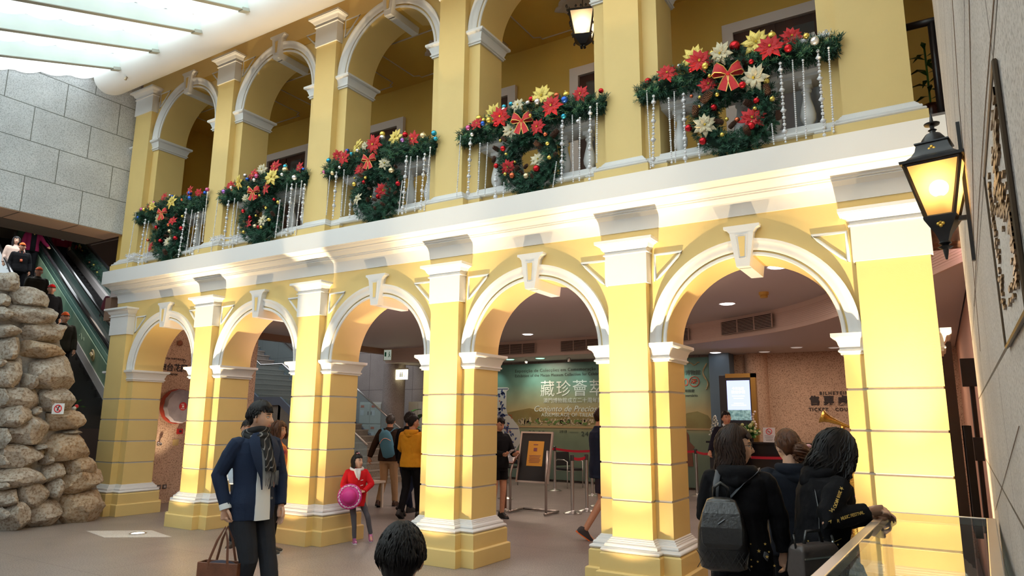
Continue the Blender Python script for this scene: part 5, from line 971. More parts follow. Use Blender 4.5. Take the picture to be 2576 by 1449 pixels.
# service gap beside the right pillar
INS = mat('insulation_white', (.62, .60, .60), .9, bump=(20, .8)); t = empty('insulated_pipes', 'white wrapped insulated pipes above the gap between right pillar and granite wall', 'pipes'); m = MB(); m.tube([(12.20, .25, 3.30), (12.20, .25, 3.46), (12.22, .25, 3.52), (12.30, .26, 3.54), (12.42, .26, 3.54)], .042, 12); m.build('thin_pipe', INS, t, smooth=True); m = MB(); m.tube([(12.29, .40, 3.58), (12.33, .37, 3.46), (12.40, .36, 3.32)], .075, 14); m.build('thick_pipe', INS, t, smooth=True)
struct('lintel_gap', MB().box(12.156, 12.52, .3, .62, 3.17, 3.36), mat('rough_concrete', (.20, .11, .08), .9, noise=(14, .4)))
struct('wall_gap', MB().box(12.156, 12.52, .5, .62, 3.36, 3.95), MATS['rough_concrete'])
t = empty('folded_display_panels', 'tall dark folded panels standing in the gap beside the right pillar', 'panels', (0, 0, 0)); DP = mat('panel_brown', (.07, .045, .04), .4); MB().box(12.16, 12.26, 1.5, 2.4, 0, 2.42).build('brown_panel', DP, t); MB().box(12.28, 12.34, 1.2, 1.9, 0, 1.6).build('black_panel', DRK, t); m = MB(); m.tube([(12.36, .9, 0), (12.37, .9, 2.0)], .02, 8); m.box(12.30, 12.42, .86, .96, 1.95, 2.2); m.box(12.33, 12.40, .8, .86, 1.3, 1.5); m.build('stand_pole', DRK, t)
# gallery end: black rail and plant
t = empty('gallery_end_rail', 'black pipe railing closing the gallery beside the right granite wall', 'railing'); m = MB(); m.tube([(12.10, .35, 5.28), (12.6, .35, 5.28)], .035, 10); m.tube([(12.36, .35, 4.2), (12.36, .35, 5.28)], .032, 10); m.build('rail_frame', BLK, t, smooth=True); m = MB(); m.tube([(12.44, .3, 6.2), (12.42, .3, 5.2), (12.43, .3, 4.7), (12.48, .3, 4.3)], .01, 6); m.build('cable', mat('cable_grey', (.25, .26, .3), .4), t, smooth=True)
t = empty('potted_plant', 'small potted plant on the gallery behind the black railing', 'pot plant', (12.30, .9, 4.3)); MB().sph((0, 0, .25), .16, 16, 10).build('pot', mat('pot_dark_red', (.06, .015, .01), .2), t, smooth=True); m = MB()
for k in range(16): a = k*2.4; z = .45+.035*k; m.T = TR(0, 0, z, rz=a); m.add([(0, 0, 0), (.08, -.025, .03), (.2, 0, .0), (.08, .025, .03)], [(0, 1, 2, 3)])
m.T = M4.Identity(4); m.tube([(0, 0, .3), (0, 0, 1.0)], .01, 5); m.build('leaves', LEAF, t)
# ------------------------------------------------------------------ display case, bottom right
CT = TR(11.75, -1.723, 0, rz=RD(-90-2.3)); ALU = mat('aluminium', (.62, .58, .54), .35, .85)
t = empty('display_case', 'aluminium framed glass topped display case standing against the right granite wall', 'display case', (0, 0, 0))
L_, W_ = 2.3, .565
def cb(mb, x0, x1, y0, y1, z0, z1): mb.box(x0, x1, y0, y1, z0, z1)
m = MB(); m.T = CT
for y0, y1 in ((-.0, .045), (W_-.045, W_)): cb(m, 0, L_, y0, y1, 1.055, 1.10)
for x0, x1 in ((0, .02), (L_-.045, L_)): cb(m, x0, x1, .045, W_-.045, 1.055, 1.10)
for x in (0, L_-.04):
    for y in (0, W_-.04): cb(m, x, x+.04, y, y+.04, .72, 1.055)
cb(m, 0, L_, 0, .04, .70, .74); cb(m, 0, L_, W_-.04, W_, .70, .74); cb(m, L_-.04, L_, 0, W_, .70, .74); fr_ = m.build('frame', ALU, t, bevel=.004)
m = MB(); m.T = CT; cb(m, .018, L_-.04, .04, W_-.04, 1.090, 1.097); m.build('glass_top', glass('case_glass', (.85, .88, .88), .02, .004, 1.9), t)
m = MB(); m.T = CT; cb(m, .02, L_-.02, .008, .014, .74, 1.055); cb(m, .02, L_-.02, W_-.014, W_-.008, .74, 1.055); cb(m, .008, .014, .02, W_-.02, .74, 1.055); m.build('glass_sides', glass('case_side', (.8, .85, .85), .03, .01, 1.5), t)
m = MB(); m.T = CT; cb(m, .03, L_-.03, .02, W_-.02, 0.0, .74); m.build('cabinet_base', mat('case_base', (.03, .028, .03), .6), t); m = MB(); m.T = CT; m.lathe([(.012, 0), (.012, .03), (.008, .035)], 12, (.30, .03, 1.02)); m.build('case_lock', CHR, t)
for k, (x, y, w, h) in enumerate(((1.05, .12, .12, .08), (1.5, .36, .14, .09))):
    o = MB(); o.T = CT @ TR(x, y, .745, rz=.1); o.box(0, w, 0, h, 0, .004); o = o.build('caption_card', mat('card_grey', (.45, .45, .45), .6)); tag(o, f'small pale caption card lying inside the display case, {["near", "far"][k]} one', 'caption card', 'caption cards')
    q = MB(); q.T = CT @ TR(x, y, .7495, rz=.1); [q.box(.02, w-.02, .015+.02*j, .021+.02*j, 0, .001) for j in range(3)]; q.build('printed_lines', DRK, o)
for k, (x, y) in enumerate(((.55, .14), (.8, .33), (1.25, .3))):
    o = MB(); o.T = CT @ TR(x, y, .745); o.lathe([(.05, 0), (.055, .01), (.03, .03), (.045, .06), (.02, .09), (.001, .095)], 16); tag(o.build('exhibit_figurine', mat('exhibit_dark', (.05, .045, .045), .3, .5), smooth=.7), f'small dark metal exhibit inside the display case, {["first from the far end", "second from the far end", "third from the far end"][k]}', 'exhibit', 'exhibits in the case')
# ------------------------------------------------------------------ people
SK = mat('skin_light', (.62, .36, .24), .5, noise=(30, .06)); SK2 = mat('skin_tan', (.50, .26, .16), .5, noise=(30, .06)); SK3 = mat('skin_sun', (.55, .27, .16), .5, noise=(30, .06))
EYW = mat('eye_white', (.75, .72, .70), .3); EYD = mat('eye_dark', (.012, .008, .006), .2); LIP = mat('lip', (.50, .16, .13), .45)
def cm(name, col, rough=.9, bump=(45, .25), **k): return mat(name, col, rough, bump=bump, spec=k.pop('spec', .18), **k)
TEX = bpy.data.textures.new('cloth_folds', 'CLOUDS'); TEX.noise_scale = .11; TEX.noise_depth = 2
def remesh(o, vox, disp=0., sm=3):
    r = o.modifiers.new('remesh', 'REMESH'); r.mode = 'VOXEL'; r.voxel_size = vox; r.use_smooth_shade = True
    if disp:
        d = o.modifiers.new('folds', 'DISPLACE'); d.texture = TEX; d.strength = disp; d.mid_level = .5; d.texture_coords = 'LOCAL'
    if sm: s = o.modifiers.new('smooth', 'SMOOTH'); s.factor = .5; s.iterations = sm
    return o
def gauss(x, s): return math.exp(-(x/s)**2)
def headpt(a, e, k=0.):
    """point of the head surface for azimuth a (0 = face) and elevation e, grown by k"""
    ca = cos(e); x = (.074+k)*sin(a)*ca; y = (.093+k)*cos(a)*ca; z = (.118+k)*sin(e)
    if z < 0:
        t = min(1, -z/.118); x *= 1-.30*t**1.3
        if y < 0: y *= 1-.42*t
        else: y = y*(1-.06*t)+.012*t
    if y > 0 and k <= 0.004:
        ax = abs(x)
        y += .031*gauss(x, .0115)*(max(0, min(1, (.022-z)/.05)) if z > -.030 else max(0, 1-(-.030-z)/.012))
        y += .005*gauss(z-.026, .010)*gauss(ax-.025, .03)-.010*sqrt(gauss(ax-.031, .012)*gauss(z-.008, .011))
        y += .007*gauss(z+.056, .011)*gauss(x, .022)-.004*gauss(z+.056, .0035)*gauss(x, .02)+.009*gauss(z+.100, .016)*gauss(x, .025)+.003*gauss(ax-.042, .02)*gauss(z+.03, .03)
    return V((x, y, z))
def head_mesh(mb, T):
    old = mb.T; mb.T = T; n, m = 56, 44
    mb.loft([[headpt(2*pi*i/n, -pi/2+.001+(pi-.002)*j/m) for i in range(n)] for j in range(m+1)])
    for s in (-1, 1):
        mb.T = T @ TR(s*.079, -.004, -.008, ry=s*.15, rz=-s*.5); mb.sph((0, 0, 0), 1, 10, 8, (.009, .019, .033)); mb.tube([(s*.006, .012*cos(k*pi/6), .026*sin(k*pi/6)+.002) for k in range(-3, 10)], .0048, 6)
    mb.T = old
def face_parts(par, T, brow=EYD, open_=1, lips=LIP, smile=0):
    for s in (-1, 1):
        m = MB(); m.T = T @ TR(s*.031, .0775, .008); m.sph((0, 0, 0), .0105, 12, 8, (1.2, .62, .52)); e = m.build('eye', EYW, par, smooth=True)
        m = MB(); m.T = T @ TR(s*.031, .0775, .008); m.sph((0, .0030, -.0004), .0056, 10, 7, (1, .72, .95)); m.build('iris', EYD, e, smooth=True)
        m = MB(); m.T = T; m.tube([(s*(.018+.0068*k), .0825-.0011*k*k*.9, .0115+.0028*sin(k*.85)) for k in range(5)], [.0012, .0022, .0026, .0022, .001], 6); m.build('eyelid', EYD, e)
        m = MB(); m.T = T; m.tube([(s*(.014+.009*k), .0925-.0016*k*k, .030+.003*sin(k*.8)) for k in range(5)], [.0015, .0030, .0034, .0026, .001], 6, up=(0, 1, 0)); m.build('eyebrow', brow, par, smooth=True)
    m = MB(); m.T = T
    for z, r in ((-.0525, .0035), (-.0605, .0045)): m.tube([(x, .0905-abs(x)*abs(x)*22, z+smile*abs(x)*.35+(0 if z < -.055 else -.02*abs(x))) for x in (-.023, -.015, -.007, 0, .007, .015, .023)], [.001, r*.8, r, r*.9, r, r*.8, .001], 8)
    m.build('mouth', lips, par, smooth=True)
def hair_shell(mb, T, front=.062, side=.005, back=-.075, k=.016, top=0., cut=None):
    n, m = 48, 36; mb.T = T; rows = []
    for j in range(m+1):
        r = []
        for i in range(n):
            a = 2*pi*i/n; e = -pi/2+.001+(pi-.002)*j/m; p = headpt(a, e, .005); c = cos(a)
            line = .05 if (cut and min(a, 2*pi-a) < cut) else front if c > .45 else (side+(front-side)*max(0, c)/.45 if c > 0 else side+(back-side)*min(1, -c*1.7))
            line += .006*sin(9*a); d = max(0, min(1, (p.z-line)/.02)); q = headpt(a, e, k+top*max(0, sin(e))+.002*sin(13*a+5*e)) if d > 0 else headpt(a, e, -.012)
            r.append(headpt(a, e, -.012).lerp(q, d))
        rows.append(r)
    mb.loft(rows)
def hair_locks(mb, T, style, n, seed, L=.2, wave=.01, vol=.02, face=.75, r=.0065):
    rnd = random.Random(seed); mb.T = T
    for q in range(n):
        if style == 'short':
            a = rnd.uniform(0, 2*pi); e = rnd.uniform(.15, 1.5); c = cos(a)
            if c > .3: e = rnd.uniform(.55, 1.5)
            p = headpt(a, e, vol*.6); sw = rnd.uniform(-.5, .5); pts = [p]; l = rnd.uniform(.6, 1.2)*L
            for k in range(1, 5): 
                e2 = e-l*k/4/.11; a2 = a+sw*.12*k; g = headpt(a2, max(-.85 if cos(a2) < -.25 else (.0 if cos(a2) < .12 else (.46 if cos(a2) < .5 else .36)), e2), vol*(.9-.12*k)*(1 if c < .2 else .62)+.003*(k == 2)); pts.append(g)
            mb.tube(pts, [r, r, r*.9, r*.7, r*.2], 5)
        else:
            fr_, fl_ = (face if isinstance(face, tuple) else (face, face)); a = rnd.uniform(fr_, 2*pi-fl_) if rnd.random() > .12 or style == 'back' else rnd.uniform(-min(fr_, fl_)*.8, min(fr_, fl_)*.8); e = rnd.uniform(.75, 1.5); bang = (a < fr_ or a > 2*pi-fl_)
            pts = []; wv = rnd.uniform(0, 6.28); l = L*rnd.uniform(.82, 1.1); N = 9; vv = vol*rnd.uniform(.6, 1.15)
            for k in range(N):
                u = k/(N-1)
                if bang:
                    ee = e+(.44-e)*u; pts.append(headpt(a+.15*u, ee, .009+vv*.22)); continue
                zz = headpt(a, e, vv).z*(1-u)+(-l)*u
                if zz > -.02: ee = math.asin(max(-.95, min(1, zz/(.118+vv)))); p = headpt(a, ee, vv)
                else: b_ = headpt(a, -.15, vv*(1.05+.2*sin(wv))); p = V((b_.x, b_.y, zz))
                w = wave*u; pts.append(p+V((w*sin(wv+u*9)*sin(a+.8), w*sin(wv+u*9), 0)))
            mb.tube(pts, [r*.5]+[r]*(N-3)+[r*.8, r*.15], 5)
def hand(mb, w, d, nrm, side, curl=.35, s=1., spread=.05):
    """w wrist, d finger direction, nrm palm normal, side=+1 right hand"""
    d = V(d).normalized(); z = V(nrm); z = (z-d*z.dot(d)).normalized(); x = d.cross(z)*side  # x points to the thumb side
    w = V(w); P = lambda a, b, c: w+(d*a+x*b+z*c)*s
    mb.tube([P(-.02, 0, 0), P(.01, 0, 0), P(.045, 0, .002), P(.085, 0, .004), P(.094, 0, .005)], [.026*s, .029*s, .040*s, .040*s, .034*s], 12, ry=[.020*s, .017*s, .015*s, .013*s, .009*s], up=tuple(x))
    for k, (o, L) in enumerate(((.030, .068), (.011, .076), (-.009, .070), (-.028, .055))):
        c = curl*(1+.12*k); dr = d+x*spread*(1.5-k)*.6; pos = P(.080, o, .003); pts = [pos]; ang = c*.6
        for seg in (.42, .32, .26): dd = dr*cos(ang)+z*sin(ang); pos = pos+dd.normalized()*L*seg*1.12*s; pts.append(pos); ang += c
        mb.tube(pts, [.0098*s, .0090*s, .0082*s, .0060*s], 8)
    pos = P(.018, .024, .006); mb.tube([pos, pos+(d*.035+x*.026+z*.012)*s, pos+(d*.062+x*.030+z*.022)*s, pos+(d*.082+x*.026+z*.030)*s], [.0135*s, .0115*s, .0098*s, .0068*s], 8)
def person(label, pos, phi, H, hairf, top, bottom, shoes, pose={}, skin=SK, vox=.008, group=None, z0=0., headk=1., face=True, brow=EYD, sleeves=True, hem=.84, coat=.024, legw=1., smile=0., torso=1., short=None, bare=False, disp=.014):
    s = H/1.72; phi = RD(phi); lean = pose.get('lean', 0.); hy, hp, hr = pose.get('head', (0, 0, 0)); side = pose.get('sidelean', 0.)
    def up(p):  # bend the upper body about the hips
        p = V(p); q = p-V((0, 0, .95)); q.rotate(Euler((-lean, side, 0))); return q+V((0, 0, .95))
    RA = pose.get('RA', ((.235, -.02, 1.12), (.24, .06, .88), (0, .1, -1), (-1, 0, 0), .35)); LA = pose.get('LA', ((-.235, -.02, 1.12), (-.24, .06, .88), (0, .1, -1), (1, 0, 0), .35))
    RL = pose.get('RL', ((.095, .02, .49), (.10, -.02, .085), 0)); LL = pose.get('LL', ((-.095, .02, .49), (-.10, -.02, .085), 0))
    B0 = M4.Diagonal((s, s, s, 1)); sh = {1: up((.172*torso, -.01, 1.385)), -1: up((-.172*torso, -.01, 1.385))}
    HT = B0 @ M4.Translation(up((0, .02, 1.58))) @ Euler((-lean*.6-RD(hp), RD(hr), RD(hy)), 'XYZ').to_matrix().to_4x4() @ M4.Diagonal((headk, headk, headk, 1))
    tw = torso; rings = [(.83, .0, .15*tw, .115), (.93, 0, .165*tw, .122), (1.07, 0, .138*tw, .102), (1.2, 0, .152*tw, .112), (1.31, -.003, .166*tw, .112), (1.385, -.01, .158*tw, .092), (1.43, -.012, .10, .072), (1.455, -.012, .062, .062)]
    def tor(mb, g, z_lo=.83, z_hi=2, flare=0.):
        rr = [r for r in rings if z_lo+.01 < r[0] <= z_hi]; a = rings[0]
        rr = [(z_lo, 0, a[2]+flare+.012, a[3]+flare)]+rr
        mb.tube([up((0, y, z)) for z, y, _, _ in rr], [rx+g for *_, rx, ry in rr], 20, ry=[ry+g for *_, rx, ry in rr], up=(1, 0, 0) if False else None)
    def limb(mb, pts, r): 
        P = [V(p) for p in pts]; out = []; R = []
        for i in range(len(P)-1):
            for k in range(5): u = k/5; out.append(P[i].lerp(P[i+1], u)); R.append(r[i]+(r[i+1]-r[i])*u)
        out.append(P[-1]); R.append(r[-1]); mb.tube(out, R, 12)
    arms = {1: RA, -1: LA}; legs = {1: RL, -1: LL}
    m = MB(); m.T = B0
    rr = rings; m.loft([[(up((rx*cos(2*pi*k/20), y+ry*sin(2*pi*k/20), z))) for k in range(20)] for z, y, rx, ry in rr])
    nk = HT @ V((0, -.012, -.06)); nk = V((nk.x/s, nk.y/s, nk.z/s)); m.tube([up((0, -.014, 1.38)), up((0, -.012, 1.45)), nk], [.068, .056, .054], 14)
    for q in (1, -1):
        el, wr, hd, pn, cu = arms[q]; limb(m, (sh[q].lerp(up((0, -.01, 1.36)), .3), sh[q]+V((0, 0, -.01)), el, wr), (.045, .047, .038, .025)); hand(m, wr, hd, pn, q, cu, .95)
        kn, an, fz = legs[q]; lw = min(1, legw); limb(m, ((q*.085, 0, .90), kn, an), (.082*lw, .055*lw, .038*lw)); ff = V((0, cos(fz), sin(fz))); m.tube([V(an)-ff*.05+V((0, 0, -.035)), V(an)+ff*.05+V((0, 0, -.045)), V(an)+ff*.15+V((0, 0, -.055))], [.03, .034, .022], 8)
    head_mesh(m, HT)
    body = remesh(m.build('person', skin), vox, 0, 1); body.location = (*pos, z0); body.rotation_euler = (0, 0, phi-pi/2); tag(body, label, 'person', group)
    if face: face_parts(body, HT, brow, smile=smile)
    if hairf: hairf(body, HT)
    # trousers
    if bottom:
        m = MB(); m.T = B0; m.loft([[(rx*cos(2*pi*k/20), ry*sin(2*pi*k/20), z) for k in range(20)] for z, rx, ry in ((.80, .165, .125), (.9, .175*min(1, tw), .132), (1.0, .155*min(1, tw), .118))])
        for q in (1, -1):
            kn, an, fz = legs[q]; kn = V(kn); an = V(an)
            if short: limb(m, ((q*.085, 0, .90), V((q*.085, 0, .90)).lerp(kn, short)), (.10, .095))
            else: limb(m, ((q*.085, 0, .88), kn, an+V((0, 0, .0))), (.098*legw, .070*legw, .056*legw))
        remesh(m.build('shorts' if short else 'trousers', bottom, body), vox, disp)
    # top
    m = MB(); m.T = B0
    def tring(z, y, rx, ry): return [up((rx*cos(2*pi*k/24), y+ry*sin(2*pi*k/24), z)) for k in range(24)]
    ext = [(hem, 0, rings[0][2]+coat*1.3, rings[0][3]+coat*1.2)]+[(z, y, rx+coat, ry+coat) for z, y, rx, ry in rings[:-2] if z > hem+.03]+[(1.40, -.01, .150*tw+coat*.5, .084+coat*.6)]+[(1.435, -.013, .088, .080), (1.468, -.012, .070, .068)]
    m.loft([tring(*r) for r in ext])
    for q in (1, -1):
        el, wr, hd, pn, cu = arms[q]; e_ = V(el); w_ = V(wr)
        if sleeves == 'short': limb(m, (sh[q], sh[q].lerp(e_, .7)), (.070, .062))
        else: limb(m, (sh[q].lerp(up((0, -.01, 1.36)), .38), sh[q]+V((0, 0, -.012)), sh[q].lerp(e_, .35), e_, e_.lerp(w_, .97)), (.050, .058+coat*.22, .057+coat*.3, .046+coat*.4, .036+coat*.35))
    remesh(m.build(pose.get('topname', 'jacket'), top, body), vox, disp)
    # shoes
    if shoes:
        for q in (1, -1):
            kn, an, fz = legs[q]; an = V(an); ff = V((0, cos(fz), sin(fz))); uu = V((0, -sin(fz), cos(fz))); m = MB(); m.T = B0
            def fr(a, w, lo, hi): c = an+ff*a-uu*.085; return [c+V((w*x, 0, 0))+uu*(lo+(hi-lo)*y) for x, y in ((-1, 0), (-.95, .5), (-.6, 1), (.6, 1), (.95, .5), (1, 0))]
            m.loft([fr(-.085, .025, .02, .07), fr(-.07, .036, 0.012, .10), fr(-.02, .039, .012, .115), fr(.04, .041, .012, .095), (fr(.10, .045, .012, .062)), fr(.15, .040, .012, .048), fr(.178, .02, .015, .035)])
            so = m.build('shoe', shoes[0], body, smooth=.9); m = MB(); m.T = B0; m.loft([fr(-.09, .028, 0, .022), fr(-.06, .041, 0, .022), fr(.05, .044, 0, .022), fr(.12, .047, 0, .022), fr(.182, .022, 0, .022)]); m.build('sole', shoes[1], so)
    return body, HT, s, up
HBLK = mat('hair_black', (.008, .006, .006), .5, noise=(40, .4), spec=.3); HBRN = mat('hair_dark_brown', (.030, .013, .007), .5, noise=(40, .4), spec=.3); HRED = mat('hair_auburn', (.085, .030, .012), .5, noise=(40, .4), spec=.3); HGRY = mat('hair_greyish', (.05, .045, .04), .5)
def hair(style, m_, seed=1, **k):
    def f(par, T):
        m = MB(); n = k.get('n', 130)
        if style == 'short': hair_shell(m, T, k.get('front', .060), k.get('side', .012), k.get('back', -.07), k.get('k', .014), k.get('top', .012)); hair_locks(m, T, 'short', n, seed, k.get('L', .05), vol=k.get('vol', .022), r=k.get('r', .0065))
        elif style == 'cap': hair_shell(m, T, .09, .0, -.07, .007)
        else: hair_shell(m, T, .066, -.03 if style != 'bun' else .0, -.08, .016, .008, k.get('cut', None)); hair_locks(m, T, style if style != 'bun' else 'short', n, seed, k.get('L', .2), k.get('wave', .012), k.get('vol', .028), k.get('face', .85), k.get('r', .0065))
        if style == 'bun':
            m.T = T @ TR(*k.get('bun', (0, -.11, -.02))); rn = random.Random(seed); m.sph((0, 0, 0), k.get('br', .045), 14, 9)
            for q in range(60): a = rn.random()*6.28; e = rn.uniform(-1.2, 1.2); b = k.get('br', .045); m.tube([(b*cos(a+.35*j)*cos(e), b*sin(a+.35*j)*cos(e), b*sin(e)-.006*j) for j in range(5)], .006, 5)
        m.T = M4.Identity(4); m.build('hair', m_, par, smooth=.9)
    return f
BLKW = cm('black_cloth', (.0065, .0065, .008)); JEAN = cm('dark_jeans', (.018, .020, .028)); NAVY = cm('navy_cloth', (.014, .020, .042)); SHB = (mat('shoe_black', (.02, .02, .02), .5), mat('sole_white', (.6, .6, .58), .6)); SHD = (MATS['shoe_black'], DRK)
# ------------------------------------------------------------------ the people in the photograph
def blob(par, name, m_, T, pts, vox=.008, disp=0.):
    m = MB(); m.T = T
    for p in pts: m.tube(*p[0], **p[1]) if p[0] else None
    return remesh(m.build(name, m_, par), vox, disp)
def hood(par, s, upf, m_, r=.095, vox=.008):
    m = MB(); m.T = M4.Diagonal((s, s, s, 1)); P = []; R = []
    for k in range(15):
        a = pi*1.0*k/14+0; x = r*1.05*cos(a+pi); y = -.02-r*.95*abs(sin(a)); P.append(upf((x, y, 1.43-.035*sin(a)+.02))); R.append(.026+.030*sin(a))
    m.tube(P, R, 12); P = [upf((x, -.10-.03*(1-abs(x)/.08), 1.37)) for x in (-.09, -.045, 0, .045, .09)]; m.tube(P, [.02, .04, .05, .04, .02], 12)
    return remesh(m.build('hood', m_, par), vox, .01)
# man in the navy blazer ------------------------------------------------
SUITM = cm('blazer_navy', (.016, .026, .055), .8, (90, .2)); SHIRT = cm('white_shirt', (.72, .74, .74), .7)
suit, HT, s, up = person('person in a navy blazer and striped scarf walking right, carrying a brown tote bag', (7.275, -2.756), -4, 1.76, hair('short', HBLK, 3, n=700, L=.05, front=.058, side=-.0, k=.013, top=.016, vol=.026, r=.0045),
    SUITM, cm('charcoal_trousers', (.022, .024, .030), .8, (120, .15)), SHB, dict(head=(34, 2, 0), RA=((.245, -.10, 1.14), (.215, -.02, .90), (.05, .1, -1), (-1, .2, 0), .9), LA=((-.235, .02, 1.12), (-.20, .10, .885), (.05, .25, -1), (1, 0, 0), .25), RL=((.06, .10, .50), (.06, -.06, .10), -.3), LL=((-.09, .12, .52), (-.10, .26, .085), .15), topname='blazer'), SK, vox=.0055, coat=.026, hem=.80, torso=.98, disp=.012)
B0 = M4.Diagonal((s, s, s, 1))
m = MB(); m.T = B0; m.loft([[up((rx*sin(a), -.0+ry*cos(a), z)) for a in [q*.10-.34 for q in range(8)]]+[up((.8*rx*sin(a), .5*ry*cos(a), z)) for a in [.36-q*.10 for q in range(8)]] for z, rx, ry in ((.80, .19, .162), (.9, .19, .156), (1.1, .17, .142), (1.25, .18, .145), (1.36, .17, .12))]); m.build('shirt', SHIRT, suit, smooth=.8)
for sg in (-1, 1):
    m = MB(); m.T = B0; P = [(sg*.070, 1.465, .045), (sg*.125, 1.41, .070), (sg*.135, 1.33, .115), (sg*.105, 1.22, .142), (sg*.055, 1.12, .150), (sg*.035, 1.03, .148)]; Q = [(sg*.045, 1.47, .075), (sg*.055, 1.40, .11), (sg*.055, 1.31, .145), (sg*.045, 1.2, .155), (sg*.035, 1.11, .152), (sg*.028, 1.03, .150)]
    m.loft([[(x, y+.008, z), (x2, y2+.008, z2), (x2, y2+.014, z2), (x, y+.014, z)] for (x, z, y), (x2, z2, y2) in zip(P, Q)]); m.build('lapel', SUITM, suit, smooth=.9)
m = MB(); m.T = B0; m.box(-.135, -.075, .128, .140, 1.20, 1.225)
m.build('breast_pocket', SUITM, suit)
for z in (1.06, .96): m = MB(); m.T = B0 @ TR(-.065, .155, z, rx=-pi/2); m.lathe([(.001, .006), (.010, .006), (.010, 0)], 10); m.build('button', mat('button_grey', (.12, .12, .13), .4), suit)
for q, (wr, el) in ((1, ((.215, -.02, .90), (.245, -.10, 1.14))),): d = (V(wr)-V(el)).normalized(); m = MB(); m.T = B0; m.tube([V(wr)-d*.03, V(wr)+d*.012], .044, 14); m.build('shirt_cuff', SHIRT, suit, smooth=.8)
SCF = bpy.data.materials.new('striped_scarf'); SCF.use_nodes = True; nt = SCF.node_tree; b = nt.nodes['Principled BSDF']; b.inputs['Roughness'].default_value = .9; tc = nd(nt, 'ShaderNodeTexCoord'); w = nd(nt, 'ShaderNodeTexWave'); w.inputs['Scale'].default_value = 11; w.inputs['Distortion'].default_value = .6; w.bands_direction = 'DIAGONAL'; nt.links.new(tc.outputs['Object'], w.inputs[0]); r = nd(nt, 'ShaderNodeValToRGB'); r.color_ramp.elements[0].position = .9; r.color_ramp.elements[0].color = (.010, .010, .011, 1); r.color_ramp.elements[1].position = .97; r.color_ramp.elements[1].color = (.22, .21, .20, 1); nt.links.new(w.outputs[0], r.inputs[0]); nt.links.new(r.outputs[0], b.inputs['Base Color'])
m = MB(); m.T = B0
for k, (z, rx, ry, r_, t_) in enumerate(((1.47, .078, .080, .030, .02), (1.435, .088, .095, .030, -.03), (1.40, .092, .10, .026, .04))): m.tube([(rx*cos(a*pi/10), -.005+ry*sin(a*pi/10), z+t_*sin(a*pi/10)) for a in range(20)], r_, 10, close=True)
m.tube([(-.02, .10, 1.41), (-.045, .135, 1.33), (-.05, .165, 1.24), (-.06, .175, 1.16)], [.03, .04, .042, .045], 12, ry=[.02, .016, .014, .012]); m.tube([(.03, .10, 1.41), (.01, .145, 1.33), (.0, .168, 1.25), (-.005, .175, 1.17)], [.03, .038, .04, .042], 12, ry=[.02, .016, .014, .012])
sc = remesh(m.build('scarf', SCF, suit), .006, .008); m = MB(); m.T = B0
for k in range(22): x = -.10+.0055*k; m.tube([(x, .172, 1.17), (x+.003*sin(k), .18, 1.12), (x+.004*sin(k*2), .175, 1.06+.01*sin(k*3))], .0022, 4)
m.build('fringe', mat('fringe_grey', (.20, .19, .18), .9), sc)
# tote bag hanging from his right hand
t = empty('tote_bag', 'brown leather tote bag hanging from the hand of the person in the navy blazer', 'bag', (7.20, -2.94, .17), .35); LTH = mat('brown_leather', (.16, .055, .025), .45, noise=(9, .25), bump=(60, .3))
m = MB(); m.loft([[(-.15, -.05, 0), (.15, -.05, 0), (.15, .05, 0), (-.15, .05, 0)], [(-.17, -.065, .15), (.17, -.065, .15), (.17, .065, .15), (-.17, .065, .15)], [(-.175, -.055, .34), (.175, -.055, .34), (.175, .055, .34), (-.175, .055, .34)], [(-.165, -.045, .34), (.165, -.045, .34), (.165, .045, .34), (-.165, .045, .34)], [(-.15, -.04, .05), (.15, -.04, .05), (.15, .04, .05), (-.15, .04, .05)]]); m.build('bag_body', LTH, t, bevel=.006)
for y in (-.055, .055): m = MB(); m.tube([(-.085, y, .26), (-.08, y, .34), (-.03, y*.6, .50), (.02, y*.3, .60), (.06, y*.6, .50), (.085, y, .34), (.085, y, .26)], .011, 8, ry=.004); m.build('handle', LTH, t, smooth=.9)
m = MB(); m.sph((0, 0, .30), .12, 14, 9, (1.2, .33, .45)); remesh(m.build('folded_cloth', cm('bag_cloth', (.06, .06, .08)), t), .01, .03)
# little girl ---------------------------------------------------------------
REDC = cm('red_coat', (.60, .012, .018), .85); GT = cm('grey_tights', (.11, .11, .13), .9, (150, .4))
girl, HT, s, up = person('small person in a red coat with white collar, holding a pink hat', (5.32, .47), -38, 1.13, hair('long', HBLK, 9, n=190, L=.12, wave=.01, vol=.016, face=(1.45, 1.45), cut=1.35), REDC, GT, (mat('shoe_pink', (.50, .16, .38), .25, .4), mat('sole_pale', (.7, .7, .72), .5)),
    dict(lean=-.05, head=(42, -2, 0), RA=((.27, .02, 1.12), (.10, .19, .985), (-1, .35, -.1), (0, -1, 0), .4), LA=((-.30, .05, 1.13), (-.13, .20, 1.0), (1, .3, -.2), (0, -1, 0), .4), RL=((.03, .10, .46), (-.0, .08, .085), 0), LL=((-.24, .12, .50), (-.33, .02, .16), -.5), topname='coat'), SK, vox=.0065, coat=.045, hem=.70, headk=1.22, legw=.78, torso=1.02)
B0 = M4.Diagonal((s, s, s, 1)); m = MB(); m.T = B0
m.tube([up((.115*cos(a*pi/10), -.01+.105*sin(a*pi/10), 1.44-.025*sin(a*pi/10))) for a in range(20)], .036, 10, close=True); m.tube([up((-.04, .12, 1.42)), up((-.03, .165, 1.33)), up((-.02, .17, 1.22))], [.035, .03, .02], 8); m.tube([up((.05, .12, 1.42)), up((.03, .165, 1.34)), up((.01, .175, 1.26))], [.035, .03, .02], 8); remesh(m.build('fur_collar', mat('fur_white', (.80, .76, .74), .95, bump=(120, 1)), girl), .008, .01)
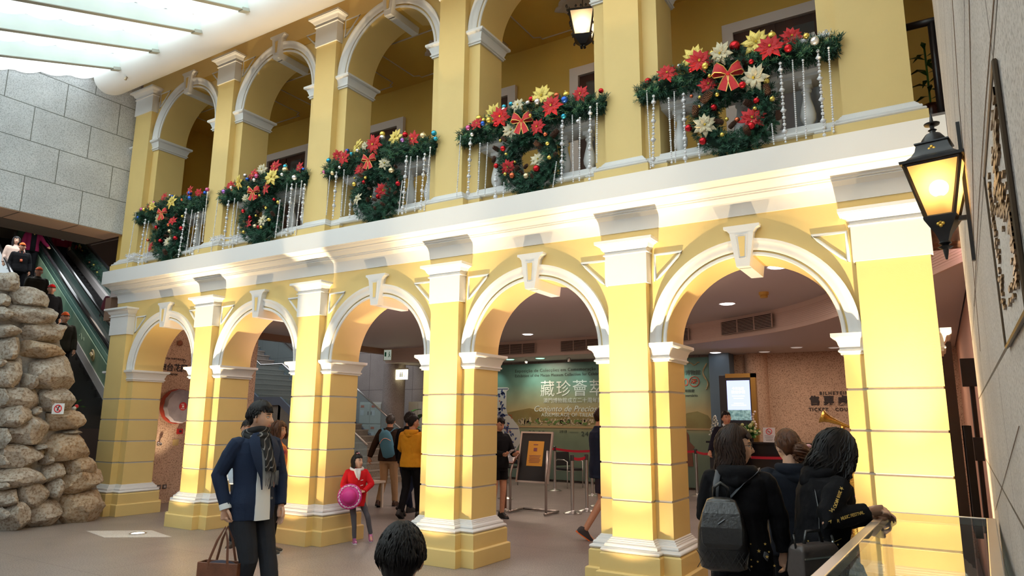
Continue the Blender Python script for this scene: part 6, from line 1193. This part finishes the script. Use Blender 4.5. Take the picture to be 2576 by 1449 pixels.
for z in (1.22, 1.12): m = MB(); m.T = B0; m.tube([up((-.11, .168, z)), up((-.06, .178, z-.01))], .008, 6); m.build('toggle', mat('toggle_white', (.7, .6, .6)), girl)
m = MB(); m.T = HT; m.sph((0, -.01, .145), .030, 12, 8); m.build('hair_knot', HBLK, girl, smooth=True); m = MB(); m.T = HT; m.sph((.0, .03, .138), .016, 8, 6); m.sph((.03, .02, .136), .012, 8, 6); m.build('hair_clip', mat('clip_pink', (.7, .3, .35), .4), girl, smooth=True)
t = empty('pink_hat', 'bright pink round hat with a white ruffled rim held by the small child', 'hat', (5.42, .26, .615), 0); T_ = frame((0, 0, 0), (.85, .52, 0), (.50, -.84, .12)); t.matrix_world = M4.Translation((5.42, .25, .61)) @ T_
PK = mat('hat_pink', (.62, .03, .25), .5); m = MB(); m.lathe([(.001, .11), (.05, .105), (.082, .085), (.095, .05), (.097, .01), (.14, .0), (.145, -.004), (.10, -.01)], 32); m.build('crown', PK, t, smooth=.8); m = MB(); m.tube([((.138+.006*sin(k*2.3))*cos(2*pi*k/60), (.138+.006*sin(k*2.3))*sin(2*pi*k/60), .002+.008*sin(k*1.7)) for k in range(60)], .010, 6, close=True); m.build('ruffle', mat('lace_white', (.78, .62, .72), .8), t); m = MB(); m.tube([(.150*cos(2*pi*k/40), .150*sin(2*pi*k/40), -.004+.004*sin(k*2)) for k in range(40)], .012, 6, close=True); m.build('rim', PK, t, smooth=True)
m = MB(); [m.sph((-.085+.008*sin(k), .03-.025*k, .065), .006, 6, 4) for k in range(3)]; m.build('sequins', SHIRT, t)
# head of the boy at the bottom edge ------------------------------------------
person('person seen from behind at the bottom edge, a child with short spiky black hair', (10.60, -4.83), 118, 1.29, hair('short', HBLK, 5, n=1500, L=.05, front=.05, side=-.02, back=-.085, k=.012, top=.008, vol=.034, r=.0035), cm('dark_grey_jacket', (.03, .03, .035)), JEAN, SHD, dict(head=(0, 6, 0)), SK2, vox=.006, headk=1.08, face=False)
# three in black hoodies --------------------------------------------------------
GP = mat('gold_print', (.60, .40, .10), .4, .3)
def starm(mb, c, r):
    mb.T = c; p = [((r if k % 2 == 0 else r*.42)*sin(pi*k/5), 0, (r if k % 2 == 0 else r*.42)*cos(pi*k/5)) for k in range(10)]; mb.loft([[(x, y0, z) for x, _, z in p] for y0 in (0, .003)]); mb.T = M4.Identity(4)
w1, HT, s1, up1 = person('person in black hoodie with black leather backpack, long brown hair and glasses', (11.02, -2.22), 103, 1.60, hair('long', HBRN, 21, n=620, L=.19, wave=.03, vol=.034, face=(1.35, .9), r=.006, cut=1.25), BLKW, cm('black_trousers', (.009, .009, .010)), SHD,
    dict(head=(-84, 2, 0), RA=((.235, .03, 1.15), (.255, .05, .93), (.1, .2, -1), (-1, 0, 0), .5), LA=((-.22, .06, 1.14), (-.10, .17, 1.02), (1, .3, 0), (0, 0, -1), .5), topname='hoodie'), SK, vox=.0058, coat=.036, hem=.83, legw=1.1, torso=.93, disp=.026)
hood(w1, s1, up1, BLKW); B1 = M4.Diagonal((s1, s1, s1, 1))
m = MB(); m.T = HT
for sg in (-1, 1): m.tube([(sg*.031+.021*cos(k*pi/8), .094, .008+.017*sin(k*pi/8)) for k in range(16)], .0018, 5, close=True); m.tube([(sg*.052, .092, .012), (sg*.075, .06, .012), (sg*.079, .0, .008)], .0018, 5)
m.tube([(-.010, .096, .010), (.010, .096, .010)], .0018, 5); m.build('glasses', BLK, w1)
m = MB(); rnd = random.Random(1)
for k in range(12): starm(m, w1.matrix_world.inverted() @ M4.Identity(4) if False else B1 @ TR(rnd.uniform(.02, .19), -.175+.04*rnd.random()*0, rnd.uniform(.87, 1.02)), rnd.uniform(.006, .014))
m.build('gold_stars', GP, w1)
t = empty('backpack', 'black leather drawstring backpack with quilted base worn by the person with long brown hair', 'backpack', (11.02, -2.22, 0), RD(103)-pi/2); t.scale = (s1,)*3; BL = mat('black_leather', (.012, .012, .013), .28, bump=(50, .35), spec=.8)
bx = -.10; m = MB(); pr = [(0.86, .09, .055), (.88, .135, .085), (.98, .152, .105), (1.10, .145, .10), (1.2, .115, .08), (1.27, .085, .055), (1.285, .05, .03)]
m.loft([[(bx+w*math.copysign(abs(cos(a))**.6, cos(a)), -.265+d*math.copysign(abs(sin(a))**.6, sin(a)), z) for a in [2*pi*k/28 for k in range(28)]] for z, w, d in pr]); bp_ = m.build('pack_body', BL, t, smooth=True)
m = MB(); m.loft([[(bx+w*x, y, z) for x, z in [(-1, 0), (1, 0), (1, 1), (-1, 1)]] if False else [(bx-w, y, z), (bx+w, y, z), (bx+w, y-.012, z), (bx-w, y-.012, z)] for w, y, z in ((.09, -.375, 1.0), (.115, -.382, 1.03), (.12, -.378, 1.12), (.11, -.355, 1.2), (.085, -.32, 1.265))]); m.build('flap', BL, bp_, bevel=.006)
m = MB(); m.tube([(bx-.02, -.388, 1.14), (bx+.02, -.385, 1.17)], .005, 8); m.build('zip_pull', mat('dark_chrome', (.15, .15, .16), .3, 1.), bp_); m = MB()
for k in range(9): m.tube([(bx-.15+.03*k, -.365, .885), (bx-.09+.03*k, -.374, .985)], .0022, 4); m.tube([(bx-.09+.03*k, -.365, .885), (bx-.15+.03*k, -.374, .985)], .0022, 4)
m.build('quilted_stitching', mat('stitch_black', (.03, .03, .03), .4), bp_); m = MB(); m.tube([(bx-.045, -.23, 1.27), (bx-.04, -.25, 1.34), (bx, -.26, 1.37), (bx+.04, -.25, 1.34), (bx+.045, -.23, 1.27)], .011, 8); m.build('top_handle', BL, t, smooth=True)
for sg in (-1, 1): m = MB(); m.tube([(bx+sg*.04, -.18, 1.26), (bx*.5+sg*.08, -.145, 1.36), (sg*.115, -.085, 1.425), (sg*.125, .02, 1.44), (sg*.13, .12, 1.36), (sg*.15, .15, 1.2), (sg*.17, .06, 1.0), (sg*.14, -.15, .92)], .020, 10, ry=.004, up=None); m.build('shoulder_strap', mat('strap_grey', (.06, .065, .075), .5), t, smooth=True)
w2, HT, s2, up2 = person('person in a black hoodie with auburn hair tied at the back, between the other two', (11.20, -1.51), 118, 1.58, hair('bun', HRED, 31, n=240, L=.05, vol=.024, br=.062, bun=(.04, -.10, -.045)), cm('black_blue_cloth', (.010, .013, .020)), BLKW, SHD, dict(head=(10, 14, 0), RA=((.20, .09, 1.14), (.08, .24, 1.08), (-1, .5, 0), (0, 0, -1), .5), LA=((-.21, .08, 1.13), (-.10, .24, 1.06), (1, .5, 0), (0, 0, -1), .5), topname='hoodie'), SK, vox=.0065, coat=.042, hem=.83)
hood(w2, s2, up2, MATS['black_blue_cloth'])
m = MB(); m.T = HT @ TR(.085, -.13, -.02); m.sph((0, 0, 0), .02, 8, 6, (1.4, 1, .8)); m.build('hair_clip', mat('clip_rose', (.65, .35, .38), .5), w2, smooth=True)
m = MB(); B2 = M4.Diagonal((s2, s2, s2, 1))
for k, z in enumerate((1.27, 1.235, 1.20, 1.165)): starm(m, B2 @ TR(-.262, -.03+.01*k, z, rz=-1.2), .014 if k in (0,) else .008)
m.build('gold_sleeve_print', GP, w2)
RA3 = ((.255, -.06, 1.185), (.235, .20, 1.235), (.05, 1, .12), (-.5, 0, -1), .35); LA3 = ((-.02, .20, 1.15), (.13, .27, 1.20), (.3, 1, .1), (.5, 0, -1), .5)
w3, HT, s3, up3 = person('person in a black hoodie with gold sleeve lettering leaning over the display case', (11.44, -2.17), 33, 1.60, hair('long', HBLK, 41, n=700, L=.16, wave=.03, vol=.034, face=(.75, .75), r=.0065), BLKW, cm('black_trousers', (.009, .009, .010)), SHD, dict(lean=.20, head=(0, 22, 0), RA=RA3, LA=LA3, topname='hoodie'), SK, vox=.0055, coat=.045, hem=.80, disp=.026)
hood(w3, s3, up3, BLKW)
B3 = M4.Diagonal((s3, s3, s3, 1))
# lettering along the right sleeve
sh = up3((.172, -.01, 1.385)); el = V(RA3[0]); wr = V(RA3[1]); body_txt = '★ 2018 MACAO STAR MUSIC FESTIVAL'; path = [sh.lerp(el, u) for u in (.25, .5, .75)]+[el.lerp(wr, u) for u in (.0, .25, .5, .78)]
pl = smooth_curve([tuple(p) for p in path], 10); pl = [V(p) for p in pl]
for _ in range(45): pl = [pl[0]]+[(pl[k-1]+pl[k]*2+pl[k+1])/4 for k in range(1, len(pl)-1)]+[pl[-1]]
dist = [0]
for a, b in zip(pl, pl[1:]): dist.append(dist[-1]+(b-a).length)
def atd(d):
    for k in range(len(pl)-1):
        if dist[k+1] >= d: u = (d-dist[k])/(dist[k+1]-dist[k]); return pl[k].lerp(pl[k+1], u), (pl[k+1]-pl[k]).normalized()
    return pl[-1], (pl[-1]-pl[-2]).normalized()
lt = text('sleeve_lettering', ' ', (0, 0, 0), .02, GP, (0, 0, 0), w3, .001); bpy.data.objects.remove(lt)
camdir = (M4.Rotation(-(RD(33)-pi/2), 4, 'Z').to_3x3() @ (CO-V((11.44, -2.17, 1.2)))).normalized(); LET = []
n_ = len(body_txt); tot = dist[-1]
for k, ch in enumerate(body_txt):
    if ch == ' ': continue
    p, tg = atd(tot*(k+.3)/n_); out = (camdir-tg*camdir.dot(tg)).normalized(); out = (out+V((0, 0, -.15))).normalized(); out = (out-tg*out.dot(tg)).normalized(); rad = .089-.028*k/n_+.022*math.exp(-((k/n_-.5)/.22)**2)
    q = p+out*rad; o = text('sleeve_letter', ch, (0, 0, 0), .025, GP, (0, 0, 0), None, .0012, 'CENTER', 1, 0, 1, .0004); R_m = M4(((tg.x, out.cross(tg).x, out.x, 0), (tg.y, out.cross(tg).y, out.y, 0), (tg.z, out.cross(tg).z, out.z, 0), (0, 0, 0, 1)))
    o.parent = w3; o.matrix_parent_inverse = M4.Identity(4); o.matrix_basis = B3 @ M4.Translation(q) @ R_m
m = MB(); rnd = random.Random(3)
for k in range(16): a = 1.25+rnd.uniform(-.8, .9); z = rnd.uniform(.86, 1.06); rx, ry = .222, .172; starm(m, B3 @ TR(rx*sin(a), -ry*cos(a)*.98, z, rz=a), rnd.choice((.006, .007, .014)))
for k in range(10): a = 1.25+rnd.uniform(-.8, .9); z = rnd.uniform(.86, 1.06); m.T = B3 @ TR(.224*sin(a), -.174*cos(a), z, rz=a, ry=rnd.uniform(-.9, .9)); m.box(0, .05, 0, .002, 0, .0018)
m.T = M4.Identity(4); m.build('gold_star_print', GP, w3)
m = MB(); m.T = B3; m.tube([up3((-.05, -.10, 1.45)), up3((.10, -.13, 1.36)), up3((.19, -.12, 1.2)), up3((.21, -.10, 1.0)), up3((.20, -.13, .86))], .0055, 6); m.build('bag_strap', BL, w3, smooth=True)
t = empty('handbag', 'small dark handbag at the hip of the person leaning over the display case', 'handbag', (11.46, -2.47, .80), 1.0); m = MB(); m.loft([[(-w, -d, z), (w, -d, z), (w, d, z), (-w, d, z)] for w, d, z in ((.14, .05, 0), (.145, .06, .05), (.135, .05, .17), (.12, .035, .19))]); m.build('bag_body', mat('taupe_leather', (.07, .055, .05), .35, bump=(50, .2)), t, bevel=.012, seg=3); m = MB(); m.tube([(-.07, 0, .18), (-.05, 0, .25), (.05, 0, .25), (.07, 0, .18)], .009, 8); m.tube([(-.13, .0, .17), (-.14, 0, .24)], .006, 6); m.build('handle', BL, t, smooth=True); m = MB(); m.tube([(.135, -.0, .15), (.15, .0, .19), (.14, .0, .22)], .007, 8); m.box(-.13, .13, -.058, -.054, .12, .128); m.build('buckle', CHR, t)
# phone in her hands
# people inside the lobby -----------------------------------------------------------
MUS = cm('mustard_hoodie', (.66, .30, .02)); DBR = cm('dark_brown_jacket', (.040, .022, .014)); KHK = cm('khaki_trousers', (.46, .30, .17))
p, HT, s, up = person('person in a mustard yellow hoodie walking away beside a companion in black', (4.46, 2.65), 104, 1.68, hair('bun', HBLK, 51, n=90, L=.05, bun=(0, -.11, .05), br=.035), MUS, BLKW, SHD, dict(head=(-45, 4, 0), LA=((-.25, .08, 1.15), (-.20, .24, 1.05), (-.8, .6, 0), (0, 0, -1), .4), RL=((.095, .08, .50), (.10, .14, .085), 0), LL=((-.09, .0, .49), (-.09, -.18, .12), -.5), topname='hoodie'), SK2, vox=.0085, coat=.045); hood(p, s, up, MUS, .1)
person('person in a black jacket and glasses putting an arm around the one in mustard yellow', (4.13, 2.95), 92, 1.74, hair('short', HBLK, 52, n=90), BLKW, NAVY, SHD, dict(head=(-60, 0, 0), RA=((.30, .02, 1.22), (.36, -.20, 1.15), (1, .2, 0), (0, 1, 0), .3), RL=((.1, -.02, .50), (.12, -.28, .16), -.7), LL=((-.09, .10, .5), (-.09, .22, .085), 0), topname='jacket'), SK2, vox=.009, coat=.032)
p, HT, s, up = person('person in a dark brown jacket and khaki trousers with a pale blue backpack', (3.16, 3.55), 112, 1.70, hair('short', HGRY, 53, n=90, L=.04), DBR, KHK, (mat('shoe_brown', (.05, .02, .01), .5), DRK), dict(head=(15, 6, 0), LA=((-.27, -.08, 1.13), (-.34, -.12, .90), (0, 0, -1), (1, 0, 0), .5), RL=((.10, .08, .50), (.11, .14, .085), 0), LL=((-.09, .03, .49), (-.12, -.12, .10), -.3)), SK3, vox=.0085, coat=.045)
t = empty('sling_backpack', 'pale blue backpack with pink stripe on the person in the brown jacket', 'backpack', (3.16, 3.55, 0), RD(112)-pi/2); BLB = cm('backpack_blue', (.10, .26, .36)); m = MB(); m.T = TR(.02, -.20, 1.15, ry=-.25); m.loft([[(.13*w*math.copysign(abs(cos(a))**.7, cos(a)), .07*w*sin(a), z) for a in [2*pi*k/20 for k in range(20)]] for w, z in ((.5, -.26), (.9, -.22), (1, -.05), (1, .1), (.8, .2), (.4, .25))]); bk = m.build('pack_body', BLB, t, smooth=True); m = MB(); m.T = TR(.02, -.20, 1.15, ry=-.25); m.tube([(-.11+.022*k, -.066-.012*sin(pi*k/10), .03+.07*sin(pi*k/10)) for k in range(11)], .008, 6); m.build('pink_stripe', mat('stripe_pink', (.7, .4, .35)), bk)
for sg in (-1, 1): m = MB(); m.tube([(sg*.07, -.17, 1.36), (sg*.12, -.08, 1.43), (sg*.13, .05, 1.43), (sg*.14, .15, 1.3)], .022, 8, ry=.006); m.build('strap', BLB, t, smooth=True)
person('person in a royal blue hooded jacket mostly hidden behind the third pillar', (3.25, 2.2), 80, 1.70, None, cm('royal_blue', (.015, .055, .30)), BLKW, SHD, dict(), SK, vox=.010, coat=.05, hem=.72, face=False)
bl_ = [o for o in bpy.data.objects if o.get('label', '').startswith('person in a royal blue')][0]; m = MB(); m.sph((0, -.03, 1.56), .135, 16, 10); m.build('raised_hood', MATS['royal_blue'], bl_, smooth=True)
person('person smiling towards the camera behind the shoulder of the navy blazer, red patterned scarf', (4.42, -.62), -60, 1.60, hair('bun', HBLK, 55, n=80), cm('white_blue_jacket', (.50, .56, .62)), JEAN, SHB, dict(head=(10, 0, 0), topname='jacket'), SK3, vox=.010, smile=.25, coat=.04)
person('person in a magenta and orange patterned coat behind the one with the scarf', (5.02, -.66), 40, 1.58, hair('long', HRED, 56, n=150, L=.11, vol=.03), mat('magenta_pattern', (.50, .01, .12), .8, noise=(9, .5), col2=(.75, .25, .02)), BLKW, SHB, dict(head=(-20, 0, 0), topname='coat'), SK3, vox=.010, coat=.045, hem=.72)
person('person in black clothes standing in the gap left of the third pillar', (3.55, 1.35), 60, 1.70, hair('short', HBLK, 58, n=60), BLKW, BLKW, SHD, dict(), SK2, vox=.012)
ps, HT, s, up = person('person in black shorts and striped black jersey looking at a phone beside the middle pillar', (5.70, 3.42), -20, 1.66, hair('short', HBLK, 57, n=90), BLKW, BLKW, SHD, dict(head=(0, 18, 0), RA=((.22, .10, 1.13), (.12, .30, 1.08), (0, 1, .1), (0, 0, 1), .6), LA=((-.22, .10, 1.13), (-.10, .30, 1.08), (0, 1, .1), (0, 0, 1), .6), topname='jersey'), SK3, vox=.009, short=.62, coat=.035)
m = MB(); m.T = M4.Diagonal((s, s, s, 1)); [m.tube([(.222+.012*k, -.02, 1.35-.03*k), (.250, .03+.012*k, 1.18-.02*k)], .006, 5) for k in range(3)]; m.build('white_stripes', SHIRT, ps)
t = MB().box(-.04, .04, -.07, .07, -.004, .004).build('phone', mat('phone_white', (.7, .7, .72), .3), bevel=.003, loc=(5.99, 3.33, 1.09)); t.rotation_euler = (.5, 0, -1.9); tag(t, 'pale mobile phone held by the person in the striped black jersey', 'phone')
ph, HT, s, up = person('person in dark jacket, yellow shirt and shorts holding a camera behind the fifth pillar', (7.93, 2.62), 40, 1.80, hair('short', HBRN, 61, n=120, L=.05), NAVY, cm('shorts_purple_black', (.03, .022, .035)), (mat('trainer_black', (.03, .025, .03), .5), mat('trainer_orange', (.75, .14, .01), .5)), dict(head=(0, 8, 0), RA=((.25, .05, 1.12), (.17, .28, 1.10), (-.4, 1, .3), (0, 0, 1), .7), LA=((-.24, .07, 1.13), (-.10, .30, 1.12), (.4, 1, .2), (0, 0, 1), .7), RL=((.11, -.02, .50), (.13, -.26, .13), -.6), LL=((-.09, .12, .50), (-.10, .20, .085), 0)), SK3, vox=.0085, short=.78, coat=.035, hem=.78)
m = MB(); m.T = M4.Diagonal((s, s, s, 1)); m.loft([[(rx*sin(a), ry*cos(a), z) for a in [q*.12-.6 for q in range(11)]]+[(.7*rx*sin(a), .5*ry*cos(a), z) for a in [.6-q*.12 for q in range(11)]] for z, rx, ry in ((.82, .195, .152), (1.1, .18, .142), (1.3, .185, .147), (1.42, .12, .10))]); m.build('shirt', MUS, ph, smooth=.8)
t = empty('camera', 'black photo camera held by the half hidden photographer', 'camera', (8.16, 2.86, 1.16), RD(-50)); MB().box(-.065, .065, -.03, .03, -.04, .045).build('camera_body', DRK, t, bevel=.006); m = MB(); m.T = TR(0, .03, 0, rx=-pi/2); m.lathe([(.034, 0), (.034, .06), (.03, .062), (.001, .055)], 18); m.build('lens', BLK, t, smooth=.6)
st, HT, s, up = person('person in a dark sweater with white collar and red tie at the counter', (8.50, 7.35), -62, 1.82, hair('short', HBLK, 71, n=110, L=.04), cm('dark_sweater', (.014, .013, .022)), BLKW, SHD, dict(head=(8, 0, 6), RA=((.27, .0, 1.12), (.34, .10, .98), (.3, .4, -1), (-1, 0, 0), .8), topname='sweater'), SK3, vox=.008, coat=.028)
m = MB(); m.T = M4.Diagonal((s, s, s, 1)); 
for sg in (-1, 1): m.tube([(sg*.062, .01, 1.47), (sg*.05, .075, 1.44), (sg*.012, .105, 1.38)], [.02, .024, .012], 8)
m.build('shirt_collar', SHIRT, st, smooth=True); m = MB(); m.T = M4.Diagonal((s, s, s, 1)); m.tube([(0, .10, 1.40), (0, .125, 1.34), (0, .135, 1.26)], [.013, .018, .02], 8, ry=.006); m.build('tie', mat('tie_red', (.25, .01, .02), .6), st, smooth=True); m = MB(); m.T = M4.Diagonal((s, s, s, 1)); m.tube([(-.06, .06, 1.45), (-.03, .14, 1.3), (0, .145, 1.2), (.03, .14, 1.3), (.06, .06, 1.45)], .004, 5); m.sph((-.11, .135, 1.33), .012, 8, 5); m.build('lanyard', mat('lanyard_blue', (.1, .1, .2)), st)
# people riding the escalators --------------------------------------------------------
def cap(m_):
    def f(par, T):
        hair('cap', HBLK)(par, T); m = MB(); m.T = T; rows = []
        for j in range(8): e = .38+1.15*j/7; rows.append([headpt(2*pi*k/28, e, .017) for k in range(28)])
        m.loft(rows); m.loft([[(x, y0+(.05*(1-(x/.07)**2) if k else 0)+.02, .052-.008*k) for x in (-.07, -.045, -.02, .02, .045, .07)] for k, y0 in ((0, .06), (1, .095), (1, .10), (0, .062))]); o = m.build('cap', m_, par, smooth=.9)
    return f
ORG = cm('cap_orange', (.80, .12, .015), .7); RCP = cm('cap_red', (.65, .01, .012), .7)
ESC = [('person in a pale pink sweater with long black hair high on the near escalator', 5.0, -1.3, hair('long', HBLK, 81, n=80, L=.25), cm('pink_knit', (.62, .46, .38)), SK, 1.58, {}),
 ('person in an orange cap and dark jacket with badge, highest of the caps', 4.2, -1.25, cap(ORG), BLKW, SK3, 1.60, {}),
 ('person in an orange cap and brown-black jacket, middle of the near escalator', 1.55, -1.2, cap(ORG), cm('olive_black', (.025, .022, .014)), SK3, 1.60, {}),
 ('person in a red cap and black jacket on the near escalator beside the green panel', 0.0, -1.15, cap(RCP), BLKW, SK3, 1.60, {}),
 ('person in an orange cap, lowest rider on the near escalator next to the rocks', -2.1, -1.2, cap(ORG), cm('olive_black', (.025, .022, .014)), SK3, 1.58, {}),
 ('person in an open maroon jacket over a black shirt holding the escalator handrail', 7.0, -.65, hair('short', HBLK, 82, n=70), cm('maroon_jacket', (.20, .012, .05)), SK3, 1.66, dict(LA=((-.30, .08, 1.15), (-.40, .25, 1.0), (0, 1, -.3), (0, 0, -1), .5))),
 ('person in a dark maroon coat with a purple backpack on the far escalator', .55, .25, hair('short', HBRN, 83, n=70), cm('wine_coat', (.07, .018, .03)), SK, 1.60, dict(phi=166)),
 ('person in a red jacket and dark trousers with a badge high on the far escalator', 8.3, .3, hair('short', HBLK, 84, n=50), cm('dark_red_jacket', (.22, .01, .03)), SK, 1.66, {}),
 ('person in black with a pink bag beyond the far escalator under the stone bridge', 5.6, 2.1, hair('short', HBLK, 85, n=50), BLKW, SK, 1.66, dict(phi=120))]
EO = {}
for lab, s_, o_, hf, tp, sk, H_, ps_ in ESC:
    P = V(ep(s_, o_, -.95)); ph_ = ps_.pop('phi', -14); b_, HT, sc_k, up_ = person(lab, (P.x, P.y), ph_, H_, hf, tp, BLKW, SHD, ps_, sk, vox=.011, z0=P.z, coat=.035, group='escalator riders'); EO[s_] = (b_, sc_k)
def onb(k, name, m_, f): b_, sk = EO[k]; m = MB(); m.T = M4.Diagonal((sk,)*3+(1,)); f(m); return m.build(name, m_, b_, smooth=True)
onb(4.2, 'name_badge', mat('badge_orange', (.7, .15, .06)), lambda m: (m.box(-.03, .03, .150, .156, 1.12, 1.2), m.tube([(-.05, .09, 1.44), (0, .152, 1.2), (.05, .09, 1.44)], .004, 5)))
onb(8.3, 'name_badge', SHIRT, lambda m: m.box(-.04, .04, .155, .160, 1.05, 1.17)); onb(7.0, 'black_shirt', BLKW, lambda m: m.loft([[(x, y, z) for x, y in ((-.07, .16), (.07, .16), (.06, .08), (-.06, .08))] for z in (.82, 1.38)])); onb(7.0, 'yellow_collar', MATS['gold_print'], lambda m: m.tube([(-.05, .13, 1.43), (0, .165, 1.34), (.05, .13, 1.43)], .014, 6))
P = V(ep(.55, .25, -.95)); t = empty('purple_backpack', 'purple-black backpack on the rider of the far escalator', 'backpack', (P.x, P.y, P.z), RD(166)-pi/2); m = MB(); m.sph((0, -.22, 1.12), .18, 16, 10, (.85, .55, 1.15)); m.build('pack_body', cm('pack_purple', (.05, .03, .09), .5), t, smooth=True); m = MB(); m.tube([(-.09, -.28, 1.02), (0, -.335, .99), (.09, -.28, 1.02)], .008, 6); m.build('pocket_zip', CHR, t)
P = V(ep(5.6, 2.1, -.95)); t = MB().sph((0, 0, 0), .13, 12, 8, (.7, .5, 1.3)).build('pink_bag', mat('bag_pink', (.65, .10, .25), .5), smooth=True); t.location = (P.x+.25, P.y-.25, P.z+1.0); tag(t, 'small pink bag carried by the person in black beyond the escalator', 'bag')
# outline lettering objects become real meshes
dg = bpy.context.evaluated_depsgraph_get()
for o in [o for o in bpy.data.objects if o.type == 'FONT']:
    me = bpy.data.meshes.new_from_object(o.evaluated_get(dg)); n = bpy.data.objects.new(o.name.split('.')[0], me); COL.objects.link(n); n.parent = o.parent; n.matrix_basis = o.matrix_basis.copy(); nm = o.name; bpy.data.objects.remove(o); n.name = nm
